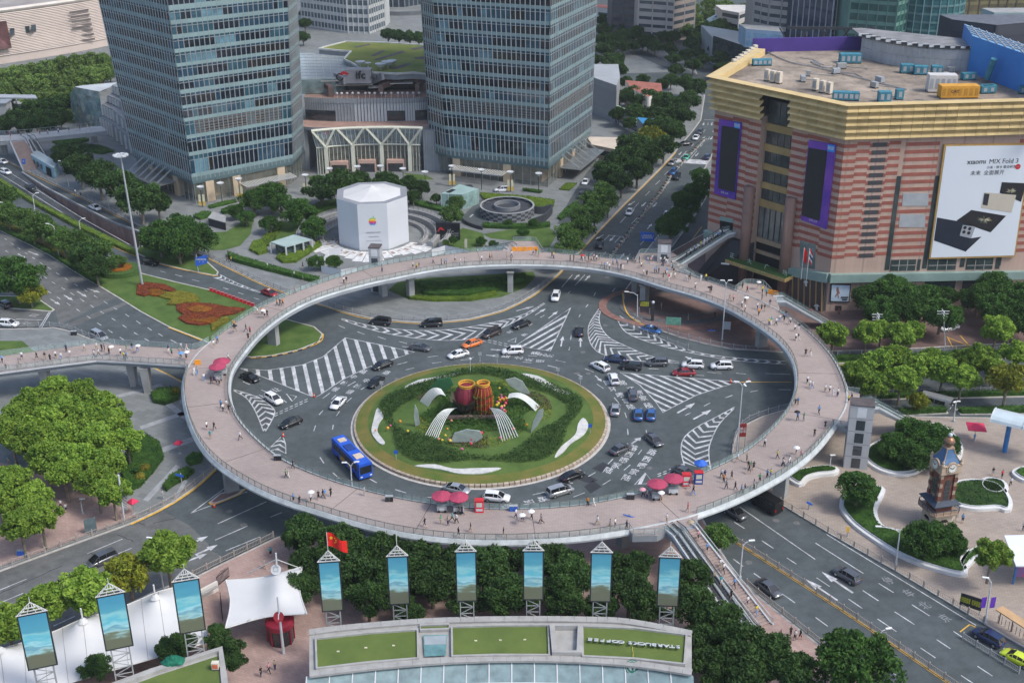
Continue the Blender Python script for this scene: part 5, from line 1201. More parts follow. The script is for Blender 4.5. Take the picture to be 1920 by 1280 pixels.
for x in(-30,0,30,60):m=MB();p=P(x,186,7);m.box((p.x,p.y,0),(.5,.5,8.7));m.build('post',GREYM,cw)
patch('far_lawn',[(-400,235),(-100,230),(0,215),(140,232),(215,120),(0,128),(-400,170)],GRASS,.145)
patch('side_street',[(1140,300),(1118,345),(1085,395),(1062,425),(1045,420),(1070,372),(1100,325),(1124,298)],ASPH,.142)
patch('side_street',[(1125,140),(1300,135),(1316,160),(1240,160),(1125,152)],ASPH,.15)
patch('side_street',[(1115,70),(1140,66),(1330,150),(1300,152)],ASPH,.152)
ZS=8.0
sb=empty('green_roofed_building',P(940,1262,0),label='low curved building with turf roof panels and a glazed parapet',cat='building')
BACK=[(580,1187),(650,1178),(783,1167),(890,1163),(1000,1162),(1100,1163),(1180,1167),(1297,1189)]
FRONT=[(1297,1262),(1200,1247),(1100,1239),(1000,1236),(900,1237),(800,1242),(690,1252),(580,1265)]
COPE=mat('coping_stone',(.33,.325,.31),.8,.14,.6);TURF=mat('roof_turf',(.12,.165,.04),.95,0,.25,bump=.5,bscale=12,col2=(.085,.125,.03),det=8)
bp,fp=crom(PL(BACK,ZS),4),crom(PL(FRONT,ZS),4)
b=MB();b.prism([(p.x,p.y)for p in bp+fp],0,ZS,0,0);b.build('walls',COPE,sb)
for line,w in((bp,1.1),(fp,1.1)):
 n=len(line)
 for i in range(n-1):
  m=MB();m.bar(line[i]+ez*.12,line[i+1]+ez*.12-(line[i+1]-line[i]).normalized()*.03,w,.3);m.build('coping_block',COPE,sb)
for px in([(592,1198),(690,1187),(783,1181),(784,1235),(690,1243),(594,1254)],[(788,1173),(842,1171),(842,1180),(788,1182)],[(847,1176),(930,1173),(1028,1173),(1030,1229),(930,1229),(848,1231)],[(1092,1175),(1190,1178),(1287,1191),(1283,1246),(1190,1236),(1093,1231)]):
 b=MB();b.prism(PL(px,ZS+.2),ZS-.1,ZS+.18);b.build('turf_panel',TURF,sb)
 q=PL(px,ZS+.2);b=MB();b.strip(q,.35,ZS,ZS+.45,closed=True);b.build('panel_kerb',COPE,sb)
b=MB();q=PL([(793,1190),(838,1189),(836,1228),(796,1230)],ZS+.3);b.sheet(q,ZS+.3);b.build('skylight',glassmat('skylight_glass',(.12,.25,.25),.1),sb)
b=MB();q=PL([(795,1192),(836,1191),(836,1207),(796,1208)],ZS+.32);b.sheet(q,ZS+.33);b.build('skylight_blind',mat('skylight_grey',(.3,.34,.36),.6,.1,.5),sb)
for x,y in((634,1221),(686,1214),(738,1210),(892,1201),(938,1200),(984,1199)):
 m=MB();p=P(x,y,ZS+.18);m.box(p,(.35,.15,.12));m.build('roof_light',mat('cream_fitting',(.6,.55,.4),.6,.1,1),sb)
g0=crom(PL([(575,1268),(690,1255),(800,1245),(900,1240),(1000,1239),(1100,1242),(1200,1250),(1300,1266)],ZS-.2),4);q=resample(g0,2.9)
for i in range(len(q)-1):
 a,c=q[i],q[i+1];o=Vector((0,-2.2,-1.7));m=MB();m.add([a+o,c+o,c,a],[(0,1,2,3)]);m.build('parapet_pane',glassmat('parapet_glass',(.17,.24,.245),.12,var=.3,scale=.5),sb)
 m=MB();m.bar(a+o,a+ez*.05,.14);m.build('parapet_bar',WHITE,sb)
m=MB();m.tube([p+Vector((0,-2.2,-1.7))for p in q],.18,6);m.build('parapet_sill',WHITE,sb)
m=MB();m.loft([[p+Vector((0,-2.3,-1.9))for p in q],[p+Vector((0,-6.5,-3.6))for p in q],[Vector((p.x,p.y-6.5,0))for p in q]],False,False);m.build('lower_roof',mat('pale_lower_roof',(.3,.33,.33),.5,.15,.3),sb)
sg=empty('coffee_roof_sign',P(1188,1205,ZS),label='white and green coffee shop lettering lying on the turf roof',cat='sign')
a,c=P(1277,1212,ZS+.6),P(1101,1197,ZS+.6);u=(c-a).normalized();v=Vector((-u.y,u.x,0));tilt=(v+ez*.35).normalized();L=(c-a).length
for txt,f0,f1 in(('STARBUCKS',.0,.57),('COFFEE',.6,1.0)):
 n=len(txt)
 for k,ch in enumerate(txt):
  p=a.lerp(c,mix(f0,f1,(k+.5)/n));m=MB();put_text(m,ch,p,u,tilt,1.25,.05,bold=True);m.build('letter',WHITE,sg)
  m=MB();put_text(m,ch,p-tilt.cross(u)*.0+Vector((0,.16,-.18)),u,tilt,1.25,.05,bold=True);m.build('letter_side',mat('green_letter',(.01,.14,.09),.5,.1,1),sg)
dsc=empty('round_coffee_emblem',P(1185,1245,ZS-.3),label='round green coffee emblem hung on the parapet',cat='sign');cc=P(1185,1245,ZS-.2)+Vector((0,-.5,0));n1=Vector((0,-.75,.66));u1=Vector((1,0,0));v1=n1.cross(u1)
for k,(r_,mt_)in enumerate(((.92,mat('emblem_green',(.01,.1,.07),.5,.1,1)),(.8,WHITE),(.74,MATS['emblem_green']))):
 m=MB();q2=[cc+n1*(.03*k)+(u1*math.cos(t*.2618)+v1*math.sin(t*.2618))*r_ for t in range(24)];m.add(q2,[list(range(24))]);m.build('disc',mt_,dsc)
m=MB()
for k in range(5):
 t=math.pi/2+k*1.2566;m.add([cc+n1*.1+(u1*math.cos(t+d_)+v1*math.sin(t+d_))*r_ for d_,r_ in((0,.5),(.45,.2),(-.45,.2))],[(0,1,2)])
for s_ in(-1,1):m.add([cc+n1*.1+u1*(s_*x)+v1*y for x,y in((.15,.1),(.55,.25),(.5,-.1),(.15,-.45))],[(0,1,2,3)if s_<0 else(3,2,1,0)])
m.build('figure',WHITE,dsc)
m=MB();m.tube([P(1185,1210,ZS+.25),P(1187,1225,ZS+.25),P(1186,1238,ZS+.3)],.05,4);m.build('sign_cable',mat('yellow_cable',(.5,.45,.1),.6,.1,1),sg)
b=MB();q=PL([(1035,1176),(1088,1176),(1086,1226),(1040,1226)],ZS+.3);b.strip(q,.8,ZS,ZS+.8,closed=True);b.build('shrub_box',COPE,sb)
s2=empty('left_turf_building',P(330,1275),label='turf-roofed low building in the lower left below the tents',cat='building');Z2=6.5
b=MB();b.prism(PL([(180,1300),(285,1262),(418,1218),(430,1300),(430,1380),(150,1380)],Z2),0,Z2,0,0);b.build('walls',COPE,s2)
b=MB();b.prism(PL([(200,1302),(295,1266),(409,1229),(414,1300),(414,1370),(180,1370)],Z2+.1),Z2-.1,Z2+.12);b.build('turf_panel',TURF,s2)
b=MB();b.strip(PL([(188,1298),(285,1262),(414,1220),(424,1300)],Z2),.9,Z2,Z2+.5);b.build('coping',COPE,s2)
tp_=empty('green_tarpaulin',P(322,1240,Z2),label='crumpled dark green tarpaulin at the left turf roof edge',cat='tarpaulin');m=MB();c=P(323,1240,Z2+.5)
R0=random.Random(5);m.loft([[c+Vector((r_*(1+R0.uniform(-.3,.3))*math.cos(k*.628),r_*.6*(1+R0.uniform(-.3,.3))*math.sin(k*.628),z+R0.uniform(-.15,.15)))for k in range(10)]for r_,z in((1.5,0),(1.3,.3),(.9,.5),(.5,.8),(.1,.95))]);m.build('cloth',mat('tarp_green',(.01,.13,.08),.8,.3,2),tp_)
rb=roofbox('roof_cabinet','small white and red cabinet on the left turf roof','cabinet',405,1255,(.9,.6,1.0),mat('cabinet_cream',(.6,.56,.48),.6,.1,1),0,extra=mat('cabinet_red',(.6,.15,.08),.6,.1,1),z=Z2)
def sky_print(name):
 m=bpy.data.materials.new(name);m.use_nodes=True;N=m.node_tree.nodes;L=m.node_tree.links;b=N['Principled BSDF']
 tc=N.new('ShaderNodeTexCoord');sp=N.new('ShaderNodeSeparateXYZ');L.new(tc.outputs['Object'],sp.inputs[0])
 mp=N.new('ShaderNodeMapping');mp.inputs['Scale'].default_value=(.35,.35,1.1);L.new(tc.outputs['Object'],mp.inputs[0])
 nz=N.new('ShaderNodeTexNoise');nz.inputs['Scale'].default_value=1.0;nz.inputs['Detail'].default_value=6;L.new(mp.outputs[0],nz.inputs['Vector'])
 oi=N.new('ShaderNodeObjectInfo');ad=N.new('ShaderNodeVectorMath');L.new(mp.outputs[0],ad.inputs[0]);cb=N.new('ShaderNodeCombineXYZ');ml=N.new('ShaderNodeMath');ml.operation='MULTIPLY';ml.inputs[1].default_value=40;L.new(oi.outputs['Random'],ml.inputs[0]);L.new(ml.outputs[0],cb.inputs[0]);L.new(cb.outputs[0],ad.inputs[1]);L.new(ad.outputs[0],nz.inputs['Vector'])
 ma=N.new('ShaderNodeMath');ma.operation='MULTIPLY_ADD';ma.inputs[1].default_value=-.135;ma.inputs[2].default_value=.95;L.new(sp.outputs['Z'],ma.inputs[0])
 s2_=N.new('ShaderNodeMath');s2_.operation='MULTIPLY_ADD';s2_.inputs[1].default_value=.5;L.new(nz.outputs['Fac'],s2_.inputs[0]);L.new(ma.outputs[0],s2_.inputs[2])
 rp=N.new('ShaderNodeValToRGB');L.new(s2_.outputs[0],rp.inputs['Fac']);cr=rp.color_ramp
 cr.elements[0].position=.2;cr.elements[0].color=(.06,.25,.37,1);cr.elements[1].position=1.0;cr.elements[1].color=(.12,.13,.09,1)
 for p,c in((.45,(.08,.3,.4,1)),(.56,(.22,.48,.52,1)),(.64,(.1,.4,.5,1)),(.74,(.3,.55,.6,1)),(.8,(.12,.3,.38,1)),(.88,(.3,.5,.52,1)),(.95,(.14,.17,.12,1))):
  e=cr.elements.new(p);e.color=c
 L.new(rp.outputs[0],b.inputs['Base Color']);b.inputs['Roughness'].default_value=.4
 L.new(rp.outputs[0],b.inputs['Emission Color']);b.inputs['Emission Strength'].default_value=.14
 return m
SKYP=sky_print('sky_video');LAT=mat('white_lattice',(.55,.55,.53),.5,.12,1);LATG=mat('grey_lattice',(.3,.31,.31),.5,.12,1)
SCRS=[((35,1155),(82,1141),(107,1241),(57,1257),'first of nine sky screens, at the far left beside the tents'),((182,1120),(230,1105),(248,1206),(202,1220),'second sky screen from the left, amid the white tent'),((324,1091),(370,1080),(385,1178),(340,1187),'third sky screen from the left, at the tent end'),((596,1053),(637,1048),(644,1141),(604,1146),'sky screen with the red flag above it'),((725,1041),(765,1040),(769,1130),(730,1132),'sky screen next to the flagged one, above the skylight'),((853,1033),(893,1031),(895,1124),(856,1126),'sky screen directly below the magenta parasol carts'),((980,1031),(1020,1030),(1019,1122),(981,1123),'sky screen left of the roof shrub box'),((1107,1035),(1148,1033),(1146,1126),(1106,1126),'sky screen above the roof lettering'),((1234,1043),(1277,1042),(1272,1136),(1232,1133),'rightmost sky screen, beside the long stairs')]
dep7=P(1000,1160,ZS).y+1.6
for tl,tr,br,bl_,lab in SCRS:
 hpx=((bl_[1]-tl[1])+(br[1]-tr[1]))/2;dep=dep7*92.5/hpx*.995
 q=[PD(*p_,dep)for p_ in(tl,tr,br,bl_)];ztop=(q[0].z+q[1].z)/2;zbot=(q[2].z+q[3].z)/2
 cx=sum(p.x for p in q)/4;w=((q[1].x-q[0].x)+(q[2].x-q[3].x))/2;rz=0.0
 if tl[0]<500:rz=R(16 if tl[0]>300 else 19);w*=1.04
 else:rz=R(-(tl[0]-960)/60.0)
 r_=empty('screen_tower',(cx,dep,0),rz,label=lab,cat='screen tower',group='sky screens on lattice towers')
 hh=ztop-zbot
 def part(nm,mb,mt_):
  o=obj(nm,mb.mesh(nm,mt_),r_,local=True);return o
 m=MB();m.box((0,0,zbot),(w,.5,hh));cas=part('casing',m,DARKM)
 m=MB();k=.17;zz=zbot+k*1.2
 m.add([(-w/2+k,-.27,0),(w/2-k,-.27,0),(w/2-k,-.27,hh-2.2*k),(-w/2+k,-.27,hh-2.2*k)],[(0,1,2,3)]);o=part('display',m,SKYP);o.location=(0,0,zz)
 z0=.1
 for x in(-.32*w,.32*w):
  for y in(-.2,.55):m=MB();m.bar((x,y+.1,z0),(x,y+.1,zbot+.3),.13);part('mast_leg',m,LATG)
 nb_=7
 for j in range(nb_):
  za,zb_=mix(zbot-7,zbot,j/nb_),mix(zbot-7,zbot,(j+1)/nb_)
  if za<.2:continue
  s_=1 if j%2 else-1;m=MB();m.bar((-.32*w*s_,-.1,za),(.32*w*s_,-.1,zb_),.08);part('brace',m,LATG)
  m=MB();m.bar((-.32*w,-.1,zb_),(.32*w,-.1,zb_),.08);part('brace',m,LATG)
 for j in range(3):
  f_=1-j*.33;z=ztop+.15+j*.42;m=MB()
  m.bar((-w*.52*f_,-.35,z),(w*.52*f_,-.35,z),.1);part('crown_bar',m,LAT)
  for x in(-.4,-.15,.15,.4):m=MB();m.bar((x*w*f_,-.35,z),(x*w*f_*.7,-.2,z+.42),.07);part('crown_strut',m,LAT)
 m=MB();m.bar((-w*.5,-.3,ztop+.1),(0,0,ztop+1.55),.1);m.bar((w*.5,-.3,ztop+.1),(0,0,ztop+1.55),.1);part('crown_gable',m,LAT)
 m=MB();m.tube([(0,0,ztop+1.4),(0,0,ztop+(2.3 if 'flag' not in lab else 4.4))],.05,5);part('finial',m,LAT)
 if lab.startswith('sky screen with the red flag'):FLAGP=Vector((cx,dep,ztop+4.3));FLAGB=ztop+1.5
fl=empty('red_flag',(FLAGP.x,FLAGP.y,FLAGB),label='red flag with yellow stars flying above a sky screen',cat='flag')
m=MB();n=8;rings=[]
for i in range(n+1):
 x=i/n;rings.append([FLAGP+Vector((x*2.5,.25*math.sin(x*7),-x*1.3-k*1.9/4+.12*math.sin(x*6+k)))for k in range(5)])
m.loft(rings,False,False);m.build('cloth',mat('flag_red',(.62,.02,.015),.7,.2,1),fl)
m=MB();p0=FLAGP+Vector((.55,-.12,-.7))
for cx_,cz,s_ in((0,0,.3),(.45,.15,.1),(.6,-.05,.1),(.6,-.3,.1),(.45,-.5,.1)):
 for k in range(5):
  t=math.pi/2+k*1.2566;m.add([p0+Vector((cx_+s_*r_*math.cos(t+d_),0,cz-cx_*.5+s_*r_*math.sin(t+d_)))for d_,r_ in((0,1),(.63,.4),(0,0),(-.63,.4))],[(0,1,2,3)])
m.build('stars',mat('flag_yellow',(.8,.55,.02),.7,.05,1),fl)
def tent(name,label,A,B,nu,nv,zs,peaks):
 """A, B: edge lines in pixels (far, near) at height zs; peaks: (u, v, rise, radius)"""
 r_=empty(name,P(*A[0]),label=label,cat='tent');a=resample(crom(PL(A,zs),4),.5);c=resample(crom(PL(B,zs),4),.5);rows=[]
 for i in range(nu+1):
  f=i/nu;p,q=a[min(len(a)-1,int(f*(len(a)-1)))],c[min(len(c)-1,int(f*(len(c)-1)))];row=[]
  for j in range(nv+1):
   g=j/nv;z=.9*math.sin(math.pi*g)*.6
   for pu,pv_,rise,rad in peaks:
    d=math.hypot((f-pu)*1.0,(g-pv_)*.35)/rad;z+=rise*max(0,1-d)**2.2
   x=p.lerp(q,g);row.append(Vector((x.x,x.y,zs+z)))
  rows.append(row)
 m=MB();m.loft(rows,False,False);m.build('membrane',WHITEP,r_,smooth=True)
 for pu,pv_,rise,rad in peaks:
  i,j=round(pu*nu),round(pv_*nv);p=rows[i][j];m=MB();m.lathe((p.x,p.y,p.z-.35),[(.75,0),(.4,.45),(.12,.6),(.12,2.2)],10);m.build('peak_cap',LAT,r_)
 for f in range(0,nu+1,5):m=MB();m.tube([p+ez*.02 for p in rows[f]],.035,4);m.build('seam',COPE,r_)
 for f in(0,.33,.66,1):
  p=rows[round(f*nu)][0];m=MB();m.tube([(p.x,p.y,0),p],.12,6);m.build('edge_post',LAT,r_);
 m=MB();m.tube([row[0]for row in rows],.09,5);m.build('edge_cable',LAT,r_);m=MB();m.tube([row[-1]for row in rows],.09,5);m.build('edge_cable',LAT,r_)
 return r_
tent('long_white_tent','long white tensile tent with three capped peaks, lower left',[(-70,1245),(60,1198),(200,1147),(300,1111),(366,1086)],[(-70,1330),(60,1300),(190,1262),(300,1230),(392,1203)],60,16,4.2,[(.17,.3,2.4,.16),(.5,.3,2.6,.17),(.82,.3,2.6,.17)])
cn=empty('entrance_canopy',P(500,1200),label='white four-cornered tensile canopy over the red ticket booth',cat='canopy')
q=PL([(423,1085),(567,1066),(575,1150),(422,1175)],5.0);q[1].z=5.6;q[2].z=5.2;rows=[]
for i in range(17):
 f=i/16;row=[]
 for j in range(13):
  g=j/12;x=q[0].lerp(q[1],f).lerp(q[3].lerp(q[2],f),g);s_=math.sin(math.pi*f)*.9*(1 if g>.5 else 1);sg_=math.sin(math.pi*g)*.8
  cen_=(q[0]+q[1]+q[2]+q[3])/4;ed_=1-.16*math.sin(math.pi*f)*(abs(g-.5)*2)**2-.12*math.sin(math.pi*g)*(abs(f-.5)*2)**2
  x=cen_+(x-cen_)*ed_;x.z+=1.6*math.exp(-((f-.68)/.18)**2)*math.sin(math.pi*g)**.7-.2;row.append(x)
 rows.append(row)
m=MB();m.loft(rows,False,False);m.build('membrane',WHITEP,cn,smooth=True)
for e_ in([r2[0]for r2 in rows],[r2[-1]for r2 in rows],rows[0],rows[-1]):m=MB();m.tube(e_,.11,5);m.build('edge_cable',LAT,cn)
for(x,y),(xt,yt)in(((520,1088),(517,1036)),((532,1226),(520,1118))):
 a=P(x,y)if y>1200 else P(524,1140);t=PV(xt,yt,a);m=MB();m.tube([a,t],[.22,.12],8);m.build('mast',WHITE,cn)
a=P(532,1226);p=PV(523,1153,a)+Vector((0,-.3,0));
def disc(b_,c_,r_,nrm=Vector((0,-.85,.5)),m_=0,n=20):
 nrm=nrm.normalized();u_=Vector((1,0,0));v_=nrm.cross(u_);b_.add([c_+(u_*math.cos(t*2*math.pi/n)+v_*math.sin(t*2*math.pi/n))*r_ for t in range(n)],[list(range(n))],m_)
m=MB();disc(m,p,.72);m.build('number_disc',mat('maroon',(.28,.02,.03),.5,.1,1),cn);m=MB();put_text(m,'1',p+Vector((0,-.07,.03)),ex,Vector((0,.5,.85)),1.1,.01,bold=True);m.build('number',WHITE,cn)
a=P(524,1140);p=PV(518,1065,a)+Vector((0,-.3,0));m=MB();disc(m,p,.75);m.build('round_sign',WHITE,cn);m=MB();put_text(m,'口',p+Vector((0,-.07,.03)),ex,Vector((0,.5,.85)),.9,.01);m.build('sign_mark',GREYM,cn)
for(x0,y0),(x1,y1)in(((518,1048),(567,1066)),((518,1048),(465,1074)),((522,1135),(575,1150)),((522,1135),(465,1162))):
 m=MB();m.tube([PV(x0,y0,P(526,1150)),P(x1,y1,5.3)],.07,5);m.build('guy_rod',LAT,cn)
bo=empty('ticket_booth',P(528,1207),label='round dark red ticket booth under the white canopy',cat='booth');c=P(528,1200)
m=MB();m.lathe((c.x,c.y,0),[(1.75,.1),(1.75,2.6)],20);m.build('glazing',glassmat('booth_glass',(.03,.03,.035)),bo)
m=MB();m.lathe((c.x,c.y,2.6),[(1.85,0),(2.0,.2),(2.0,.9),(1.5,1.1)],20);m.build('roof',mat('booth_red',(.3,.02,.04),.5,.1,1),bo)
for k in range(8):
 t=k*math.pi/4+.2;m=MB();m.bar((c.x+1.8*math.cos(t),c.y+1.8*math.sin(t),.1),(c.x+1.8*math.cos(t),c.y+1.8*math.sin(t),2.6),.2);m.build('post',MATS['booth_red'],bo)
gw=empty('white_boundary_wall',P(400,1115),label='low white wall between the tent and the black gate',cat='wall');m=MB();m.bar(P(372,1117,.9),P(408,1098,.9),.3,1.8);m.build('panel',WW,gw);m=MB();m.bar(P(372,1117,1.85),P(408,1098,1.85),.45,.15);m.build('coping',COPE,gw)
gt=empty('black_gate',P(420,1100),label='open black iron gate beside the white canopy',cat='gate')
for(x0,y0),(x1,y1)in(((408,1100),(430,1082)),((415,1130),(418,1165))):
 a,c=P(x0,y0),P(x1,y1)
 for k in range(11):m=MB();p=a.lerp(c,k/10);m.bar(p,p+ez*(1.9+.3*math.sin(k*.3)),.06);m.build('bar',BLACK,gt)
 for z in(.3,1.7):m=MB();m.bar(a+ez*z,c+ez*z,.07);m.build('rail',BLACK,gt)
KWH=mat('white_planter_kerb',(.62,.62,.61),.6,.06,.4);LEAFG=None
ct=empty('clock_tower',P(1752,985),label='ornate clock tower with blue tent roof and copper globe',cat='clock tower')
TB=P(1755,982);rzt=R(14)
def rot2(x,y):return(x*math.cos(rzt)-y*math.sin(rzt),x*math.sin(rzt)+y*math.cos(rzt))
def ring4(h,z,ch=.0):
 pts=[(-h,-h),(h,-h),(h,h),(-h,h)]if not ch else[(-h+ch,-h),(h-ch,-h),(h,-h+ch),(h,h-ch),(h-ch,h),(-h+ch,h),(-h,h-ch),(-h,-h+ch)]
 return[TB+Vector((*rot2(x,y),z))for x,y in pts]
SAND_=mat('sandstone',(.34,.25,.18),.8,.12,1);BRICK=mat('red_brown_panel',(.14,.055,.04),.7,.2,1);BLUR=mat('blue_slate',(.06,.13,.24),.5,.12,1);IRON=mat('blue_black_iron',(.03,.045,.07),.5,.15,1);COPP=mat('copper_globe',(.32,.17,.1),.4,.15,1,metal=.5)
def lay(nm,rings,m_):b_=MB();b_.loft(rings,True,True);return b_.build(nm,m_,ct)
lay('base',[ring4(2.4,0,.5),ring4(2.3,3.0,.5),ring4(2.6,3.3,.5)],mat('cream_base',(.44,.38,.3),.8,.08,1))
lay('balcony',[ring4(2.6,3.3,.6),ring4(3.1,3.7,.6),ring4(3.1,4.0,.6),ring4(2.2,4.0,.6)],SAND_)
m=MB();q=ring4(3.05,4.9,.6);m.tube(q+[q[0]],.09,5);m.build('balcony_rail',IRON,ct)
q0=ring4(3.05,4.0,.6)
for k in range(8):
 for f in(0,.33,.66):m=MB();p=q0[k].lerp(q0[(k+1)%8],f);m.bar(p,p+ez*.9,.07);m.build('baluster',IRON,ct)
lay('lower_shaft',[ring4(1.75,4.0),ring4(1.75,5.8)],BRICK);lay('awning',[ring4(1.8,6.5),ring4(2.9,5.9),ring4(2.9,5.75),ring4(1.7,5.7)],IRON)
lay('shaft',[ring4(1.7,5.8),ring4(1.6,12.4)],BRICK)
for s_ in((-1,-1),(1,-1),(1,1),(-1,1)):
 for k in range(7):
  m=MB();x,y=rot2(s_[0]*1.55,s_[1]*1.55);m.box(TB+Vector((x,y,5.8+k*.95)),(.75 if k%2 else .6,.75 if k%2 else .6,.92),rzt);m.build('quoin',SAND_ if k%2==0 else BRICK,ct)
for a_ in range(4):
 d_=Vector((*rot2(*((0,-1),(1,0),(0,1),(-1,0))[a_]),0));u_=Vector((-d_.y,d_.x,0));p=TB+d_*1.72
 m=MB();m.add([p+u_*x+ez*z for x,z in((-.6,6.6),(.6,6.6),(.6,10.6),(.3,11.1),(-.3,11.1),(-.6,10.6))],[list(range(6))]);w_=m.build('arched_window',glassmat('tower_window',(.05,.055,.06)),ct)
 for z in(7.6,8.6,9.6):m=MB();m.bar(p+d_*.03-u_*.6+ez*z,p+d_*.03+u_*.6+ez*z,.06);m.build('glazing_bar',BRONZE,w_)
 m=MB();m.add([p+d_*.62+u_*x+ez*z for x,z in((-1.0,.3),(1.0,.3),(1.0,2.0),(.5,2.5),(-.5,2.5),(-1.0,2.0))],[list(range(6))]);w_=m.build('base_door',MATS['dark_void'],ct)
 for x in(-.5,0,.5):m=MB();m.bar(p+d_*.66+u_*x+ez*.3,p+d_*.66+u_*x+ez*2.2,.07);m.build('door_bar',BRONZE,w_)
lay('clock_stage',[ring4(1.7,12.2),ring4(2.15,12.6),ring4(2.15,14.2),ring4(2.3,14.4),ring4(1.9,14.6)],mat('cream_stage',(.42,.32,.23),.8,.08,1))
for a_ in range(4):
 d_=Vector((*rot2(*((0,-1),(1,0),(0,1),(-1,0))[a_]),0));u_=Vector((-d_.y,d_.x,0));p=TB+d_*2.22+ez*13.9
 for k,(r_,mt_)in enumerate(((1.25,mat('cream_stage',(.58,.48,.36))),(1.0,BRICK),(.9,mat('dial_white',(.7,.69,.62),.5,.03,1)))):
  m=MB();pts=[(u_*math.cos(t*.3142)+ez*math.sin(t*.3142))*r_ for t in range(20)];m.loft([[p+v_-d_*.3 for v_ in pts],[p+v_+d_*(.06*k+.05)for v_ in pts]]);f_=m.build(('dial_surround','dial_rim','clock_dial')[k],mt_,ct)
 m=MB()
 for t,l in((.9,.5),(2.6,.68)):m.bar(p+d_*.22,p+d_*.22+(u_*math.cos(t)+ez*math.sin(t))*l,.09)
 for k in range(12):v_=u_*math.cos(k*.5236)+ez*math.sin(k*.5236);m.bar(p+d_*.2+v_*.68,p+d_*.2+v_*.82,.07)
 m.build('hands',BLACK,f_)
for s_ in((-1,-1),(1,-1),(1,1),(-1,1)):
 m=MB();x,y=rot2(s_[0]*2.0,s_[1]*2.0);m.lathe(TB+Vector((x,y,14.4)),[(.35,0),(.4,.3),(.2,.6),(.3,.9),(.05,1.3)],8);m.build('corner_finial',MATS['cream_stage'],ct)
lay('tent_roof',[ring4(2.0,14.6),ring4(1.35,15.6),ring4(.9,16.6),ring4(.72,17.3)],BLUR)
for s_ in((-1,-1),(1,-1),(1,1),(-1,1)):
 m=MB();pth=[TB+Vector((*rot2(s_[0]*h_,s_[1]*h_),z_))for h_,z_ in((2.03,14.6),(1.38,15.6),(.93,16.6),(.75,17.3))];m.tube(pth,.1,5);m.build('roof_rib',SAND_,ct)
lay('collar',[ring4(.85,17.3),ring4(.85,17.6)],SAND_)
m=MB();m.ball(TB+ez*18.6,1.0,12);m.build('globe',COPP,ct,smooth=True);m=MB();m.lathe(TB+ez*18.45,[(1.08,0),(1.14,.15),(1.08,.3)],18);m.build('globe_band',BRONZE,ct)
m=MB();m.ball(TB+ez*20.0,.42,8);m.build('finial',WHITE,ct);ct.scale=(.8,.8,.82)
PLANTERS=[]
def planter(label,px,h=.55,kw=.7,name='planter',z=.13):
 pts=crom(PL(px,z),5,True);r_=empty(name,pts[0],label=label,cat='planter');out=resample(pts,.8,True)
 m=MB();m.strip(out,kw,z,z+h,closed=True);m.build('kerb',KWH,r_);m=MB();m.strip(offset(out,-.28),.1,z+h,z+h+.25,closed=True);m.build('inner_rail',WHITE,r_)
 inn=offset(out,-kw*.5);PLANTERS.append((r_,inn,z+h*.5));return r_
planter('planter with white kerb at the foot of the lift tower',[(1627,868),(1650,884),(1680,892),(1712,889),(1735,875),(1760,868),(1790,870),(1800,838),(1760,800),(1700,810),(1650,830),(1622,850)])
planter('planter with curving white kerb in front of the clock tower',[(1578,955),(1600,985),(1640,1015),(1690,1045),(1750,1068),(1808,1080),(1802,1055),(1812,1035),(1760,1000),(1690,1000),(1652,990),(1640,960),(1655,925),(1650,918),(1610,915),(1585,930)])
planter('rounded planter of low dark foliage right of the clock tower',[(1780,935),(1795,950),(1830,957),(1870,955),(1890,960),(1892,940),(1870,912),(1830,904),(1795,908),(1780,920)])
planter('small round planter of low dark foliage behind the clock tower',[(1838,915),(1850,926),(1872,930),(1886,922),(1880,907),(1858,901),(1842,904)])
planter('planter with white kerb beneath the ring near the lift tower',[(1480,900),(1500,912),(1512,900),(1535,893),(1565,890),(1568,882),(1545,878),(1505,884),(1482,892)])
planter('planter at the right edge behind the glass canopy',[(1900,890),(1925,905),(1960,900),(1960,880),(1920,880)])
planter('planter with curved kerb under the thin street tree',[(1805,1072),(1830,1050),(1870,1040),(1880,1020),(1850,1024),(1818,1038),(1802,1060)],kw=.5)
gc=empty('glass_barrel_canopy',P(1883,850),label='curved glass canopy on a blue post, right edge',cat='canopy')
a,c=P(1862,780,6.5),P(1985,810,6.5);d=(c-a).normalized();nn=Vector((-d.y,d.x,0));rings=[]
for k in range(9):
 t=math.pi*k/8;o=nn*(-2.4*math.cos(t))+ez*(1.3*math.sin(t));rings.append([a+o,c+o])
m=MB();m.loft(rings,False,False);m.build('glass_roof',mat('pale_canopy_glass',(.5,.58,.6),.2,.1,.3,spec=.6),gc)
for f in(0,.5,1):
 m=MB();p=a.lerp(c,f);m.tube([p+nn*(-2.4*math.cos(math.pi*k/8))+ez*(1.3*math.sin(math.pi*k/8)+.03)for k in range(9)],.1,5);m.build('arch',WHITE,gc)
for x,y in((1883,848),(1975,880)):
 p=P(x,y);m=MB();m.lathe(p,[(.42,.1),(.42,6.3),(.8,6.6)],12);m.build('post',mat('blue_post',(.04,.17,.42),.5,.1,1),gc)
sc_=empty('white_screen_canopy',P(1905,1060),label='white canopy with a printed screen at the right edge',cat='canopy');q=PL([(1883,1003),(1990,1000),(1990,1060),(1905,1060)],4.6)
m=MB();m.prism([(p.x,p.y)for p in q],4.4,4.6,0,0,True);m.build('roof',mat('canopy_white',(.7,.74,.76),.5,.05,.3),sc_)
for x,y in((1899,1095),(1985,1095)):m=MB();p=P(x,y);m.box(p,(.25,.25,4.4));m.build('post',mat('blue_post',(.04,.17,.42)),sc_)
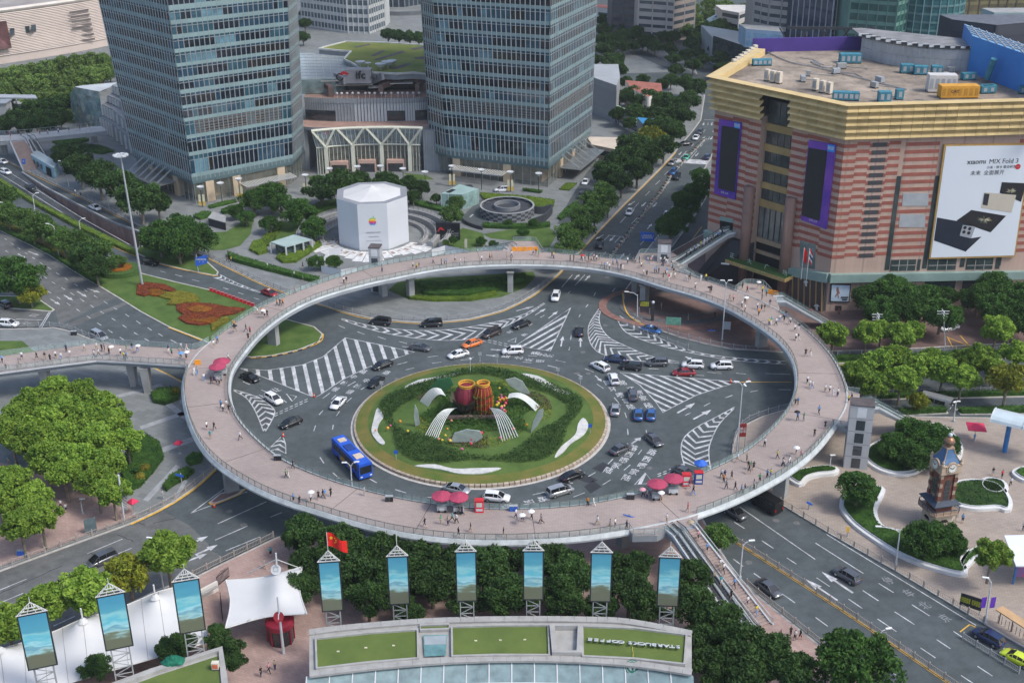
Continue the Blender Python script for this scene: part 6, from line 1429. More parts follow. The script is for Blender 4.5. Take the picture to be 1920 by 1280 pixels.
m=MB();a,c=P(1899,1093),P(1980,1098);m.add([a+ez*1.2,c+ez*1.2,c+ez*3.6,a+ez*3.6],[(0,1,2,3)]);m.build('printed_panel',mat('panel_print',(.12,.16,.4),.5,0,1.5,col2=(.4,.1,.2)),sc_)
def big_umbrella(label,x,y,col,sq=1.5,h=2.6,z=.13,group=None,n=4,rz=.3):
 c=P(x,y,z);r_=empty('parasol',c,label=label,cat='parasol',group=group);m=MB()
 m.loft([[(sq*math.cos(rz+k*2*math.pi/n),sq*math.sin(rz+k*2*math.pi/n),h-.15)for k in range(n)],[(sq*math.cos(rz+k*2*math.pi/n),sq*math.sin(rz+k*2*math.pi/n),h)for k in range(n)],[(.12*math.cos(rz+k*2*math.pi/n),.12*math.sin(rz+k*2*math.pi/n),h+.55)for k in range(n)]],True,True)
 obj('canopy',m.mesh('canopy',col),r_,local=True);m=MB();m.tube([(0,0,0),(0,0,h)],.05,6);obj('pole',m.mesh('pole',STEEL),r_,local=True)
 m=MB();m.lathe((0,0,0),[(.4,0),(.4,.1),(.08,.15)],10);obj('foot',m.mesh('foot',GREYM),r_,local=True);return r_
MAG=mat('magenta_cloth',(.36,.05,.1),.8,.1,1);REDC=mat('red_cloth',(.6,.04,.1),.8,.1,1)
big_umbrella('square red parasol near the clock tower plaza entrance',1826,825,REDC,2.2,2.8,rz=.6)
big_umbrella('small red parasol on the pavement by the left yellow kerb',252,963,REDC,1.0,2.4,rz=.2)
big_umbrella('small red parasol beside the left plaza hedges',337,850,REDC,.9,2.2,rz=.5)
def board(name,label,cat,px,w,h,z0,m_,rz,txt=None,tm=None,ts=.3):
 c=P(*px);r_=empty(name,c,rz,label=label,cat=cat)
 for x in(-w*.45,w*.45):m=MB();m.box((x,0,.1),(.1,.1,z0+h));obj('post',m.mesh('post',GREYM),r_,local=True)
 m=MB();m.box((0,0,z0),(w,.12,h));obj('panel',m.mesh('panel',m_),r_,local=True)
 if txt:
  m=MB();put_text(m,txt,Vector((0,-.07,z0+h/2)),ex,ez,ts,.005,bold=True);obj('lettering',m.mesh('lettering',tm or WHITE),r_,local=True)
 return r_
YT=mat('yellow_led',(.6,.6,.05),.5,.05,1)
board('led_notice_board','black notice board with yellow lettering beside the south-east road','notice board',(1817,1148),3.0,2.0,.9,DARKM,R(-33),'人民路隧道  延安路隧道\n大连路隧道  新建路隧道\n复兴路隧道  龙耀路隧道',YT,.3)
board('led_notice_board','small notice board with yellow lettering by the curved yellow kerb','notice board',(1208,588),2.6,1.5,1.6,DARKM,R(-12),'人民路隧道\n延安路隧道\n新建路隧道',YT,.38)
sh=empty('bus_shelter',P(1890,1195),label='bus shelter with tan roof at the right edge',cat='bus shelter');a,c=P(1862,1172),P(1965,1240);d=(c-a).normalized();nn=Vector((-d.y,d.x,0));rz=math.atan2(d.y,d.x)
m=MB();m.box((a+c)/2+ez*2.7+nn*.6,((c-a).length,1.5,.18),rz);m.build('roof',mat('tan_shelter_roof',(.5,.32,.17),.7,.12,.6),sh)
for f in(.02,.25,.5,.75,.98):
 m=MB();m.box(a.lerp(c,f)+nn*.9,(.1,.1,2.7),rz);m.build('post',BLACK,sh)
for f in range(16):
 m=MB();m.bar(a.lerp(c,f/15)+nn*.9+ez*.2,a.lerp(c,f/15)+nn*.9+ez*1.5,.05);m.build('back_bar',BLACK,sh)
oc=empty('octagon_pavilion',P(700,470),label='white octagonal hoarding with a rainbow apple emblem',cat='pavilion')
Z0o=.15;e0=P(632,455);OC=P(702,447);rO=9.6;zoc=PV(638,366,P(640,452)).z
def o8(r_,z):return[Vector((OC.x+r_*math.cos(math.pi/8+k*math.pi/4+.1),OC.y+r_*math.sin(math.pi/8+k*math.pi/4+.1),z))for k in range(8)]
WHH=mat('white_hoarding',(.56,.58,.61),.55,.04,.1)
b0,b1=o8(rO,Z0o),o8(rO,zoc)
for k in range(8):
 m=MB();j=(k+1)%8;m.add([b0[k],b0[j],b1[j],b1[k]],[(0,1,2,3)]);m.build('hoarding_panel',WHH,oc)
m=MB();i1,i0=o8(rO-1.8,zoc),o8(rO,zoc);m.loft([i0,i1],True,False);m.build('roof_rim',mat('grey_rim',(.24,.25,.27),.6,.08,.3),oc)
m=MB();m.loft([o8(rO-1.8,zoc),o8(rO*.55,zoc+.5),o8(rO*.25,zoc+1.0),o8(rO*.1,zoc+1.5),o8(.05,zoc+2.0)],True,False);m.build('tent_roof',WHITEP,oc)
kf=min(range(8),key=lambda k:((b0[k]+b0[(k+1)%8])/2).y);fa,fb_=b0[kf],b0[(kf+1)%8]
if fa.x>fb_.x:fa,fb_=fb_,fa
pu=(fb_-fa).normalized();pn=Vector((pu.y,-pu.x,0));pn=pn if pn.y<0 else-pn;pc=(fa+fb_)/2+pn*.06
cA=pc+ez*(zoc*.62)
APX=[(-.02,.62),(.25,.72),(.5,.66),(.68,.48),(.52,.3),(.5,.05),(.7,-.22),(.55,-.6),(.3,-.85),(.05,-.76),(-.15,-.76),(-.4,-.86),(-.66,-.55),(-.8,-.1),(-.74,.35),(-.5,.64),(-.25,.72)]
cols=[(.1,.45,.15),(.7,.55,.05),(.75,.3,.05),(.6,.06,.08),(.3,.08,.35),(.05,.3,.6)]
for k in range(6):
 zt_,zb_=.78-k*.275,.78-(k+1)*.275;poly=[Vector((x,z,0))for x,z in APX];poly=clip(clip(poly,Vector((0,zb_,0)),Vector((0,1,0))),Vector((0,zt_,0)),Vector((0,-1,0)))
 if len(poly)>2:m=MB();m.add([cA+pu*(p.x*1.25)+ez*(p.y*1.25)for p in poly],[list(range(len(poly)))]);m.build('emblem_band',mat('apple_band_%d'%k,cols[k],.5,.25,1.5),oc)
m=MB();m.add([cA+pu*(x*1.25)+ez*(z*1.25)for x,z in((0,.8),(.1,1.0),(.32,1.15),(.28,.95),(.12,.8))],[(0,1,2,3,4)]);m.build('emblem_leaf',mat('apple_band_0',cols[0]),oc)
for k,(tx,sz)in enumerate(((4.4,.3),(3.2,.16),(4.8,.12))):
 m=MB();m.bar(pc+ez*(zoc*(.38-k*.09))-pu*tx*.4,pc+ez*(zoc*(.38-k*.09))+pu*tx*.4,.02,sz);m.build('caption_line',GREYM,oc)
sk=empty('sunken_court',P(700,490),label='round sunken court with curved railed gallery around the octagon',cat='court')
cx0=OC
for r_,z,w in((13.5,2.2,1.2),(16.5,3.2,1.4),(19.5,4.0,1.2)):
 pts=[(OC.x+r_*math.cos(t),OC.y+r_*math.sin(t))for t in[R(-25)+R(230)*k/40 for k in range(41)]];m=MB();m.strip(pts,w,.14,z*.5);m.build('gallery_ring',mat('court_stone',(.3,.3,.3),.8,.12,.4),sk)
 q=[Vector((x,y,z*.5))for x,y in pts];rail_run(q,sk,1.0,True,glass=False)
for k in range(16):
 m=MB();t0_,t1_=R(190)+k*R(9.5),R(190)+(k+1)*R(9.5)-R(.8)
 ri,ro=10.2,16+1.5*math.sin(k);m.add([(OC.x+r_*math.cos(t),OC.y+r_*math.sin(t),.17+.01*(k%3))for r_,t in((ri,t0_),(ro,t0_),(ro,t1_),(ri,t1_))],[(0,1,2,3)]);m.build('white_step',mat('white_slab',(.6,.6,.59),.7,.2,1),sk)
 m=MB();r_=15;m.add([(OC.x+r2*math.cos(t),OC.y+r2*math.sin(t),.2)for r2,t in((11.4,t0_+.02),(12.2+(k%2),t0_+.02),(12.2+(k%2),t1_-.06),(11.4,t1_-.06))],[(0,1,2,3)]);m.build('worn_patch',mat('step_brown',(.3,.22,.17),.8,.2,1),sk)
br_=empty('white_barrier',P(640,510),label='white hoarding barrier around two round bushes by the ring',cat='barrier');q=PL([(603,508),(617,480),(640,478)]);q2=PL([(603,512),(640,520),(670,515)])
for line in(q,q2):
 for a,c in zip(line,line[1:]):m=MB();m.add([a,c,c+ez*2.0,a+ez*2.0],[(0,1,2,3)]);m.build('panel',WHH,br_)
b2_=empty('white_barrier',P(850,485),label='white hoarding barrier between the dark sign garden and the ring',cat='barrier');line=PL([(810,482),(835,474),(865,480),(893,490)])
for a,c in zip(line,line[1:]):m=MB();m.add([a,c,c+ez*2.0,a+ez*2.0],[(0,1,2,3)]);m.build('panel',WHH,b2_)
sgn=empty('dark_garden_sign',P(835,450),label='black sign wall with red and white lettering in the garden',cat='sign')
a,c=P(818,450),P(862,452);u=(c-a).normalized();nn=Vector((u.y,-u.x,0));hs=PV(820,418,a).z
m=MB();m.loft([[a,c,c-nn*1.0,a-nn*1.0],[p+ez*hs for p in(a,c,c-nn*1.0,a-nn*1.0)]]);m.build('wall',mat('sign_black',(.015,.016,.02),.4,.1,.5),sgn)
m=MB();put_text(m,'ifc',a.lerp(c,.62)+nn*.08+ez*hs*.52,u,ez,2.0,.03);put_text(m,'mall',a.lerp(c,.86)+nn*.08+ez*hs*.45,u,ez,.8,.03);m.build('lettering',mat('sign_grey',(.25,.26,.27),.5,.1,1),sgn)
m=MB();put_text(m,'上海国金中心商场',a.lerp(c,.6)+nn*.08+ez*hs*.3,u,ez,.55,.02);m.build('lettering',mat('sign_grey',(.25,.26,.27)),sgn)
m=MB();q=[a.lerp(c,.08+x)+nn*.1+ez*(hs*z)for x,z in((0,.5),(.06,.72),(.16,.78),(.3,.6),(.2,.6),(.1,.66),(.04,.5))];m.add(q,[list(range(7))]);m.build('emblem',RED,sgn)
rd=empty('ramp_drum',P(950,405),label='round patterned ramp drum with a ring opening beside the garden',cat='ramp');c=P(951,402)
DR=[mat('drum_dark',(.05,.055,.065),.6,.15,1),mat('drum_pale',(.2,.21,.22),.6,.15,1)]
def drum(r_,z0,z1,inside,nm):
 n=36;rows_=4
 for k in range(n):
  for j in range(rows_):
   t0_,t1_=2*math.pi*k/n,2*math.pi*(k+1)/n;za,zb_=mix(z0,z1,j/rows_),mix(z0,z1,(j+1)/rows_);m=MB()
   m.add([(c.x+r_*math.cos(t),c.y+r_*math.sin(t),z)for t,z in((t0_,za),(t1_,za),(t1_,zb_),(t0_,zb_))],[(0,1,2,3)]);m.build('tile',DR[(k+j)%2],rd)
drum(7.4,.1,2.6,False,'outer');
m=MB();m.strip([(c.x+7.2*math.cos(k*.1745),c.y+7.2*math.sin(k*.1745))for k in range(36)],.5,2.6,2.75,closed=True);m.build('rim',CONC,rd)
m=MB();m.lathe((c.x,c.y,2.0),[(6.9,0),(3.6,.02)],36);m.build('deck',DR[0],rd)
m=MB();m.strip([(c.x+3.4*math.cos(k*.1745),c.y+3.4*math.sin(k*.1745))for k in range(36)],.4,1.9,3.0,closed=True);m.build('inner_rim',mat('drum_grey',(.2,.21,.22),.7,.1,1),rd)
m=MB();q=crom(PL([(866,412),(875,400),(905,392),(920,430),(900,425)]),4);
m=MB();m.strip(crom(PL([(864,408),(872,420),(890,428),(905,432)]),5),.4,.1,1.1);m.build('ramp_wall',DR[0],rd)
m=MB();m.strip(crom(PL([(990,400),(1015,402),(1035,398),(1022,415),(1000,424)]),5),.4,.1,2.2);m.build('ramp_wall',DR[0],rd)
patch('garage_ramp',[(868,405),(900,375),(930,382),(915,400),(918,425),(900,428),(876,420)],ASPH,.146)
for x0,y0,x1,y1 in((881,408,887,403),(903,408,914,401)):
 m=MB();m.strip([P(x0,y0),P(x1,y1)],.4,.152);m.build('ramp_marking',PAINT,kind='structure')
gp=empty('glass_cube_entrance',P(860,385),label='pale green glass entrance cube below the street tower',cat='entrance');q=PL([(828,392),(868,394),(898,383),(862,374)]);hg=PV(828,363,q[0]).z
m=MB();m.prism([(p.x,p.y)for p in q],.14,hg,0,1);m.build('glazing',[glassmat('pale_green_glass',(.24,.36,.34),.1),mat('cube_roof',(.3,.42,.4),.4,.1,.3)],gp)
for k in range(4):
 for f in(0,.33,.66):m=MB();p=q[k].lerp(q[(k+1)%4],f);m.bar(Vector((p.x,p.y,.1)),Vector((p.x,p.y,hg+.05)),.14);m.build('mullion',mat('pale_green_frame',(.4,.5,.48),.5,.1,1),gp)
m=MB();m.sheet(PL([(835,360),(848,354),(855,356),(843,362)],hg+.05),hg+.06);m.build('roof_light',DARKM,gp)
me2=empty('metro_entrance',P(555,470),label='pale green flat-roofed metro entrance among the lawns',cat='entrance');q=PL([(507,454),(551,440),(585,449),(536,463)],3.0)
m=MB();m.prism([(p.x,p.y)for p in q],2.8,3.05,0,0,True);m.build('roof',mat('metro_roof',(.33,.42,.4),.5,.08,.3),me2)
for p in(q[0],q[3],q[3].lerp(q[2],.33),q[3].lerp(q[2],.66),q[2],q[1]):m=MB();m.box((p.x,p.y,.1),(.35,.35,2.75));m.build('post',WHITE,me2)
m=MB();i_=offset(q,-.8);m.prism(i_,.1,2.3,0);m.build('glazing',glassmat('metro_glass',(.06,.09,.09),.1,.75),me2)
bx=empty('dark_vent_box',P(408,430),label='dark box kiosk with pale lid on the lawn below the left tower',cat='kiosk');q=PL([(392,424),(424,433),(424,421),(402,413)]);m=MB();m.prism([(p.x,p.y)for p in q],.1,2.2,0,1);m.build('body',[DARKM,CONC],bx);m=MB();m.prism(offset(q,.12),2.2,2.4,0);m.build('lid',CONC,bx)
LV={'plane':leafmat('plane_leaves',(.26,.38,.055),(.1,.2,.025)),'dark':leafmat('dark_leaves',(.065,.13,.03),(.018,.05,.012)),'camphor':leafmat('camphor_leaves',(.075,.165,.028),(.026,.075,.014)),'light':leafmat('light_leaves',(.12,.21,.045),(.04,.1,.02)),'yellow':leafmat('yellowing_leaves',(.3,.3,.03),(.1,.15,.02)),'park':leafmat('park_leaves',(.2,.29,.07),(.08,.155,.035))}
BARK=mat('bark',(.19,.16,.12),.9,.3,2)
def leafq(b,p,s,rg,up=.0,m=0):
 d=Vector((rg.gauss(0,1),rg.gauss(0,1),rg.gauss(0,1)+up)).normalized();u=d.orthogonal().normalized();t=rg.uniform(0,6.28);v=d.cross(u);u,v=u*math.cos(t)+v*math.sin(t),v*math.cos(t)-u*math.sin(t)
 b.add([p-u*s,p+v*s*.55,p+u*s,p-v*s*.55],[(0,1,2,3)],m)
def crown_mesh(seed,kind,nc,nl,leaf,flat=.8,cl=.42):
 cl*=1.3
 rg=random.Random(seed);b=MB();cs=[]
 for i in range(nc):
  t=rg.uniform(0,6.283);h=rg.uniform(-.55,1);r_=math.sqrt(max(.02,1-h*h))*rg.uniform(.6,1.12)*(1 if h>-.2 else .8)
  cs.append((Vector((r_*math.cos(t)*.78,r_*math.sin(t)*.78,h*.72*flat)),cl*rg.uniform(.7,1.15)))
 cs+=[(Vector((0,0,.05)),.55)]*3;cl=0
 for c,r_ in cs:
  for k in range(nl):
   d=Vector((rg.gauss(0,1),rg.gauss(0,1),rg.gauss(0,1)*flat+.25)).normalized();leafq(b,c+d*r_*rg.uniform(.55,1.05),leaf*rg.uniform(.6,1.3),rg,.5)
 return b.mesh('crown',LV[kind])
def trunk_mesh(seed,th):
 rg=random.Random(seed);b=MB();b.tube([(0,0,-th-.85),(rg.uniform(-.05,.05),rg.uniform(-.05,.05),-.6),(0,0,-.1)],[.075,.06,.04],7)
 for k in range(5):
  t=k*1.257+rg.uniform(-.4,.4);b.tube([(0,0,-.65),(.25*math.cos(t),.25*math.sin(t),-.3),(.55*math.cos(t),.55*math.sin(t),.15)],[.04,.03,.012],5)
 return b.mesh('trunk',BARK)
KIND={'plane':(46,150,.08,.8,.18),'dark':(36,230,.06,.75,.2),'camphor':(42,210,.052,.75,.19),'light':(28,150,.068,.8,.21),'yellow':(34,130,.075,.8,.2),'park':(34,120,.08,.9,.21)}
TRK={'plane':.85,'dark':.3,'camphor':.12,'light':.4,'yellow':.6,'park':.4}
CR={k:[crown_mesh(i*7+len(k),k,*v)for i in range(4)]for k,v in KIND.items()}
TK={k:[trunk_mesh(i*5+len(k),TRK[k])for i in range(2)]for k in KIND}
NT=0
def trees(kind,where,start,lst,name='tree',cat='tree',z=0.0,trk=None):
 """lst: crown centre in the photograph and its radius in pixels; counted from start"""
 global NT
 for i,t in enumerate(lst):
  k=t[3]if len(t)>3 else kind;cx,cy,rp=t[:3];rp*=1.16
  p=P(cx,cy,5)
  for _ in range(3):
   Rr=rp*(p-Vector((0,0,H))).length/F;th=Rr*(TRK[k]if trk is None else trk);zc_=z+.1+th+.85*Rr;p=P(cx,cy,zc_)
  lab=('%s of the %s from %s'%(ORD[i],where,start))if len(lst)>1 else where
  r_=empty(name,(p.x,p.y,z),NT*1.7,label=lab,cat=cat,group=where if len(lst)>1 else None);r_.scale=(Rr,Rr,Rr)
  o=obj('crown',CR[k][NT%4],r_,local=True);o.location=(0,0,(zc_-z)/Rr)
  if th>.05:o=obj('trunk',TK[k][NT%2],r_,local=True);o.location=(0,0,TRK[k]+.85 if trk is None else(zc_-z)/Rr)
  NT+=1
trees('plane','bright plane trees crowding the left plaza','the link bridge',[(105,735,30),(150,742,32),(190,762,32),(60,758,32),(120,772,34),(30,785,30),(85,792,34),(160,790,34),(215,795,32),(20,815,32),(55,825,34),(115,822,34),(185,825,34),(238,828,28),(85,860,34),(145,862,34),(205,868,32),(120,888,30),(180,905,32),(210,922,30),(25,905,34),(60,930,30),(8,940,30),(75,968,34),(38,985,32)])
trees('plane','plane trees on the pavement behind the white tent','the canopy end',[(313,1040,46),(240,1078,40,'yellow'),(160,1108,46),(83,1135,40),(15,1172,42)])
trees('dark','dark trees massed behind the sky screens','the flag',[(572,1002,40),(640,1015,42),(590,1055,40),(560,1105,36),(665,1070,46),(715,1032,42),(745,1075,46),(690,1125,40),(785,1047,42),(810,1090,44),(850,1060,42),(868,1048,36),(905,1065,46),(930,1050,38),(760,1145,30),(880,1130,36),(945,1115,42),(1005,1055,42),(1048,1052,38),(1000,1115,38),(1065,1085,44),(1060,1135,36),(1165,1066,34),(1197,1062,32),(1180,1110,42),(1125,1140,32),(1215,1140,36)],trk=.35)
trees('dark','dark trees beneath the long stairs','the rightmost sky screen',[(1300,1080,36),(1300,1140,44),(1340,1170,48),(1310,1210,40),(1395,1215,52),(1340,1255,44),(1445,1235,48),(1400,1275,46),(1490,1265,46)],trk=.35)
trees('camphor','round glossy camphor tree in the lower right corner','',[(1605,1245,68)],trk=.3)
trees('light','pale bush tree at the top of the long stairs','',[(1345,1010,30)],trk=.3)
trees('camphor','great rounded camphors by the blue direction sign','the mast',[(298,447,36),(332,436,42),(364,450,36),(335,462,34)],trk=.02);trees('camphor','rounded camphor on the left traffic island','',[(28,520,44)]);trees('yellow','low yellowish bush beside the left island camphor','',[(56,552,24)],trk=.05)
trees('light','feathery trees on the planted median','the left edge',[(8,372,24),(14,402,24),(45,410,20),(72,422,26),(62,438,18),(100,437,22),(118,452,24),(145,452,24),(158,478,28,'dark'),(185,470,26),(180,502,26,'dark'),(218,492,16)],trk=.3)
trees('dark','dark roadside trees below the left tower','the far footbridge',[(125,290,24),(150,312,30),(186,330,32),(222,350,34),(262,372,36),(296,380,24)],trk=.4)
trees('camphor','rounded forecourt trees between left tower and octagon','the left tower',[(476,377,26),(508,368,30),(525,382,22),(442,398,14),(462,408,16),(507,420,18),(560,398,30),(588,428,26),(602,356,30,'dark'),(640,350,36,'dark'),(672,340,22,'dark')],trk=.08)
trees('dark','small trees between the octagon and the pale green cube','the octagon',[(722,342,24),(742,352,16),(768,345,18),(790,352,16),(775,368,14),(758,368,10),(818,372,10)],trk=.4);trees('light','bright small trees by the garden sign','the cube',[(855,382,17),(845,404,20),(850,450,9,'camphor'),(835,455,7)],trk=.5)
trees('camphor','clipped round bushes behind the white barrier','the metro entrance',[(592,492,16),(626,492,16)],'bush','bush',trk=.02);trees('camphor','clipped garden bushes beside the black sign','the sign',[(902,452,10),(980,436,11),(952,418,8),(1000,418,10),(925,458,9)],'bush','bush',trk=.02)
trees('light','paler street trees lining the avenue nearest the ring','the ring',[(1048,478,22),(1070,462,24),(1062,440,24),(1092,430,26),(1088,408,24),(1115,400,26),(1110,378,22),(1140,375,24),(1130,358,20)],trk=.5)
trees('dark','dark avenue trees beside the street tower','the ring',[(1140,325,28),(1165,340,24),(1170,300,30),(1195,320,26),(1190,275,30),(1215,290,28),(1222,258,24,'yellow'),(1245,275,24),(1235,238,24),(1262,245,24),(1275,215,24),(1290,190,22),(1305,165,20),(1285,155,18)],trk=.5)
trees('dark','dark trees on the rise beyond the street tower','the tower',[(1135,190,16),(1160,186,18),(1185,180,22),(1215,188,24),(1245,192,22),(1160,215,16),(1190,212,20),(1225,215,18),(1255,215,16),(1140,145,18),(1125,152,14),(1180,232,14)],trk=.4)
trees('camphor','trees on the verge between avenue and striped mall','the ring',[(1258,425,28),(1275,408,24),(1290,385,24),(1278,375,20),(1305,362,24),(1320,345,20),(1312,330,18)],trk=.5)
trees('camphor','big dark camphors before the striped mall','the ring',[(1628,560,30),(1655,585,34),(1672,545,36),(1705,580,36),(1735,560,30),(1765,590,34),(1770,555,22),(1835,560,30),(1865,540,34),(1872,580,34),(1905,560,38),(1930,600,34)],trk=.35)
trees('plane','plane trees lining the east road','the ring',[(1562,628,27),(1625,625,26),(1652,620,22),(1690,628,26),(1712,620,20),(1868,618,28),(1895,610,22),(1605,702,28),(1645,682,30),(1635,722,28),(1678,672,28),(1690,712,30),(1725,690,28),(1768,695,28),(1745,668,18),(1805,708,28),(1835,672,28),(1862,690,22),(1890,712,34,'yellow'),(1905,662,26),(1800,675,20)],trk=.6)
trees('yellow','small bright tree beside the grey van','',[(1722,752,18)],trk=.2)
trees('camphor','dense round trees beside the lift tower','the ring',[(1682,838,30),(1712,815,34),(1715,858,30),(1748,822,34),(1755,850,30),(1775,835,26)],trk=.02);trees('camphor','round planter trees before the clock tower','the ring',[(1608,918,38),(1735,1012,38),(1770,1005,32),(1790,1020,22)],trk=.12);trees('plane','thin young plane tree by the purple banners','',[(1860,1040,30)],trk=1.3)
trees('park','pale green park trees below the ribbed stone hall','the left edge',[(5,155,20),(32,148,22),(60,142,22),(90,136,22),(118,130,22),(146,126,22),(172,120,20),(195,118,18),(15,178,22),(48,172,22),(78,165,24),(108,160,24),(138,154,22),(165,148,22),(190,142,20),(205,135,16),(12,200,18,'light'),(60,190,18),(90,186,18),(125,178,18)],trk=.3)
trees('dark','darker park trees by the far footbridge','the left edge',[(30,225,22),(62,208,22),(95,205,24),(118,195,20),(85,228,24),(112,222,20),(10,235,16),(50,238,16)],trk=.2)
far_=[(1128+(i*53)%290,38+(i*29)%100,13+(i*7)%5)for i in range(60)]
trees('dark','far trees between the apartment towers and the mall roof','the left',sorted(t for t in far_ if not(1170<t[0]<1330 and t[1]>85)),trk=.3)
trees('dark','trees round the low houses beyond the avenue','the left',[(1118,112,12),(1128,92,13),(1122,132,12),(1140,128,12),(1148,88,13),(1165,80,13),(1188,86,12),(1205,82,13),(1228,88,13),(1255,92,14),(1262,110,14),(1268,132,14),(1285,104,14),(1300,122,15),(1305,98,13),(1320,112,13),(1258,150,14),(1240,160,14),(1205,150,12),(1175,155,13)],trk=.3)
trees('park','far park trees above the mall roof','the left',[(1305,40,14),(1328,30,14),(1320,55,14),(1345,45,13),(1372,38,13),(1390,50,14),(1300,20,14),(1330,10,14),(1360,15,14),(1395,20,13),(1290,60,14),(1310,75,14)],trk=.3)
trees('dark','dark trees seen behind the mall green roof','the slab block',[(728,66,14),(748,68,14),(768,70,14),(785,72,14),(572,45,12),(568,70,12),(576,25,12)],trk=.3)
trees('dark','leafy shrubs around the turf roofs','the left edge',[(178,1252,26),(322,1218,28),(345,1205,22),(425,1215,28),(405,1190,22),(440,1240,22),(1063,1198,27)],'shrub','shrub',z=3.0,trk=.0)
def hedge(name,label,px,h,kind,z=.14,dens=26,leaf=.15,cat='hedge',world=None,par=None,m_=None):
 pts=world or PL(px,z);rg=random.Random(len(label)*31+int(pts[0].x));b=MB();mm=m_ or LV[kind]
 b.prism(offset(pts,-.12),z-.05,z+h*.85,0);xs=[p[0]for p in pts];ys=[p[1]for p in pts];A=abs(area2(pts));n=int(min(7000,A*dens));k=0;tries=0
 while k<n and tries<n*12:
  tries+=1;x,y=rg.uniform(min(xs),max(xs)),rg.uniform(min(ys),max(ys))
  if inpoly(x,y,pts):leafq(b,Vector((x,y,z+h*rg.uniform(.75,1.08))),leaf*rg.uniform(.6,1.3),rg,1.2);k+=1
 for i in range(len(pts)):
  a,c=Vector((pts[i-1][0],pts[i-1][1],z)),Vector((pts[i][0],pts[i][1],z))
  for _ in range(int((c-a).length*h*dens*.6)):leafq(b,a.lerp(c,rg.random())+ez*h*rg.random(),leaf*rg.uniform(.6,1.2),rg)
 if par:return b.build(name,mm,par)
 return b.build(name,mm,label=label,cat=cat)
FR_=leafmat('red_flowers',(.26,.065,.025),(.13,.04,.02));FO_=leafmat('orange_flowers',(.38,.14,.02),(.2,.1,.02));FY_=leafmat('yellow_green_flowers',(.25,.22,.03),(.13,.13,.02));HY=leafmat('bright_hedge',(.16,.24,.03),(.08,.14,.02))
hd=lambda lab,px,h,kind='camphor',**k:hedge('hedge',lab,px,h,kind,**k)
for lab,k,px in(('rust red flower arc nearest the tall mast',FR_,[(258,534),(275,531),(310,535),(330,545),(325,550),(300,543),(275,543),(285,552),(270,557),(256,553)]),('orange flower patch inside the first red arc',FO_,[(280,545),(300,545),(312,552),(300,557),(284,556)]),('yellow green flower band across the median lawn',FY_,[(300,552),(340,547),(365,553),(376,563),(360,571),(335,573),(312,572),(320,563),(300,558)]),('large red flower swirl near the ring',FR_,[(330,572),(350,569),(395,571),(425,577),(462,580),(440,590),(415,594),(405,606),(375,611),(350,608),(334,598),(345,592),(332,583)]),('orange core of the large flower swirl',FO_,[(350,580),(375,575),(400,580),(390,588),(362,588)]),('orange band in the lower flower swirl',FO_,[(350,601),(380,601),(400,597),(412,600),(400,608),(375,607)]),('yellow green flower tail beside the ring',FY_,[(395,608),(425,595),(432,600),(412,612),(398,622),(396,616)])):
 hedge('flower_bed',lab,px,.45 if 'orange' not in lab else .55,'dark',m_=k,cat='flower bed',z=.16,leaf=.12,dens=45)
rbd=empty('round_flower_bed',P(225,515),label='raised round bed of orange flowers on the median',cat='flower bed');q=[P(225,512)+Vector((5.0*math.cos(t*.2618),4.2*math.sin(t*.2618),0))for t in range(24)]
m=MB();m.prism(q,.1,1.3,0);m.build('hedge_wall',mat('hedge_green',(.05,.1,.02),.9,.3,2,bump=.8),rbd);hedge('flowers','f',None,.4,'dark',z=1.3,world=[p*.6+P(225,512)*.4 for p in q],par=rbd,m_=FO_,leaf=.12,dens=40)
hd('long bright hedge between the road and the underpass',[(-20,334),(0,344),(63,384),(148,430),(211,460),(255,480),(258,474),(225,457),(155,424),(70,381),(0,337),(-20,327)],.9,m_=HY)
hd('dark low hedge edging the planted median',[(0,432),(48,455),(93,478),(135,506),(183,535),(186,531),(140,502),(98,475),(52,451),(0,427)],.8,z=.16)
hedge('ground_cover','rusty ground cover along the planted median',[(0,420),(50,445),(100,470),(175,522),(182,516),(110,465),(60,440),(0,412)],.3,'yellow',z=.16,m_=FY_,cat='ground cover')
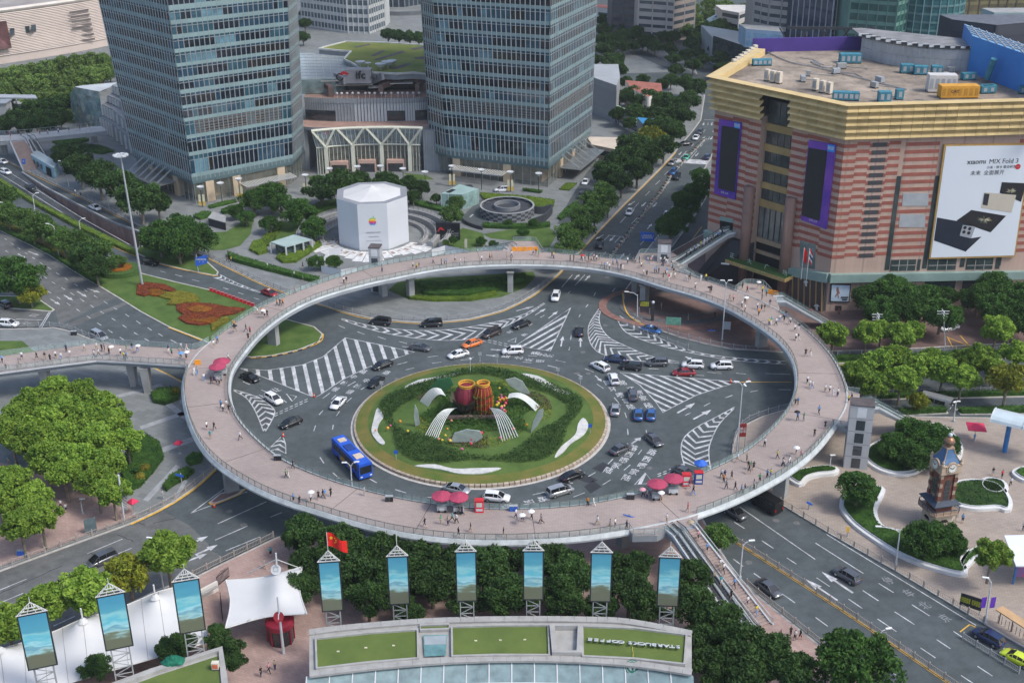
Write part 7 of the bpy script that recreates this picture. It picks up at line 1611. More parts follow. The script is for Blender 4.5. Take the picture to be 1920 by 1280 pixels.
for lab,px,h in(('long clipped hedge along the forecourt walk above the road',[(427,477),(450,485),(500,500),(560,516),(600,525),(595,532),(555,522),(495,507),(440,492),(427,484)],1.1),('lawn hedge block left of the metro entrance',[(468,470),(475,455),(490,453),(500,463),(502,474),(485,479)],.8),('hedge before the metro entrance',[(518,486),(525,478),(548,476),(560,470),(605,452),(612,456),(575,480),(555,493),(530,494)],.8),('hedge sweep by the curved path',[(480,460),(500,440),(530,415),(531,420),(515,450),(505,462)],.6),('oval hedge by the left tower door, nearest',[(414,398),(432,390),(452,387),(455,394),(435,400),(418,402)],.9),('oval hedge below the left tower corner',[(362,408),(380,400),(396,401),(394,408),(375,413)],.9),('strip hedge at the left tower foot',[(390,388),(420,380),(442,376),(444,380),(415,387),(394,392)],.6),('hedge along the round gallery behind the octagon',[(572,408),(600,392),(640,382),(640,387),(605,398),(578,412)],.9),('hedge right of the octagon',[(770,378),(800,382),(830,392),(828,398),(795,390),(768,383)],.9),('dark hedge bounding the ramp drum lawn',[(905,422),(950,424),(1000,424),(1030,420),(1032,426),(1000,430),(950,430),(906,428)],1.0),('clipped oval lawn hedge above the ramp drum',[(900,364),(940,367),(1000,372),(1040,378),(1038,388),(1010,392),(960,385),(920,380),(905,374)],.7),('hedge on the outer forecourt corner by the avenue',[(1045,410),(1062,392),(1080,380),(1086,384),(1070,400),(1052,414)],.8),('far hedge rows below the far footbridge, rear',[(98,268),(120,257),(150,258),(168,265),(140,272),(115,275)],1.0),('far hedge rows below the far footbridge, front',[(122,280),(150,272),(185,275),(215,285),(190,290),(160,285),(150,295),(130,290)],.8),('square lawn hedge near the street tower corner',[(1048,356),(1062,344),(1082,345),(1068,358)],.4),('strip hedge before the street tower door',[(980,355),(1018,359),(1014,363),(982,359)],.6),('hedge clump under the link bridge',[(283,742),(300,732),(335,732),(336,750),(310,760),(288,756)],1.0),('hedge bank by the plaza trees',[(225,880),(240,850),(275,820),(300,835),(308,860),(285,890),(262,915),(240,922)],1.1),('small hedge beside the left curved path',[(305,915),(320,895),(350,880),(366,885),(350,898),(325,912),(312,922)],.9),('hedge strip by the left plaza path top',[(348,865),(362,853),(380,855),(378,868),(356,874)],.9)):
 hd(lab,px,h,m_=HY if 'lawn hedge' in lab or 'metro' in lab or 'sweep' in lab else None,z=.15)
for nm,px,m_ in(('forecourt_lawn',[(380,455),(392,437),(425,435),(455,415),(475,415),(470,440),(450,462),(420,470),(395,470)],GRASS),('forecourt_lawn',[(500,445),(530,415),(560,420),(590,440),(560,445),(520,458)],GRASS),('forecourt_lawn',[(560,400),(600,378),(640,372),(640,385),(600,395),(570,412),(540,418)],GRASS),('forecourt_lawn',[(805,440),(830,455),(868,428),(905,438),(912,455),(900,470),(870,475),(820,460)],GRASS),('forecourt_lawn',[(905,440),(950,432),(1030,428),(1045,440),(1030,465),(1010,470),(960,452),(920,448)],GRASS),('forecourt_lawn',[(575,330),(600,333),(640,335),(640,345),(590,345)],GRASS),('forecourt_lawn',[(755,325),(800,330),(815,338),(780,338)],GRASS),('ring_garden',[(728,545),(745,530),(800,522),(900,517),(1000,510),(1004,520),(985,540),(940,558),(880,566),(810,566),(765,562)],GRASS),('plaza_lawn',[(-60,640),(42,640),(75,668),(-60,690)],GRASS),('kerbside_bed',[(430,797),(470,772),(480,775),(450,800),(400,850),(385,850),(400,815)],GRASS)):
 if nm!='kerbside_bed':patch(nm,px,m_,.15 if nm!='forecourt_lawn' else .149)
hd('hedge rows in the garden beneath the far arc of the ring, front',[(765,556),(820,560),(880,558),(930,548),(932,554),(885,565),(815,566),(768,562)],.7,m_=HY);hd('hedge rows beneath the far arc of the ring, middle',[(790,545),(860,548),(940,538),(950,543),(870,556),(795,554)],.8);hd('hedge rows beneath the far arc of the ring, rear',[(770,532),(830,536),(960,525),(985,518),(985,528),(900,542),(800,544)],1.2)
hd('hedge on the median of the east road',[(1560,672),(1700,668),(1900,660),(1900,665),(1700,674),(1560,678)],1.0);hd('hedge on the outer east median',[(1650,742),(1780,739),(2000,734),(2000,739),(1780,745),(1650,748)],.9);hd('hedge beside the slip road, left piece',[(1684,772),(1773,767),(1775,774),(1692,778)],1.0);hd('hedge beside the slip road, right piece',[(1794,770),(2000,764),(2000,774),(1802,776)],1.0)
for k,(r_,inn,z)in enumerate(PLANTERS):hedge('foliage','p%d'%k,None,.7 if k not in(2,3)else .5,'camphor' if k not in(2,3)else 'dark',z=z,world=inn,par=r_,leaf=.14,dens=32)
for k,(x,y,c_)in enumerate(((272,877,FY_),(263,893,FY_),(330,733,FY_),(255,883,LV['camphor']))):
 p=P(x,y,1.2);b=MB();rg=random.Random(k);[leafq(b,p+Vector((rg.gauss(0,1),rg.gauss(0,1),rg.gauss(0,1))).normalized()*.75,.22,rg)for _ in range(220)];b.ball(p,.66,8);b.build('topiary_ball',c_,label=('yellow clipped ball bush, upper of two by the plaza path','yellow clipped ball bush, lower of two by the plaza path','yellow clipped ball bush under the link bridge','green clipped ball bush by the plaza path')[k],cat='bush')
IC=Vector((-5.7,200.6,0));IR=23.3
a_,b_2=P(663,798),P(1140,798);t_2,b_3=P(901,687),P(901,911);IC=Vector(((a_.x+b_2.x)/2,(t_2.y+b_3.y)/2,0));IR=((b_2.x-a_.x)/2+(t_2.y-b_3.y)/2)/2
def zi(p):r_=min(1,math.hypot(p.x-IC.x,p.y-IC.y)/IR);return .55+1.9*(1-r_*r_)
def PI(x,y,dz=0.0):
 z=1.0
 for _ in range(5):p=P(x,y,z);z=zi(p)
 p.z=z+dz;return p
isl=empty('roundabout_island',IC,label='round planted island in the middle of the roundabout',cat='roundabout')
n=72;m=MB();rings=[[IC+Vector((IR*f*math.cos(2*math.pi*k/n),IR*f*math.sin(2*math.pi*k/n),.55+1.9*(1-f*f)))for k in range(n)]for f in(.999,.9,.8,.68,.55,.4,.25,.1,.01)]
m.loft(rings,True,False,fm=lambda i,j:1 if i<1 else 0);m.build('lawn',[GRASS,GRASSY],isl,smooth=True)
for k in range(150):
 t0_,t1_=2*math.pi*k/150,2*math.pi*(k+.86)/150;b=MB()
 b.loft([[IC+Vector((r_*math.cos(t),r_*math.sin(t),z))for r_,z in((IR-.1,0),(IR+.28,0),(IR+.28,.5),(IR-.1,.62))]for t in(t0_,t1_)]);b.build('kerb_block',mat('island_kerb',(.4,.33,.26),.8,.15,1)if k%2 else mat('island_kerb_b',(.34,.28,.22),.8,.15,1),isl)
m=MB();m.strip([(IC.x+(IR+.6)*math.cos(k*.0873),IC.y+(IR+.6)*math.sin(k*.0873))for k in range(72)],.55,.012,closed=True);m.build('edge_line',mat('pale_edge',(.45,.43,.4),.8,.15,1),isl)
def bed(nm,rin,rout,kind,h,dens,leaf,mm=None):
 rg=random.Random(h*100+dens);b=MB();k=0
 while k<dens:
  t=rg.uniform(0,6.283);f=math.sqrt(rg.random());a0,a1=rin(t),rout(t)
  if a0<f<a1:p=IC+Vector((IR*f*math.cos(t),IR*f*math.sin(t),0));p.z=zi(p)+h*rg.uniform(.3,1);leafq(b,p,leaf*rg.uniform(.6,1.3),rg,1.3);k+=1
 b.build(nm,mm or LV[kind],isl,kind='stuff')
bed('hedge_ring',lambda t:.63+.07*math.sin(4*t+1),lambda t:.79+.06*math.sin(5*t),'dark',.8,17000,.17);bed('inner_planting',lambda t:0,lambda t:.42+.07*math.sin(6*t),'camphor',.6,9000,.19);bed('mixed_bed',lambda t:.46,lambda t:.5+.07*math.sin(5*t+2),'yellow',.4,1500,.15)
bed('sedge_patches',lambda t:.42,lambda t:.58 if math.sin(3*t+.5)>.6 else 0,'y',.35,1500,.17,leafmat('brown_sedge',(.13,.075,.05),(.07,.05,.03)))
for px in([(708,765),(700,790),(697,812),(712,832),(722,830),(708,810),(712,792),(719,781)],[(777,874),(815,871),(850,879),(900,878),(940,878),(905,888),(860,888),(825,880)],[(1040,858),(1052,838),(1078,816),(1084,795),(1094,784),(1103,797),(1095,815),(1070,832),(1056,848)],[(978,701),(1010,706),(1040,724),(1072,739),(1050,737),(1020,724),(1000,711)],[(757,727),(785,713),(810,709),(870,697),(840,707),(800,714),(775,722)]):
 q=crom([PI(x,y,.14)for x,y in px],3,True);m=MB();m.loft([[p-ez*.2 for p in q],q],True,True);m.build('white_ribbon',mat('white_gravel',(.5,.5,.48),.8,.15,1),isl)
sc=empty('lantern_sculpture',PI(890,775),label='red lantern jars with gold rims on the island',cat='sculpture')
JR=mat('jar_red',(.2,.02,.015),.6,.15,1);JP=mat('jar_pink',(.2,.025,.04),.6,.15,1);JG=mat('jar_gold',(.55,.27,.03),.5,.1,1);SD=mat('leaf_sculpture',(.06,.06,.04),.7,.25,1);FAN=mat('fan_wire',(.55,.58,.56),.5,.08,1);MESH_=mat('grey_mesh',(.3,.35,.32),.7,.15,1)
for(x,y),r_,h,mt_,rr in(((876,770),2.3,5.2,JP,2.0),((907,778),1.75,6.2,JR,1.7)):
 c=PI(x,y);m=MB();m.lathe(c,[(r_*.75,0),(r_,h*.3),(r_,h*.65),(r_*.7,h*.95),(r_*.6,h)],20);j_=m.build('jar',mt_,sc,smooth=True)
 for k in range(14):
  t=k*.4488;m=MB();m.tube([c+Vector((q_*math.cos(t),q_*math.sin(t),z))for q_,z in((r_*.78,.1),(r_*1.03,h*.3),(r_*1.03,h*.65),(r_*.73,h*.95))],.05,4);m.build('jar_rib',JG if mt_ is JR else JP,j_)
 for z,q_ in((h+.05,.6),(h+.45,.64)):
  m=MB();m.tube([c+Vector((r_*q_*math.cos(k*.3142),r_*q_*math.sin(k*.3142),z))for k in range(21)],.15,6);m.build('gold_rim',JG,sc)
 for k in range(10):t=k*.628;m=MB();m.bar(c+Vector((r_*.62*math.cos(t),r_*.62*math.sin(t),h+.05)),c+Vector((r_*.64*math.cos(t),r_*.64*math.sin(t),h+.45)),.14);m.build('rim_post',JG,sc)
for k in range(9):
 t=R(150+k*26);c=PI(872,780);d=Vector((math.cos(t),math.sin(t),0));nn=Vector((-d.y,d.x,0));m=MB();L_=[(0,.6,.3),(1.3,1.8,.8),(2.3,3.4,.8),(2.9,4.6-.4*(k%3),.05)];m.loft([[c+d*s_+ez*z-nn*w,c+d*s_+ez*(z+.15),c+d*s_+ez*z+nn*w]for s_,z,w in L_],False,False);m.build('petal',SD,sc)
rg=random.Random(4);b=MB();c=PI(907,778)
for k in range(420):t=k*.05;leafq(b,c+Vector((1.85*math.cos(t),1.85*math.sin(t),.6+k*.011))+Vector((rg.gauss(0,.12),rg.gauss(0,.12),rg.gauss(0,.16))),.2,rg)
b.build('garland',LV['camphor'],sc);b=MB()
for k in range(1500):t=rg.uniform(0,6.28);q_=rg.uniform(2.0,5.5);leafq(b,PI(890,776)+Vector((q_*math.cos(t),q_*.6*math.sin(t)-.5,rg.uniform(0,1.9-q_*.25))),.22,rg)
b.build('base_shrubs',LV['dark'],sc)
m=MB();c=PI(890,782);m.bar(c+Vector((-5,-1,.6)),c+Vector((5,-1,.6)),.6);m.build('plinth',BROWN,sc)
for k in range(8):m=MB();c=PI(890+k*3,778);m.bar(c,c+Vector((rnd.uniform(-1,1),0,rnd.uniform(1.5,3))),.09);m.build('scaffold',LAT,sc)
dv=PI(882,700);m=MB();m.tube([dv,dv+ez*3],.06);m.ball(dv+ez*3.2,.3,6);m.add([dv+Vector((x,0,3.2+z))for x,z in((-.9,.5),(0,.1),(.9,.6),(.1,-.1))],[(0,1,2,3)]);m.build('white_dove',WHITE,sc)
FLW=[mat('blossom_%d'%k,c_,.7,.1,1)for k,c_ in enumerate(((.6,.06,.1),(.7,.3,.03),(.65,.5,.05),(.55,.1,.25),(.6,.25,.15)))]
for k in range(46):
 x,y=(930+rnd.gauss(8,9),765+rnd.gauss(0,9))if k<26 else(rnd.uniform(700,1060),rnd.uniform(790,850));p=PI(x,y,.7+(1.2 if k<26 else 0)*rnd.random());m=MB();m.ball(p,rnd.uniform(.18,.32),5);m.build('blossom',FLW[k%5],sc if k<26 else isl)
def fan(lab,A,B,n,rise):
 r_=empty('arched_fan',PI(*A[0]),label=lab,cat='sculpture')
 for i in range(n):
  f=i/(n-1);a,c=PI(mix(A[0][0],A[1][0],f),mix(A[0][1],A[1][1],f)),PI(mix(B[0][0],B[1][0],f),mix(B[0][1],B[1][1],f),1.0);m=MB();m.tube([a.lerp(c,t/8)+ez*(rise*math.sin(math.pi*(t/8)*.8))for t in range(9)],.09,4);m.build('arc_rib',FAN,r_)
fan('white arched ribs on the near left of the island',[(798,815),(820,822)],[(846,787),(858,785)],7,2.2);fan('white arched ribs on the near right of the island',[(971,818),(942,828)],[(930,787),(918,785)],7,2.2);fan('pale arched ribs on the far left of the island',[(788,752),(802,762)],[(828,748),(836,760)],9,1.8);fan('pale arched ribs on the far right of the island',[(1012,762),(1004,770)],[(955,757),(952,765)],9,1.8)
for lab,px in(('upright grey mesh leaf left of the lanterns',[(779,800),(776,780),(778,758),(784,772),(787,795)]),('upright grey mesh leaf at the right of the island',[(995,812),(1000,790),(1010,770),(1019,766),(1018,780),(1008,798)]),('grey mesh shield behind the lanterns, right',[(948,712),(965,708),(980,715),(995,740),(975,735),(955,722)]),('green mesh shield behind the lanterns, left',[(805,728),(820,712),(845,708),(850,722),(830,738),(812,740)]),('grey mesh dome at the front of the island',[(845,828),(852,812),(875,805),(900,808),(905,820),(890,830)])):
 q=[PI(x,y)for x,y in px];c=min(q,key=lambda p:p.y);pts=[PV(x,y,c)for x,y in px];b=MB();b.loft([pts,[p+Vector((0,.25,0))for p in pts]],True,True);b.build('mesh_leaf',MESH_ if 'green' not in lab else mat('green_mesh',(.03,.12,.05),.8,.2,1),label=lab,cat='sculpture')
TYRE=mat('tyre',(.015,.015,.016),.8,.1,1);RIM=mat('alloy_rim',(.4,.41,.42),.35,.1,1,metal=.7);CGL=glassmat('car_glass',(.012,.015,.018),.05,var=.1);HLT=mat('headlight',(.7,.72,.75),.2,.05,1);TLT=mat('tail_light',(.35,.01,.01),.3,.05,1);PLATE=mat('number_plate',(.05,.12,.4),.5,.05,1)
def paint(name,c,metal=.25):
 m=mat('car_'+name,c,.28,.04,.5,metal=metal,spec=.6);m.node_tree.nodes['Principled BSDF'].inputs['Coat Weight'].default_value=.6;return m
PC={'black':paint('black',(.012,.013,.015)),'white':paint('white',(.72,.73,.74),0),'silver':paint('silver',(.42,.43,.44),.5),'grey':paint('grey',(.11,.115,.125),.4),'red':paint('red',(.3,.015,.02)),'blue':paint('blue',(.03,.12,.33)),'navy':paint('navy',(.015,.03,.09)),'orange':paint('orange',(.75,.17,.02),0),'green':paint('green',(.1,.45,.3),0),'lime':paint('lime',(.55,.65,.02),0),'brown':paint('brown',(.05,.035,.03))}
SPEC={'sedan':(2.38,[(-2.38,.7,.4,.72),(-2.25,.84,.28,.95),(-1.3,.91,.2,.98),(0,.92,.18,.94),(1.1,.91,.2,.92),(1.95,.87,.24,.8),(2.3,.74,.3,.66),(2.38,.6,.36,.55)],[(-1.95,0),(-1.0,.44),(-.2,.5),(.45,.46),(1.35,0)],.94,1.42,.33),'SUV':(2.33,[(-2.33,.74,.45,.9),(-2.22,.88,.34,1.05),(-1.3,.94,.26,1.08),(0,.95,.25,1.05),(1.2,.94,.26,1.03),(2.0,.9,.3,.95),(2.28,.76,.36,.8),(2.33,.62,.42,.65)],[(-2.25,0),(-1.9,.56),(-.4,.63),(.4,.58),(1.3,0)],1.04,1.4,.37),'minivan':(2.5,[(-2.5,.8,.4,.9),(-2.42,.9,.3,1.08),(-1.3,.95,.22,1.1),(0,.95,.2,1.08),(1.3,.94,.22,1.04),(2.1,.9,.26,.92),(2.42,.76,.32,.74),(2.5,.6,.4,.6)],[(-2.42,0),(-2.22,.68),(-.6,.74),(.6,.7),(1.75,0)],1.06,1.5,.35)}
def car_meshes(kind):
 hl,st,cab,belt,wx,wr=SPEC[kind];b=MB()
 b.loft([[(x,-w*.9,zb),(x,-w,zb+.18),(x,-w,mix(zb,zt,.72)),(x,-w*.9,zt),(x,w*.9,zt),(x,w,mix(zb,zt,.72)),(x,w,zb+.18),(x,w*.9,zb)]for x,w,zb,zt in st],True,True)
 body=b.mesh('body',[PC['black']],True);b=MB();rings=[];hs=[h for _,h in cab]
 for x,h in cab:k=h/max(hs);wb=.83;wt=mix(.83,.63,k);z=belt+h;rings.append([(x,-wb,belt-.06),(x,-wt,z),(x,wt,z),(x,wb,belt-.06)])
 n=len(rings)
 def fm(i,j):return 1 if j in(0,2)or i in(0,n-2)else(0 if j==1 else 1)
 b.loft(rings,True,True,fm=fm)
 for i in range(1,n-1):
  for s_ in(1,2):p,q=rings[i][s_],rings[i][0 if s_==1 else 3];o=-.015 if s_==1 else .015;b.bar((p[0],p[1]+o,p[2]),(q[0],q[1]+o,q[2]),.07,.07,0)
 for y in(-1,1):
  for i in(0,n-2):p,q=rings[i][1 if y<0 else 2],rings[i+1][1 if y<0 else 2];b.bar(p,q,.08,.05,0)
 cabin=b.mesh('cabin',[PC['black'],CGL]);b=MB()
 b.loft([[(r_*math.cos(t*.4488),y,r_*math.sin(t*.4488))for t in range(14)]for y,r_ in((-.11,wr*.93),(-.09,wr),(.09,wr),(.11,wr*.93))]);ty=b.mesh('tyre',TYRE);b=MB()
 b.loft([[(r_*math.cos(t*.6283),y,r_*math.sin(t*.6283))for t in range(10)]for y,r_ in((-.125,wr*.3),(-.12,wr*.62),(.12,wr*.62),(.125,wr*.3))]);ri=b.mesh('rim',RIM)
 b=MB();b.box((0,0,0),(.2,.34,.13));hl_=b.mesh('headlight',HLT);b=MB();b.box((0,0,0),(.14,.36,.14));tl=b.mesh('tail_light',TLT);b=MB();b.box((0,0,0),(.16,.16,.11));mi=b.mesh('mirror',[PC['black']]);b=MB();b.box((0,0,0),(.03,.46,.14));pl=b.mesh('number_plate',PLATE)
 return body,cabin,ty,ri,hl_,tl,mi,pl
CM={k:car_meshes(k)for k in SPEC}
def slot0(o,m):o.material_slots[0].link='OBJECT';o.material_slots[0].material=m
def car(x,y,dx,dy,kind,col,where,z=.012,taxi=False):
 c=P(x,y,.7);d=P(x+dx*10,y+dy*10,.7)-c;hl,st,cab,belt,wx,wr=SPEC[kind];me=CM[kind];p_=PC[col]
 r_=empty('car' if kind!='minivan' else 'minivan',(c.x,c.y,z),math.atan2(d.y,d.x),label='%s %s %s'%(col,'taxi with roof sign' if taxi else kind,where),cat='taxi' if taxi else 'car',group='road vehicles');r_.scale=(.97,.97,.97)
 for nm,m_ in(('body',me[0]),('cabin',me[1])):o=obj(nm,m_,r_,local=True);slot0(o,p_)
 for sx in(-1,1):
  for sy in(-1,1):o=obj('wheel',me[2],r_,local=True);o.location=(sx*wx,sy*(st[3][1]-.1),wr);obj('rim',me[3],o,local=True)
 for sy in(-1,1):
  o=obj('headlight',me[4],r_,local=True);o.location=(hl-.17,sy*.56,st[-2][3]-.12);o=obj('tail_light',me[5],r_,local=True);o.location=(-hl+.08,sy*.6,st[1][3]-.24);o=obj('mirror',me[6],r_,local=True);o.location=(.95,sy*.98,belt);slot0(o,p_)
 o=obj('number_plate',me[7],r_,local=True);o.location=(-hl-.005,0,.6)
 if taxi:b=MB();b.box((0,0,0),(.3,.7,.18));o=obj('roof_sign',b.mesh('roof_sign',WHITE),r_,local=True);o.location=(-.1,0,belt+.48)
CARS='''713 602 -1 -.1 minivan black|on the far curve, left of another black minivan
809 606 -1 .05 minivan black|on the far curve near the yellow kerb, long one
788 650 1 .15 sedan grey|past the tip of the left hatched area
921 624 -1 .4 minivan brown|over the long chevron strip
885 643 -1 .3 sedan orange|beside a white sedan, north of the island
977 607 -1 .35 sedan black|left of the avenue hatched triangle
859 663 -1 .25 sedan white|beside the orange sedan
961 657 -1 .05 SUV white|at the foot of the avenue hatched triangle
717 683 -1 .35 sedan black|upper of two by the left hatched area
704 715 -1 .7 sedan black|lower of two by the left hatched area
634 754 -.7 .7 sedan white|left of the island beside the hatched area
469 706 1 .45 sedan black|emerging under the left side of the ring
513 747 1 .6 SUV white|waiting at the give-way triangle
545 791 -1 .4 sedan black|left of the blue bus
857 915 1 .2 sedan silver|below the island behind the parasol carts
931 931 1 .1 SUV white|below the island near the red cabinet
1050 919 1 -.3 minivan silver|below the island, right side
1073 890 1 -.4 sedan black|hugging the island kerb at lower right
1164 840 1 -.45 sedan grey|beside the white road lettering
1226 823 .7 .6 sedan grey|nearest the lower right chevrons
1197 775 0 -1 sedan blue|left of two blue cars right of the island
1221 775 .1 -1 sedan blue|right of two blue cars right of the island
1154 766 .1 -1 sedan silver|closest to the island on its right
1186 739 -.15 -1 SUV grey|behind the two blue cars
1150 709 -.4 -1 SUV white|at the left tip of the east hatched triangle
1125 686 -1 -.5 SUV white|leftmost of the east queue
1153 672 -1 -.1 sedan navy|at the foot of the east chevrons
1183 686 -1 -.1 SUV black|in the east queue, left of the grey one
1232 679 -1 0 SUV grey|in the east queue, right of a black one
1282 697 -1 0 sedan red|in the east queue
1299 683 -1 -.05 SUV white|in the east queue behind the red sedan
1353 685 -1 0 SUV white|last of the east queue
1086 620 0 -1 sedan black|heading up the avenue beside straight arrows
1042 555 -.3 1 SUV white|coming down the avenue under the ring
1283 884 1 .45 sedan grey|half hidden behind the red and blue kiosks
1378 960 1 .6 SUV grey|emerging from under the ring, south-east
1442 1101 1 .75 sedan grey|on the inner lane by the long stairs
1588 1077 -1 -.6 SUV grey|beside the big white arrow, south-east road
1853 1193 -1 -.55 SUV navy|parked at the bus shelter
1908 1232 -1 -.5 sedan lime|at the lower right edge
190 1048 -1 .45 minivan grey|on the worn road behind the plane trees
186 629 1 .5 minivan silver|beside the link bridge fence
16 606 1 .08 SUV white|at the left edge stop line
8 570 -1 -.5 SUV black|at the left edge by the traffic island
282 491 1 .2 SUV black|passing the great camphor
178 388 1 .4 sedan white|on the road above the stone ramp wall
57 350 1 .4 sedan black|on the underpass ramp lanes
10 322 1 .3 SUV white|on the left edge of the underpass lanes
4 302 1 .3 sedan white|farthest left below the far footbridge
1124 458 -.4 1 SUV black|coming down the avenue towards the ring
1181 396 -.7 1 sedan white|alone mid-avenue
1262 322 -.7 1 SUV blue|below the avenue crossing, left
1269 331 -.7 1 SUV black|below the avenue crossing, right
1260 304 -.7 1 sedan silver|on the avenue crossing by the kerb
1326 293 .7 -1 sedan navy|above the avenue crossing near the mall
1305 257 -.7 1 sedan white|parked high up the avenue
1312 247 -.7 1 SUV grey|parked highest up the avenue
1284 269 -1 .1 sedan black|turning in high up the avenue
1252 400 .7 -1 sedan white|half under the verge trees
873 354 -1 .1 SUV black|before the street tower door, left
941 355 -1 .05 SUV white|before the street tower door, right
1090 366 -.7 1 SUV grey|on the side lane by the street tower, lowest
1098 340 -.7 1 sedan white|on the side lane by the street tower, middle
1122 320 -.7 1 sedan white|on the side lane by the street tower, highest
1780 613 -1 .2 sedan white|half hidden before the mall camphors'''
for ln in CARS.split('\n'):
 a,w=ln.split('|');v=a.split();car(*map(float,v[:4]),v[4],v[5],w)
car(1221,617,1,.2,'sedan','blue','in the kerbside bay by the red plaza',taxi=True);car(505,548,1,.35,'sedan','red','at the tip of the small chevron strip',taxi=True);car(1287,294,-.7,1,'sedan','green','at the avenue crossing',taxi=True)
def bigbox(name,label,cat,x,y,dx,dy,L,W,Ht,pm,win,extra=()):
 c=P(x,y,1.2);d=P(x+dx*10,y+dy*10,1.2)-c;r_=empty(name,(c.x,c.y,.01),math.atan2(d.y,d.x),label=label,cat=cat);l,w=L/2,W/2
 def add(nm,b,m_):return obj(nm,b.mesh(nm,m_),r_,local=True)
 b=MB();b.loft([[(x_,-w*k,.4+(1-k)),(x_,-w,.6),(x_,-w,Ht-.3),(x_,-w*.9,Ht),(x_,w*.9,Ht),(x_,w,Ht-.3),(x_,w,.6),(x_,w*k,.4+(1-k))]for x_,k in((-l,.97),(-l+.15,1),(l-.25,1),(l,.95))],True,True);add('body',b,pm)
 for s_ in(-1,1):
  for i in range(win):b=MB();ww=(L-1.6)/win;b.box((-l+.6+ww*(i+.5),s_*(w+.01),Ht*.5),(ww-.12,.04,Ht*.33));add('side_window',b,CGL)
  for k in(-.58,.62):b=MB();b.loft([[(r_2*math.cos(t*.45),yy,r_2*math.sin(t*.45))for t in range(14)]for yy,r_2 in((-.15,.44),(.15,.44))]);o=add('wheel',b,TYRE);o.location=(l*k,s_*(w-.1),.46)
  b=MB();b.box((0,0,0),(.1,.4,.2));o=add('headlight',b,HLT);o.location=(l+.02,s_*w*.7,.75);b=MB();b.box((0,0,0),(.08,.25,.4));o=add('tail_light',b,TLT);o.location=(-l-.02,s_*w*.8,.9);b=MB();b.bar((l-.2,s_*w,Ht*.8),(l+.35,s_*(w+.3),Ht*.7),.12);add('mirror',b,BLACK)
 b=MB();b.box((l+.01,0,Ht*.42),(.05,W*.86,Ht*.42));add('windscreen',b,CGL)
 for nm,c_,dd,m_ in extra:b=MB();b.box(c_,dd);add(nm,b,m_)
BUSB=mat('bus_blue',(.015,.09,.5),.35,.05,.5,spec=.6)
bigbox('coach_bus','bright blue coach left of the island','bus',660,862,.72,.72,11.2,2.5,3.3,BUSB,8,[('roof_unit',(2.8,0,3.28),(1.6,1.5,.18),mat('bus_cream',(.55,.45,.35),.6,.1,1)),('roof_unit',(-3.8,0,3.28),(1.2,1.4,.18),mat('bus_cream',(.55,.45,.35))),('roof_unit',(-.8,0,3.28),(2.2,1.5,.14),mat('bus_roof_dark',(.02,.05,.2),.5,.1,1)),('side_graphic',(-1.2,-1.26,.75),(2.0,.03,.8),mat('bus_gold',(.6,.3,.03),.5,.2,2)),('side_graphic',(1.6,-1.26,.8),(1.2,.03,.6),mat('bus_gold',(.6,.3,.03)))])
bigbox('black_van','tall black van under the ring on the south-east road','van',1437,940,-1,-.6,5.6,2.0,2.5,PC['black'],3);bigbox('grey_van','pale grey delivery van on the east slip road','van',1756,752,1,.25,5.6,2.0,2.4,PC['silver'],2)
SKIN=mat('skin',(.5,.32,.23),.7,.05,1);HAIR=mat('hair',(.015,.012,.01),.7,.1,1);SHOE=mat('shoes',(.3,.3,.3),.7,.3,5)
CL={'white':(.72,.72,.71),'black':(.018,.018,.02),'grey':(.3,.3,.31),'pink':(.6,.3,.34),'blue':(.12,.28,.55),'navy':(.025,.035,.1),'red':(.5,.04,.05),'yellow':(.65,.5,.05),'green':(.08,.3,.14),'teal':(.04,.3,.35),'khaki':(.35,.28,.19),'orange':(.65,.25,.05)}
CM_={k:mat('cloth_'+k,v,.85,.08,3)for k,v in CL.items()}
def rig(stride,arm,skirt,fore):
 """one body as a skinned chain; returns mesh with slots top, bottom, skin, hair, shoes, shin"""
 s,a=stride,arm;V=[(0,0,.93,.115),(0,0,1.08,.105),(0,0,1.28,.125),(0,0,1.42,.07),(0,0,1.5,.05),(.015,0,1.57,.085),(.01,0,1.66,.075)];E_=[(0,1),(1,2),(2,3),(3,4),(4,5),(5,6)]
 for sg in(-1,1):
  i=len(V);sw=a*sg;V+=[(0,.17*sg,1.37,.055),(sw*.45,.21*sg,1.12,.045),(sw+fore,.2*sg,.9+abs(sw)*.15+fore*.7,.035),(sw*1.2+fore*1.4,.19*sg,.82+abs(sw)*.2+fore*1.1,.035)];E_+=[(2,i),(i,i+1),(i+1,i+2),(i+2,i+3)]
  j=len(V);st=-s*sg;V+=[(0,.085*sg,.84,.095),(st*.5+.03*abs(s),.09*sg,.49,.068 if not skirt else .09),(st-(.12 if st<0 else 0),.09*sg,.09+(.06 if st<-.1 else 0),.042),(st+.1-(.1 if st<0 else 0),.1*sg,.04+(.02 if st<-.1 else 0),.04)];E_+=[(0,j),(j,j+1),(j+1,j+2),(j+2,j+3)]
 me=bpy.data.meshes.new('r');me.from_pydata([v[:3]for v in V],E_,[]);o=bpy.data.objects.new('r',me);TS.collection.objects.link(o);md=o.modifiers.new('s','SKIN');md.use_smooth_shade=True;o.modifiers.new('u','SUBSURF').levels=1
 for k,sv in enumerate(me.skin_vertices[0].data):sv.radius=(V[k][3],)*2;sv.use_root=k==0
 return o
TS=bpy.data.scenes.new('t');RG=[rig(.34,.2,False,0),rig(.2,-.14,False,.05),rig(.03,.03,False,0),rig(.04,.02,False,.16),rig(.22,.12,True,0)]
TS.view_layers[0].update();DG=TS.view_layers[0].depsgraph;BODY=[]
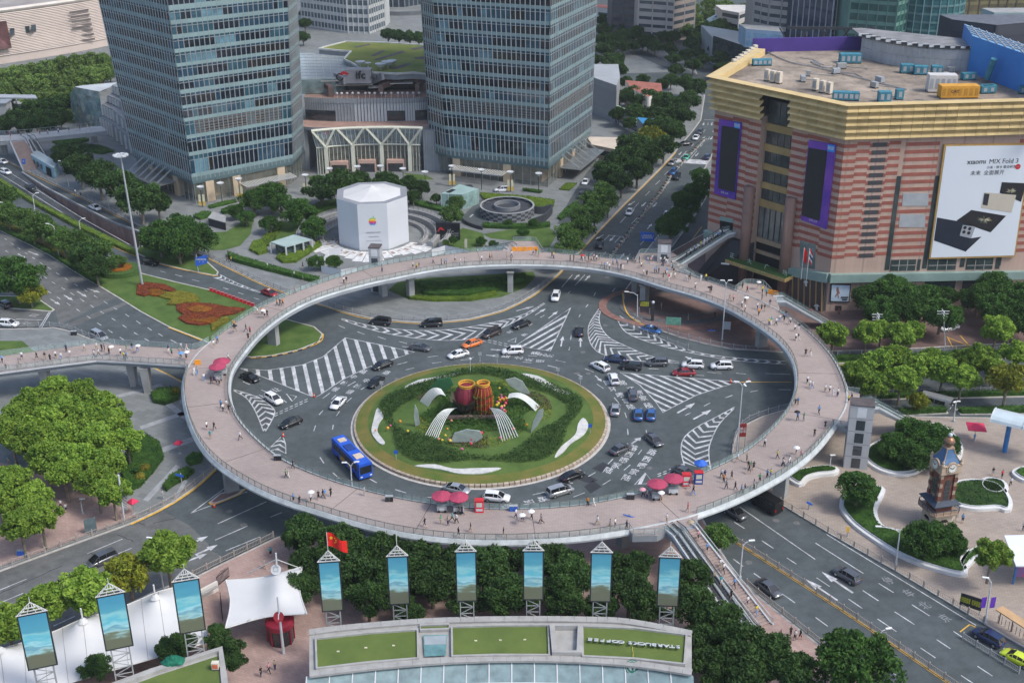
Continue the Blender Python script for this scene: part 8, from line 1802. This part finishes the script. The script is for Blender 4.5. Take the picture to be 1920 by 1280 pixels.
for k,o in enumerate(RG):
 me=bpy.data.meshes.new_from_object(o.evaluated_get(DG));me.name='body';me.materials.clear()
 for m_ in(CM_['white'],CM_['black'],SKIN,HAIR,SHOE,CM_['black']):me.materials.append(m_)
 for p in me.polygons:
  c=p.center;z=c.z;arm_=abs(c.y)>.155 and z>.7
  p.material_index=3 if z>1.6 or(z>1.5 and c.x<.0)else 2 if z>1.44 else(0 if z>1.13 or not arm_ else 2)if(arm_ or z>.98)else 4 if z<.09 else 1 if z>.5 else 5
  p.use_smooth=True
 BODY.append(me)
for o in RG:bpy.data.objects.remove(o)
bpy.data.scenes.remove(TS)
SEC=[('beside the lift tower side of the ring',-.25,.25),('on the ring near the black shopfront',.25,.62),('on the ring near the mall escalator',.62,1.0),('on the far arc of the ring, avenue end',1.0,1.5),('on the far arc of the ring before the octagon',1.5,2.1),('on the ring beside the median flowers',2.1,2.75),('on the ring near the link bridge',2.75,3.3),('on the ring near the left plaza trees',3.3,3.9),('on the near arc of the ring above the flag',3.9,4.5),('on the near arc of the ring by the parasol carts',4.5,4.95),('on the near arc of the ring above the long stairs',4.95,5.45),('on the ring above the south-east road',5.45,6.05)]
SEEN={};pr=random.Random(42);POSE=('striding','walking','standing','holding something up','strolling')
TOPS=['white']*9+['black']*7+['grey','grey','pink','blue','blue','navy','red','yellow','green','teal','khaki','orange'];BOTS=['black']*7+['white','grey','khaki','khaki','navy','navy','blue']
def person(p,where=None,top=None,bot=None,pose=None,head=None,child=False):
 t=math.atan2(p.y-RC.y,p.x-RC.x)%(2*math.pi)
 if where is None:
  tt=t if t<6.05 else t-2*math.pi;where=[s_[0]for s_ in SEC if s_[1]<=tt<=s_[2]][0]
  r_=math.hypot(p.x-RC.x,p.y-RC.y);f=(r_-(ring(t-2*math.pi if t>math.pi else t,0)-RC-ez*D).length)/9.0;where2='by the inner railing' if f<.3 else 'by the outer railing' if f>.7 else 'mid-deck'
 else:where2=''
 for _ in range(40):
  a,c,q=top or pr.choice(TOPS),bot or pr.choice(BOTS),pr.choice((0,0,1,1,2,3,4))if pose is None else pose;sh=pr.random()<.4
  lab=('person in %s top and %s %s %s, %s %s'%(a,c,'shorts' if sh else 'trousers',POSE[q],where2,where)).replace(',  ',', ').replace('  ',' ')
  if len(lab.split())>16:lab=lab.replace('person in ','').replace(' top','-top person').replace('trousers','legs');lab=' '.join(lab.split()[:16])
  if lab not in SEEN:break
 SEEN[lab]=1;h=pr.uniform(1.0,1.12)*(.68 if child else 1)
 hd_=head if head is not None else(t+math.pi/2 if pr.random()<.5 else t-math.pi/2)+pr.gauss(0,.5)
 o=obj('person',BODY[q],loc=p,rz=hd_,label=lab,cat='person',group='people '+where);o.scale=(h,h,h)
 for i,m_ in((0,CM_[a]),(1,CM_[c]),(5,SKIN if sh else CM_[c])):o.material_slots[i].link='OBJECT';o.material_slots[i].material=m_
 return o
def crowd(s,ox,oy,k,z=D+.005,where=None):
 for t in s.split():
  x,y=map(float,t.split(','));person(P(ox+x/k,oy+y/k,z),where)
L1='on the link bridge'
crowd('15,840 35,875 110,862 125,822 210,825 255,825 285,835 315,815 345,825 375,780 395,810 477,775 530,810 545,770 557,805 575,775 590,778 615,790 680,800 700,822 712,822 715,780 745,770 775,780 950,785 968,800 1018,815 1050,825 1020,770 1052,775',0,400,3,D+.005,L1)
crowd('1205,755 1225,730 1285,830 1095,910 1110,908 1150,942 1190,958 1207,955 1220,962 1235,965 1245,1095 1275,1095 1255,1115 1290,1120 1165,1215 1207,1220 1185,1270 1352,1275 1325,665 1318,645 1385,665 1408,680 1398,715 1450,570 1475,570 1490,588 1505,585 1560,520 1577,520 1592,520 1660,450',0,400,3)
crowd('255,395 270,395 470,330 643,310 663,318 678,315 757,283 803,292 820,293 832,295 880,275 910,290 935,292 1030,275 1075,262 1088,260 1170,258 1198,248 1195,280 1320,235 1335,235 1350,245 1425,250 1435,255 1527,268 1547,270 1590,262 1600,280 1610,265 1630,270 1645,275 1660,265 1675,270 1692,262 1705,310 1720,315 1735,310 1748,320 1767,290 1795,315 1812,320 1822,325 1790,290 1850,285 1895,280',560,400,3)
crowd('40,545 70,560 110,560 150,600 135,620 160,700 195,715 205,560 240,560 255,540 220,530 285,675 305,675 330,680 370,600 385,590 410,580 430,560 350,560 395,560 405,690 420,690 380,740 445,760 465,740 510,740 500,690 470,600 480,640 640,760 670,770 685,740 740,850 860,760 805,765 905,890 920,890 1130,980 1170,995 1265,1060 1300,1105 1300,1005 1325,1010 1440,1080 1485,1100 1520,1100 1455,1150 1490,985 1580,1050 1325,890 1270,860 1440,850 1495,900 1540,930 1570,1260 1595,1250 1650,1260 1690,1220 1730,1180 1760,1170 1800,1250',1180,400,6)
crowd('1290,310 1325,325 1350,365 1372,360 1355,415 1370,415 1410,505 1438,505 1420,655 1432,680 1447,688 1520,705 1545,710 1562,730 1590,730 1485,830 1352,785 1367,780 1365,865 1400,868 1520,912 1460,955 1652,765 1670,745 1252,1080 1180,1012 1027,1100 1080,1100 1285,1125 1318,1115 1357,1055 1385,1080 1088,1140 1103,1140 1092,1165 1118,1142 937,1185 955,1195 950,1215 995,1195 1015,1255 965,1250 1195,1190 1213,1185 1152,1215 1120,1245 1050,1275 1068,1270 780,1275',1040,500,3)
crowd('305,287 338,285 43,385 360,392 432,415 460,405 525,420 750,380 868,320 898,228 875,190 618,235 640,245 718,258 650,230 765,215 685,225 1405,60 1435,62 1240,195',1000,853,3)
crowd('110,130 122,125 150,75 152,265 187,280 250,268 293,250 318,243 330,240 362,232 550,228 890,405 980,388 1020,395 1045,375 1068,385 1082,335 1100,335 1080,460 1148,432 1333,460 1403,355 1440,375 1492,360 1545,385 1860,395',500,853,3)
crowd('115,100 125,107 118,340 17,15 306,82 508,190 497,213 490,415 505,408 516,402',0,853,1,.14,'on the pavement in the lower left');crowd('1861,891 1878,897 1894,911 1792,977 1804,980 1918,995 1826,828',0,0,1,.14,'on the clock plaza');crowd('1463,1198 1490,1200 1500,1198 1482,1192',0,0,1,.14,'at the foot of the long stairs');crowd('427,490 434,492 502,505 568,503 552,520 568,528 625,458 632,459 152,370 142,366 258,405 263,408 302,400',0,0,1,.14,'on the forecourt walk');crowd('1340,598 1290,600 1240,580 1520,590 1572,590',0,0,1,.14,'on the red corner plaza');crowd('20,258 40,256 75,252 90,252 110,250 130,247 150,244 165,242',0,0,1,6.51,'on the far footbridge')
for(x0,y0,z0),(x1,y1,z1_),w,L in(((1292,992,D),(1432,1172,.2),'on the long stairs',(.12,.25,.42,.47,.62,.8,.9)),((1278,1000,D),(1408,1180,.2),'on the long escalator',(.5,.56,.7)),((1360,436,12.2),(1272,492,7.05),'on the mall escalator',(.05,.12,.18,.26,.31,.38,.45,.52,.6,.66,.75,.85))):
 a,c=P(x0,y0,z0),P(x1,y1,z1_);n_=Vector((-(c-a).y,(c-a).x,0)).normalized()
 for f in L:person(a.lerp(c,f)+n_*pr.uniform(-.4,.4)+ez*.02,w,pose=2 if 'esc' in w else 0,head=math.atan2((c-a).y,(c-a).x))
UMB=[]
def umbrella(x,y,col,lab,z=D):
 p=P(x,y,z+1.95);b=MB();n=8;b.loft([[(r_*math.cos(k*.785),r_*math.sin(k*.785),h)for k in range(n)]for r_,h in((.56,0),(.42,.13),(.2,.22),(.02,.26))],True,False);r_=empty('umbrella',(p.x,p.y,p.z-1.0),pr.uniform(0,3),label=lab,cat='umbrella');o=obj('canopy',b.mesh('canopy',CM_[col]),r_,local=True);o.location=(0,0,.9);b=MB();b.tube([(0,0,.1),(0,0,1.1)],.015,4);obj('shaft',b.mesh('shaft',DARKM),r_,local=True)
for x,y,c_,l_ in((208,649,'white','white umbrella at the middle of the link bridge'),(258,647,'white','white umbrella near the ring end of the link bridge'),(339,661,'blue','pale blue umbrella where the link bridge meets the ring'),(350,659,'white','white umbrella beside the pale blue one'),(493,581,'white','white umbrella on the ring above the median flowers'),(440,610,'black','black umbrella on the ring by the median flowers'),(583,921,'white','white umbrella above the flag on the near arc'),(979,964,'white','white umbrella left of two on the near arc'),(996,957,'white','white umbrella right of two on the near arc'),(1331,538,'black','black umbrella on the ring below the mall'),(1399,557,'white','white umbrella at the mall landing front'),(1423,528,'white','white umbrella at the mall landing rear'),(1494,838,'white','white umbrella on the ring above the south-east road'),(1495,771,'black','black umbrella on the ring near the lift tower'),(1092,478,'red','red umbrella on the far arc at the avenue'),(1295,977,'khaki','tan umbrella at the head of the long stairs'),(1240,922,'white','white umbrella below the right parasol carts'),(1205,916,'pink','pale pink umbrella left of the right parasol carts')):umbrella(x,y,c_,l_)
FST=mat('fence_stone',(.36,.32,.29),.7,.1,1);FGR=mat('fence_grey',(.3,.31,.32),.5,.1,1)
def bay_mesh(m_,L=2.5,h=1.0):
 b=MB()
 for z in(.18,h-.08):b.box((L/2,0,z),(L,.06,.06))
 for k in range(9):b.box((L*(k+.5)/9,0,.18),(.035,.035,h-.28))
 return b.mesh('panel',m_)
BAY={'stone':bay_mesh(FST),'grey':bay_mesh(FGR)};b=MB();b.box((0,0,0),(.17,.17,1.1));b.lathe((0,0,1.1),[(.06,0),(.11,.08),(.02,.16)],6);POSTM={k:b.mesh('post',m_)for k,m_ in(('stone',FST),('grey',FGR))}
def fence(lab,px,kind='grey',z=.13):
 q=resample(crom(PL(px,z),4),2.5);r_=empty('railing_fence',q[0],label=lab,cat='fence')
 for i,p in enumerate(q):
  o=obj('post',POSTM[kind],r_,local=True);o.location=p-q[0]
  if i<len(q)-1:d=q[i+1]-p;o=obj('panel',BAY[kind],r_,local=True);o.location=p-q[0];o.rotation_euler=(0,0,math.atan2(d.y,d.x));o.scale=(d.length/2.5,1,1)
for lab,px,k,z in(('grey fence along the forecourt walk above the red taxi',[(391,481),(440,505),(488,528),(540,549)],'grey',.13),('grey fence along the curved walk beneath the far arc',[(600,567),(650,583),(693,593),(760,600),(843,599),(910,588),(977,563),(1027,529)],'grey',.13),('stone-grey fence along the lower left plaza',[(-40,1081),(0,1067),(120,1023),(240,979),(330,935),(398,882)],'stone',.13),('fence behind the white tent and canopy',[(362,1080),(430,1047),(513,1007)],'stone',.13),('fence between the south-east road and the clock plaza',[(1463,943),(1554,998),(1681,1070),(1748,1110),(1844,1167)],'stone',.13),('median fence of the south-east road',[(1368,1009),(1421,1041),(1570,1137),(1700,1225),(1800,1293)],'stone',.0),('fence beside the foot of the long stairs',[(1400,1096),(1427,1119),(1490,1169),(1565,1229)],'stone',.13),('low fence of the bus bay',[(1805,1197),(1850,1225),(1910,1262)],'grey',.0),('fence round the red corner plaza under the ring',[(1190,598),(1213,610),(1273,631),(1370,653),(1467,659)],'grey',.13),('fence at the plaza edge behind the silver minivan',[(30,613),(101,612),(137,620),(169,633),(215,645)],'grey',.13),('curved fence inside the ring by the south-east corner',[(1372,858),(1376,828),(1393,796),(1430,778),(1480,764)],'grey',.13),('fence of the roadside walk below the left tower',[(60,324),(148,365),(245,414)],'grey',.13),('fence on the east road median',[(1570,667),(1700,664),(1900,656)],'grey',.16),('fence on the outer east median',[(1650,739),(1780,736),(1930,732)],'grey',.16),('fence on the taxi bay edge by the chevrons',[(1165,606),(1213,628),(1290,655)],'grey',.0)):fence(lab,px,k,z)
def lamp(lab,base,top,arms,head=.9,r_=.11,m_=None,z=.1):
 a=P(*base,z);t=PV(*top,a);t.x=mix(t.x,a.x,.6);o=empty('street_lamp',a,label=lab,cat='street lamp');m_=m_ or WHITE
 b=MB();b.tube([a,t],[r_*1.3,r_*.7],8);b.build('pole',m_,o);b=MB();b.lathe(a,[(r_*2.5,0),(r_*2.5,.25),(r_*1.3,.4)],8);b.build('base',GREYM,o)
 for dx,dy in arms:
  d=Vector((dx,dy,0));b=MB();e=t+d+ez*.5;b.tube([t-ez*.3,t+d*.35+ez*.35,e],.06,6);b.build('arm',m_,o);b=MB();b.box(e,(head,.3,.12),math.atan2(dy,dx));b.build('lantern',mat('lantern_white',(.75,.75,.73),.4,.05,1),o)
for v in(('white lamp on the hatched corner below the east triangle',(1381,850),(1393,722),[(1,.3),(-1,.3),(.2,-1)]),('tall white lamp before the red corner plaza',(1354,637),(1361,530),[(.8,0),(-.8,0)]),('curved white lamp beside the long stairs',(1387,1082),(1394,1020),[(1.3,.2)]),('curved white lamp in the lower right fence',(1644,1207),(1652,1186),[(1.3,.3)]),('forked white lamp behind the blue coach',(660,916),(658,872),[(-1,0),(1,.2)]),('curved white lamp behind the yellowing plane tree',(307,1106),(290,1015),[(-.9,.2)]),('curved lamp on the median, left edge',(20,433),(10,384),[(-1.2,.3)]),('curved lamp on the median, middle',(111,481),(100,424),[(-1.6,.3)]),('lamp beside the long bright hedge, upper',(68,412),(63,366),[(1.2,.3)]),('lamp beside the long bright hedge, lower',(154,455),(149,414),[(1.2,.3)]),('lamp by the dark roadside trees, upper',(130,355),(122,306),[(-1.6,.4)]),('lamp by the dark roadside trees, lower',(205,392),(196,342),[(-1.6,.4)]),('grey signal pole on the clock plaza pavement',(1680,1056),(1684,994),[(-3.2,.3)]),('lamp with purple banners by the bus shelter',(1847,1169),(1853,1090),[(-.8,.2)]),('small lamp beneath the ring by the white planter',(1555,883),(1557,858),[(.3,0)]),('camera pole at the curved yellow kerb',(1195,595),(1193,552),[(-2.4,.3)]),('lamp on the far edge of the east road',(1640,700),(1633,667),[(.8,0),(-.6,.4)]),('lamp behind the grey van on the clock plaza',(1788,790),(1790,757),[(.3,0),(-.3,-.2)]),('slim lamp at the left plaza gate',(155,962),(152,940),[(.3,0)])):lamp(*v)
for k,(x,y)in enumerate(((1649,645),(1772,648))):
 a=P(x,y);t=PV(x-3 if k else x-2,588 if k==0 else 582,a);o=empty('cluster_lamp',a,label='tall lamp with stacked cross arms, %s'%('nearer the ring' if k==0 else 'by the yellow box marking'),cat='street lamp');b=MB();b.tube([a,t],.12,6);b.build('pole',WHITE,o)
 for j in range(3):b=MB();b.box(t-ez*(.6*j+.2),(2.6-j*.2,.15,.1));b.box(t-ez*(.6*j+.2),(.15,2.0,.1));b.build('lamp_arm',WHITE,o)
a=P(267,535,.2);t=PV(226,292,a);o=empty('high_mast',a,label='very tall grey floodlight mast on the median lawn',cat='mast');b=MB();b.tube([a,t],[.3,.17],10);b.build('pole',GREYM,o)
for k in range(8):b=MB();c=t+Vector((1.3*math.cos(k*.785),1.3*math.sin(k*.785),0));b.box(c,(.8,.8,.25),k*.785);b.build('floodlight',WHITE,o)
b=MB();b.lathe(t,[(1.5,-.15),(1.5,0),(.3,.2)],12);b.build('head_frame',GREYM,o)
for k,(x,y,bn)in enumerate(((380,352,1),(417,345,0),(451,337,1),(575,330,1),(620,318,0),(672,314,1),(715,313,0),(757,318,0),(798,324,0),(848,313,1),(903,320,0),(957,324,1),(1010,327,0))):
 p=P(x,y+37);t=PV(x,y,p);o=empty('cone_lamp',p,label='white cone-headed forecourt lamp, %s from the left tower%s'%(ORD[k],', with yellow banners' if bn else ''),cat='street lamp',group='cone lamps before the towers');b=MB();b.tube([p,Vector((p.x,p.y,t.z-.4))],.1,6);b.build('pole',DARKM,o);b=MB();b.lathe((p.x,p.y,t.z-.6),[(.2,0),(.45,.5),(1.0,.85),(1.0,1.0),(.3,.8)],12);b.build('cone_head',WHITE,o)
 if bn:
  for s_ in(-.55,.55):
   b=MB();zb=.6;b.box((p.x+s_,p.y-.1,zb),(.6,.06,3.2));b.build('banner',mat('banner_cream',(.62,.58,.4),.7,.1,1),o);b=MB();b.box((p.x+s_,p.y-.14,zb),(.6,.03,1.2));b.build('banner_print',mat('banner_yellow',(.62,.4,.04),.7,.1,1),o)
def sign(lab,base,px,txt,m_=BLUE,size=.6,tm=WHITE,arm=True,z=.1):
 a=P(*base,z);q=[PV(x,y,a)for x,y in px];o=empty('road_sign',a,label=lab,cat='road sign');c=sum(q,Vector())/len(q);b=MB();b.tube([a,Vector((a.x,a.y,max(p.z for p in q)))],.1,6);b.build('pole',GREYM,o);b=MB();b.loft([[p+Vector((0,-.1,0))for p in q],[p+Vector((0,-.18,0))for p in q]]);b.build('plate',m_,o)
 if txt:b=MB();put_text(b,txt,c+Vector((0,-.22,0)),ex,ez,size,.005,bold=True);b.build('lettering',tm,o)
sign('big blue direction sign over the avenue',(1232,462),[(1201,434),(1227,436),(1227,453),(1201,451)],'上南路隧道 ↑\n延安路隧道',size=.55);sign('tilted blue direction sign at the great camphor',(372,512),[(366,483),(388,477),(389,493),(367,499)],'陆家嘴环路\n↙   ↘',size=.5)
sign('small blue street sign on the red corner plaza',(1333,620),[(1327,617),(1342,618),(1342,623),(1327,622)],'世纪大道',size=.35);sign('small blue sign by the far stair',(45,322),[(41,298),(48,298),(48,307),(41,307)],'M',size=.7);sign('blue street name sign on the clock plaza',(1516,955),[(1512,938),(1523,943),(1523,947),(1512,942)],'');sign('yellow sign by the south-east fence',(1589,1005),[(1587,986),(1592,986),(1592,996),(1587,996)],'',mat('sign_yellow',(.7,.4,.03),.5,.1,1));sign('blue street name sign by the left yellow kerb',(341,905),[(329,886),(344,890),(344,894),(329,890)],'')
sign('blue street sign blades on the near arc of the ring',(1180,968),[(1168,962),(1190,968),(1190,970),(1168,964)],'',z=D);sign('white column sign in the garden below the black sign',(873,465),[(871,448),(876,448),(876,464),(871,464)],'',mat('column_cream',(.5,.48,.4),.7,.1,1))
a=P(233,975);o=empty('road_sign',a,label='large slatted sign seen from behind at the plaza trees',cat='road sign')
for k in range(7):b=MB();b.bar(PV(208,908+k*5,a),PV(239,925+k*5,a),.08,.28);b.build('slat',GREYM,o)
b=MB();b.tube([a,PV(222,890,a)],.15,8);b.build('pole',WHITE,o)
for k,(x,y)in enumerate(((716,727,),(900,672),(932,676),(1046,702),(1088,718),(743,858),(1106,808))):
 p=P(x,y+6,.6);o=empty('island_sign',p,label='small signpost on the island rim, %s clockwise from the left'%ORD[k],cat='road sign',group='island signposts');b=MB();b.tube([p,p+ez*2.0],.06,6);b.build('post',GREYM,o);b=MB();b.box(p+Vector((0,-.08,1.5)),(.7,.05,.7));b.build('plate',BLUE if k>4 else GREYM,o)
def cart(lab,x,y,col,z=D):
 c=P(x,y,z);o=empty('vending_cart',c,label=lab,cat='cart');b=MB();b.box(c+ez*.25,(1.5,.9,.85));b.build('body',col,o);b=MB();b.box(c+ez*1.1,(1.5,.9,.45));b.build('display_case',glassmat('case_glass',(.3,.36,.38),.1,.6),o);b=MB();b.box(c+Vector((0,-.47,.45)),(.8,.03,.35));b.build('label_panel',WHITE,o)
 for i in(-1,1):b=MB();b.loft([[c+Vector((i*.5+.22*math.cos(t*.6283),yy,.22+.22*math.sin(t*.6283)))for t in range(10)]for yy in(-.48,-.4)]);b.build('wheel',TYRE,o)
for k,(x,y,w)in enumerate(((410,712,'on the left of the ring by the link bridge'),(418,702,'rear one on the left of the ring'),(829,958,'left one on the near arc'),(860,960,'right one on the near arc'),(1231,935,'left one by the right-hand kiosks'),(1262,925,'right one by the right-hand kiosks'))):
 cart('vending cart under a magenta parasol, '+w,x,y,GREYM if k%2==0 else WHITE);big_umbrella('round magenta parasol over a cart, '+w,x,y-3,MAG,1.6,2.5,D,'magenta parasols on the ring',10)
def cabinet(lab,x,y,m_,z=D,h=2.0):
 c=P(x,y,z);o=empty('vending_cabinet',c,label=lab,cat='kiosk');b=MB();b.box(c,(1.3,.9,h));b.build('body',m_,o);b=MB();b.box(c+Vector((0,-.46,h*.5)),(.9,.03,h*.38));b.build('window',mat('cabinet_window',(.5,.52,.45),.4,.1,1),o);b=MB();b.box(c+Vector((0,-.46,h*.15)),(1.0,.03,h*.2));b.build('stripe',WHITE,o);b=MB();b.box(c+ez*h,(1.4,1.0,.12));b.build('lid',RED,o)
REDK=mat('bright_red',(.68,.03,.06),.5,.08,1);cabinet('red vending cabinet behind the white SUV on the near arc',899,958,REDK);cabinet('red vending cabinet beside the blue booth on the ring',1286,909,REDK);cabinet('dark blue booth under the blue parasol on the ring',1309,905,mat('booth_navy',(.02,.05,.25),.5,.1,1));big_umbrella('blue parasol above the dark blue booth',1312,897,BLUE,1.1,2.9,D,None,8)
for lab,x,y,z in(('dark twin bins by the inner railing of the near arc',730,939,D),('dark twin bins near the long stairs landing',1182,935,D),('blue bins by the inner railing of the near arc',963,957,D),('dark twin bins upper left of the near arc',521,862,D),('blue bin at the lower left fence',41,1040,.13),('dark bin by the plaza fence above the link bridge',139,628,.13)):
 c=P(x,y,z);o=empty('litter_bin',c,label=lab,cat='bin')
 for s_ in(-.32,.32):b=MB();b.box(c+Vector((s_,0,0)),(.55,.5,.9));b.build('bin',BLUE if 'blue' in lab else DARKM,o);b=MB();b.box(c+Vector((s_,0,.9)),(.6,.55,.08));b.build('lid',GREYM,o)
for lab,x,y,n,ang_,z in(('yellow plastic barrier at the link bridge joint',371,683,1,.2,D),('row of yellow barriers on the far landing of the ring',984,470,5,0,D),('yellow barrier at the head of the shopfront escalator',1449,552,2,-.6,D)):
 c=P(x,y,z);o=empty('yellow_barrier',c,label=lab,cat='barrier')
 for k in range(n):p=c+Vector((math.cos(ang_),math.sin(ang_),0))*((k-(n-1)/2)*1.25);b=MB();b.box(p,(1.2,.4,.35),ang_);b.box(p+ez*.35,(1.1,.22,.6),ang_);b.build('barrier_unit',ORANGE,o)
for lab,x,y in(('red cone at the tip of the left hatched area',589,744),('red cone on the east triangle, left',1370,717),('red cone on the east triangle, right',1403,716),('red cone beside the lower left road island',402,950),('red cone at the small left chevrons',531,818)):
 c=P(x,y,.02);o=empty('traffic_cone',c,label=lab,cat='cone');b=MB();b.box(c,(.55,.55,.06));b.build('base',BLACK,o);b=MB();b.lathe(c+ez*.06,[(.24,0),(.17,.35),(.13,.5),(.05,.85)],10,fm=lambda i,j:1 if i==1 else 0);b.build('cone',[mat('cone_red',(.7,.06,.02),.5,.05,1),WHITE],o)
q=resample(PL([(396,546),(430,558),(474,574)],.17),1.35)
for k,p in enumerate(q[:14]):o=empty('red_barrier',p,label='red road barrier on the median edge, %s from the left'%ORD[k],cat='barrier',group='red barriers on the median edge');b=MB();b.box(p,(.9,.35,.25),-.3);b.box(p+ez*.25,(.7,.2,.5),-.3);b.build('body',RED,o);b=MB();b.box(p+ez*.75,(.75,.25,.08),-.3);b.build('cap',mat('barrier_pink',(.6,.2,.2),.6,.1,1),o)
q=resample(PL([(1122,508),(1150,477),(1205,405),(1240,360),(1262,325),(1300,285),(1322,262)],.01),2.6)
for k,p in enumerate(q):o=empty('median_planter',p,label='flower box on the avenue median, %s from the ring'%ORD[min(k,58)],cat='planter',group='flower boxes on the avenue median');b=MB();b.box(p,(.5,1.6,.6),-.55);b.build('box',FGR if k%2 else KERB,o);b=MB();rg=random.Random(k);[leafq(b,p+Vector((rg.gauss(0,.25),rg.gauss(0,.4),.6+rg.random()*.4)),.22,rg)for _ in range(16)];b.build('plants',LV['dark']if k%3 else FR_,o)
for lab,x,y,cols in(('red flag on a pole at the mall corner',1503,512,['flag_red']),('striped flag beside the red flag at the mall corner',1513,514,['r','w','n','w','r'])):
 a=P(x,y,9.5);o=empty('flagpole',a,label=lab,cat='flag');b=MB();b.tube([a-ez*1.5,a+ez*6],.06,6);b.build('pole',WHITE,o);n=len(cols)
 for k in range(n):b=MB();z0,z1_=6-3.0*k/n,6-3.0*(k+1)/n;b.loft([[a+Vector((.1+s_*.7,.15*math.sin(s_*5),z-s_*1.1))for s_ in(0,.35,.7,1)]for z in(z0,z1_)],False,False);b.build('cloth',{'flag_red':MATS['flag_red'],'r':RED,'w':WHITE,'n':CM_['navy']}[cols[k]],o)
for x,y,c_,s_ in((1847,1128,'purple_banner',-.6),(1847,1128,'purple_banner',.7)):a=P(1847,1169);t=PV(1850,1138,a);b=MB();b.box(t+Vector((s_,-.1,0)),(.75,.05,1.8),.2);b.build('lamp_banner',mat(c_,(.1,.03,.35),.7,.2,2),label='purple banner on the bus shelter lamp, %s'%('left' if s_<0 else 'right'),cat='banner')
o=empty('orange_metro_totem',P(1224,600),label='dark totem with a white globe on the red corner plaza',cat='totem');c=P(1223,602);b=MB();b.box(c,(.6,.5,4.2));b.build('column',DARKM,o);b=MB();b.ball(c+ez*4.5,.35,8);b.build('globe',WHITE,o)
board('map_shelter','map board shelter with green print on the red corner plaza','notice board',(1262,618),3.2,1.7,1.2,mat('map_green',(.12,.3,.22),.6,.3,2),R(-8));board('poster_stand','white poster stand beneath the ring on the red plaza','notice board',(1362,622),1.6,1.8,.6,WHITE,R(-10));board('map_board','dark pointed map board by the lower left fence','notice board',(172,1000),1.8,2.4,.4,mat('map_slate',(.1,.14,.15),.6,.2,1),R(25));board('notice_stand','red lettered panel on the white lamp below the east triangle','notice board',(1390,842),1.2,2.6,2.6,mat('maroon_panel',(.25,.03,.03),.6,.2,2),R(5),'禁止\n停车',WHITE,.6)
b=MB();b.box((60,430,-7),(1500,1100,165));hzo=b.build('haze',bpy.data.materials.new('haze_air'),kind='stuff');hm=hzo.data.materials[0];hm.use_nodes=True;hm.node_tree.nodes.remove(hm.node_tree.nodes['Principled BSDF'])
pv_=hm.node_tree.nodes.new('ShaderNodeVolumePrincipled');pv_.inputs['Color'].default_value=(.86,.9,.95,1);pv_.inputs['Density'].default_value=.0001;pv_.inputs['Anisotropy'].default_value=.2;hm.node_tree.links.new(pv_.outputs[0],hm.node_tree.nodes['Material Output'].inputs['Volume'])
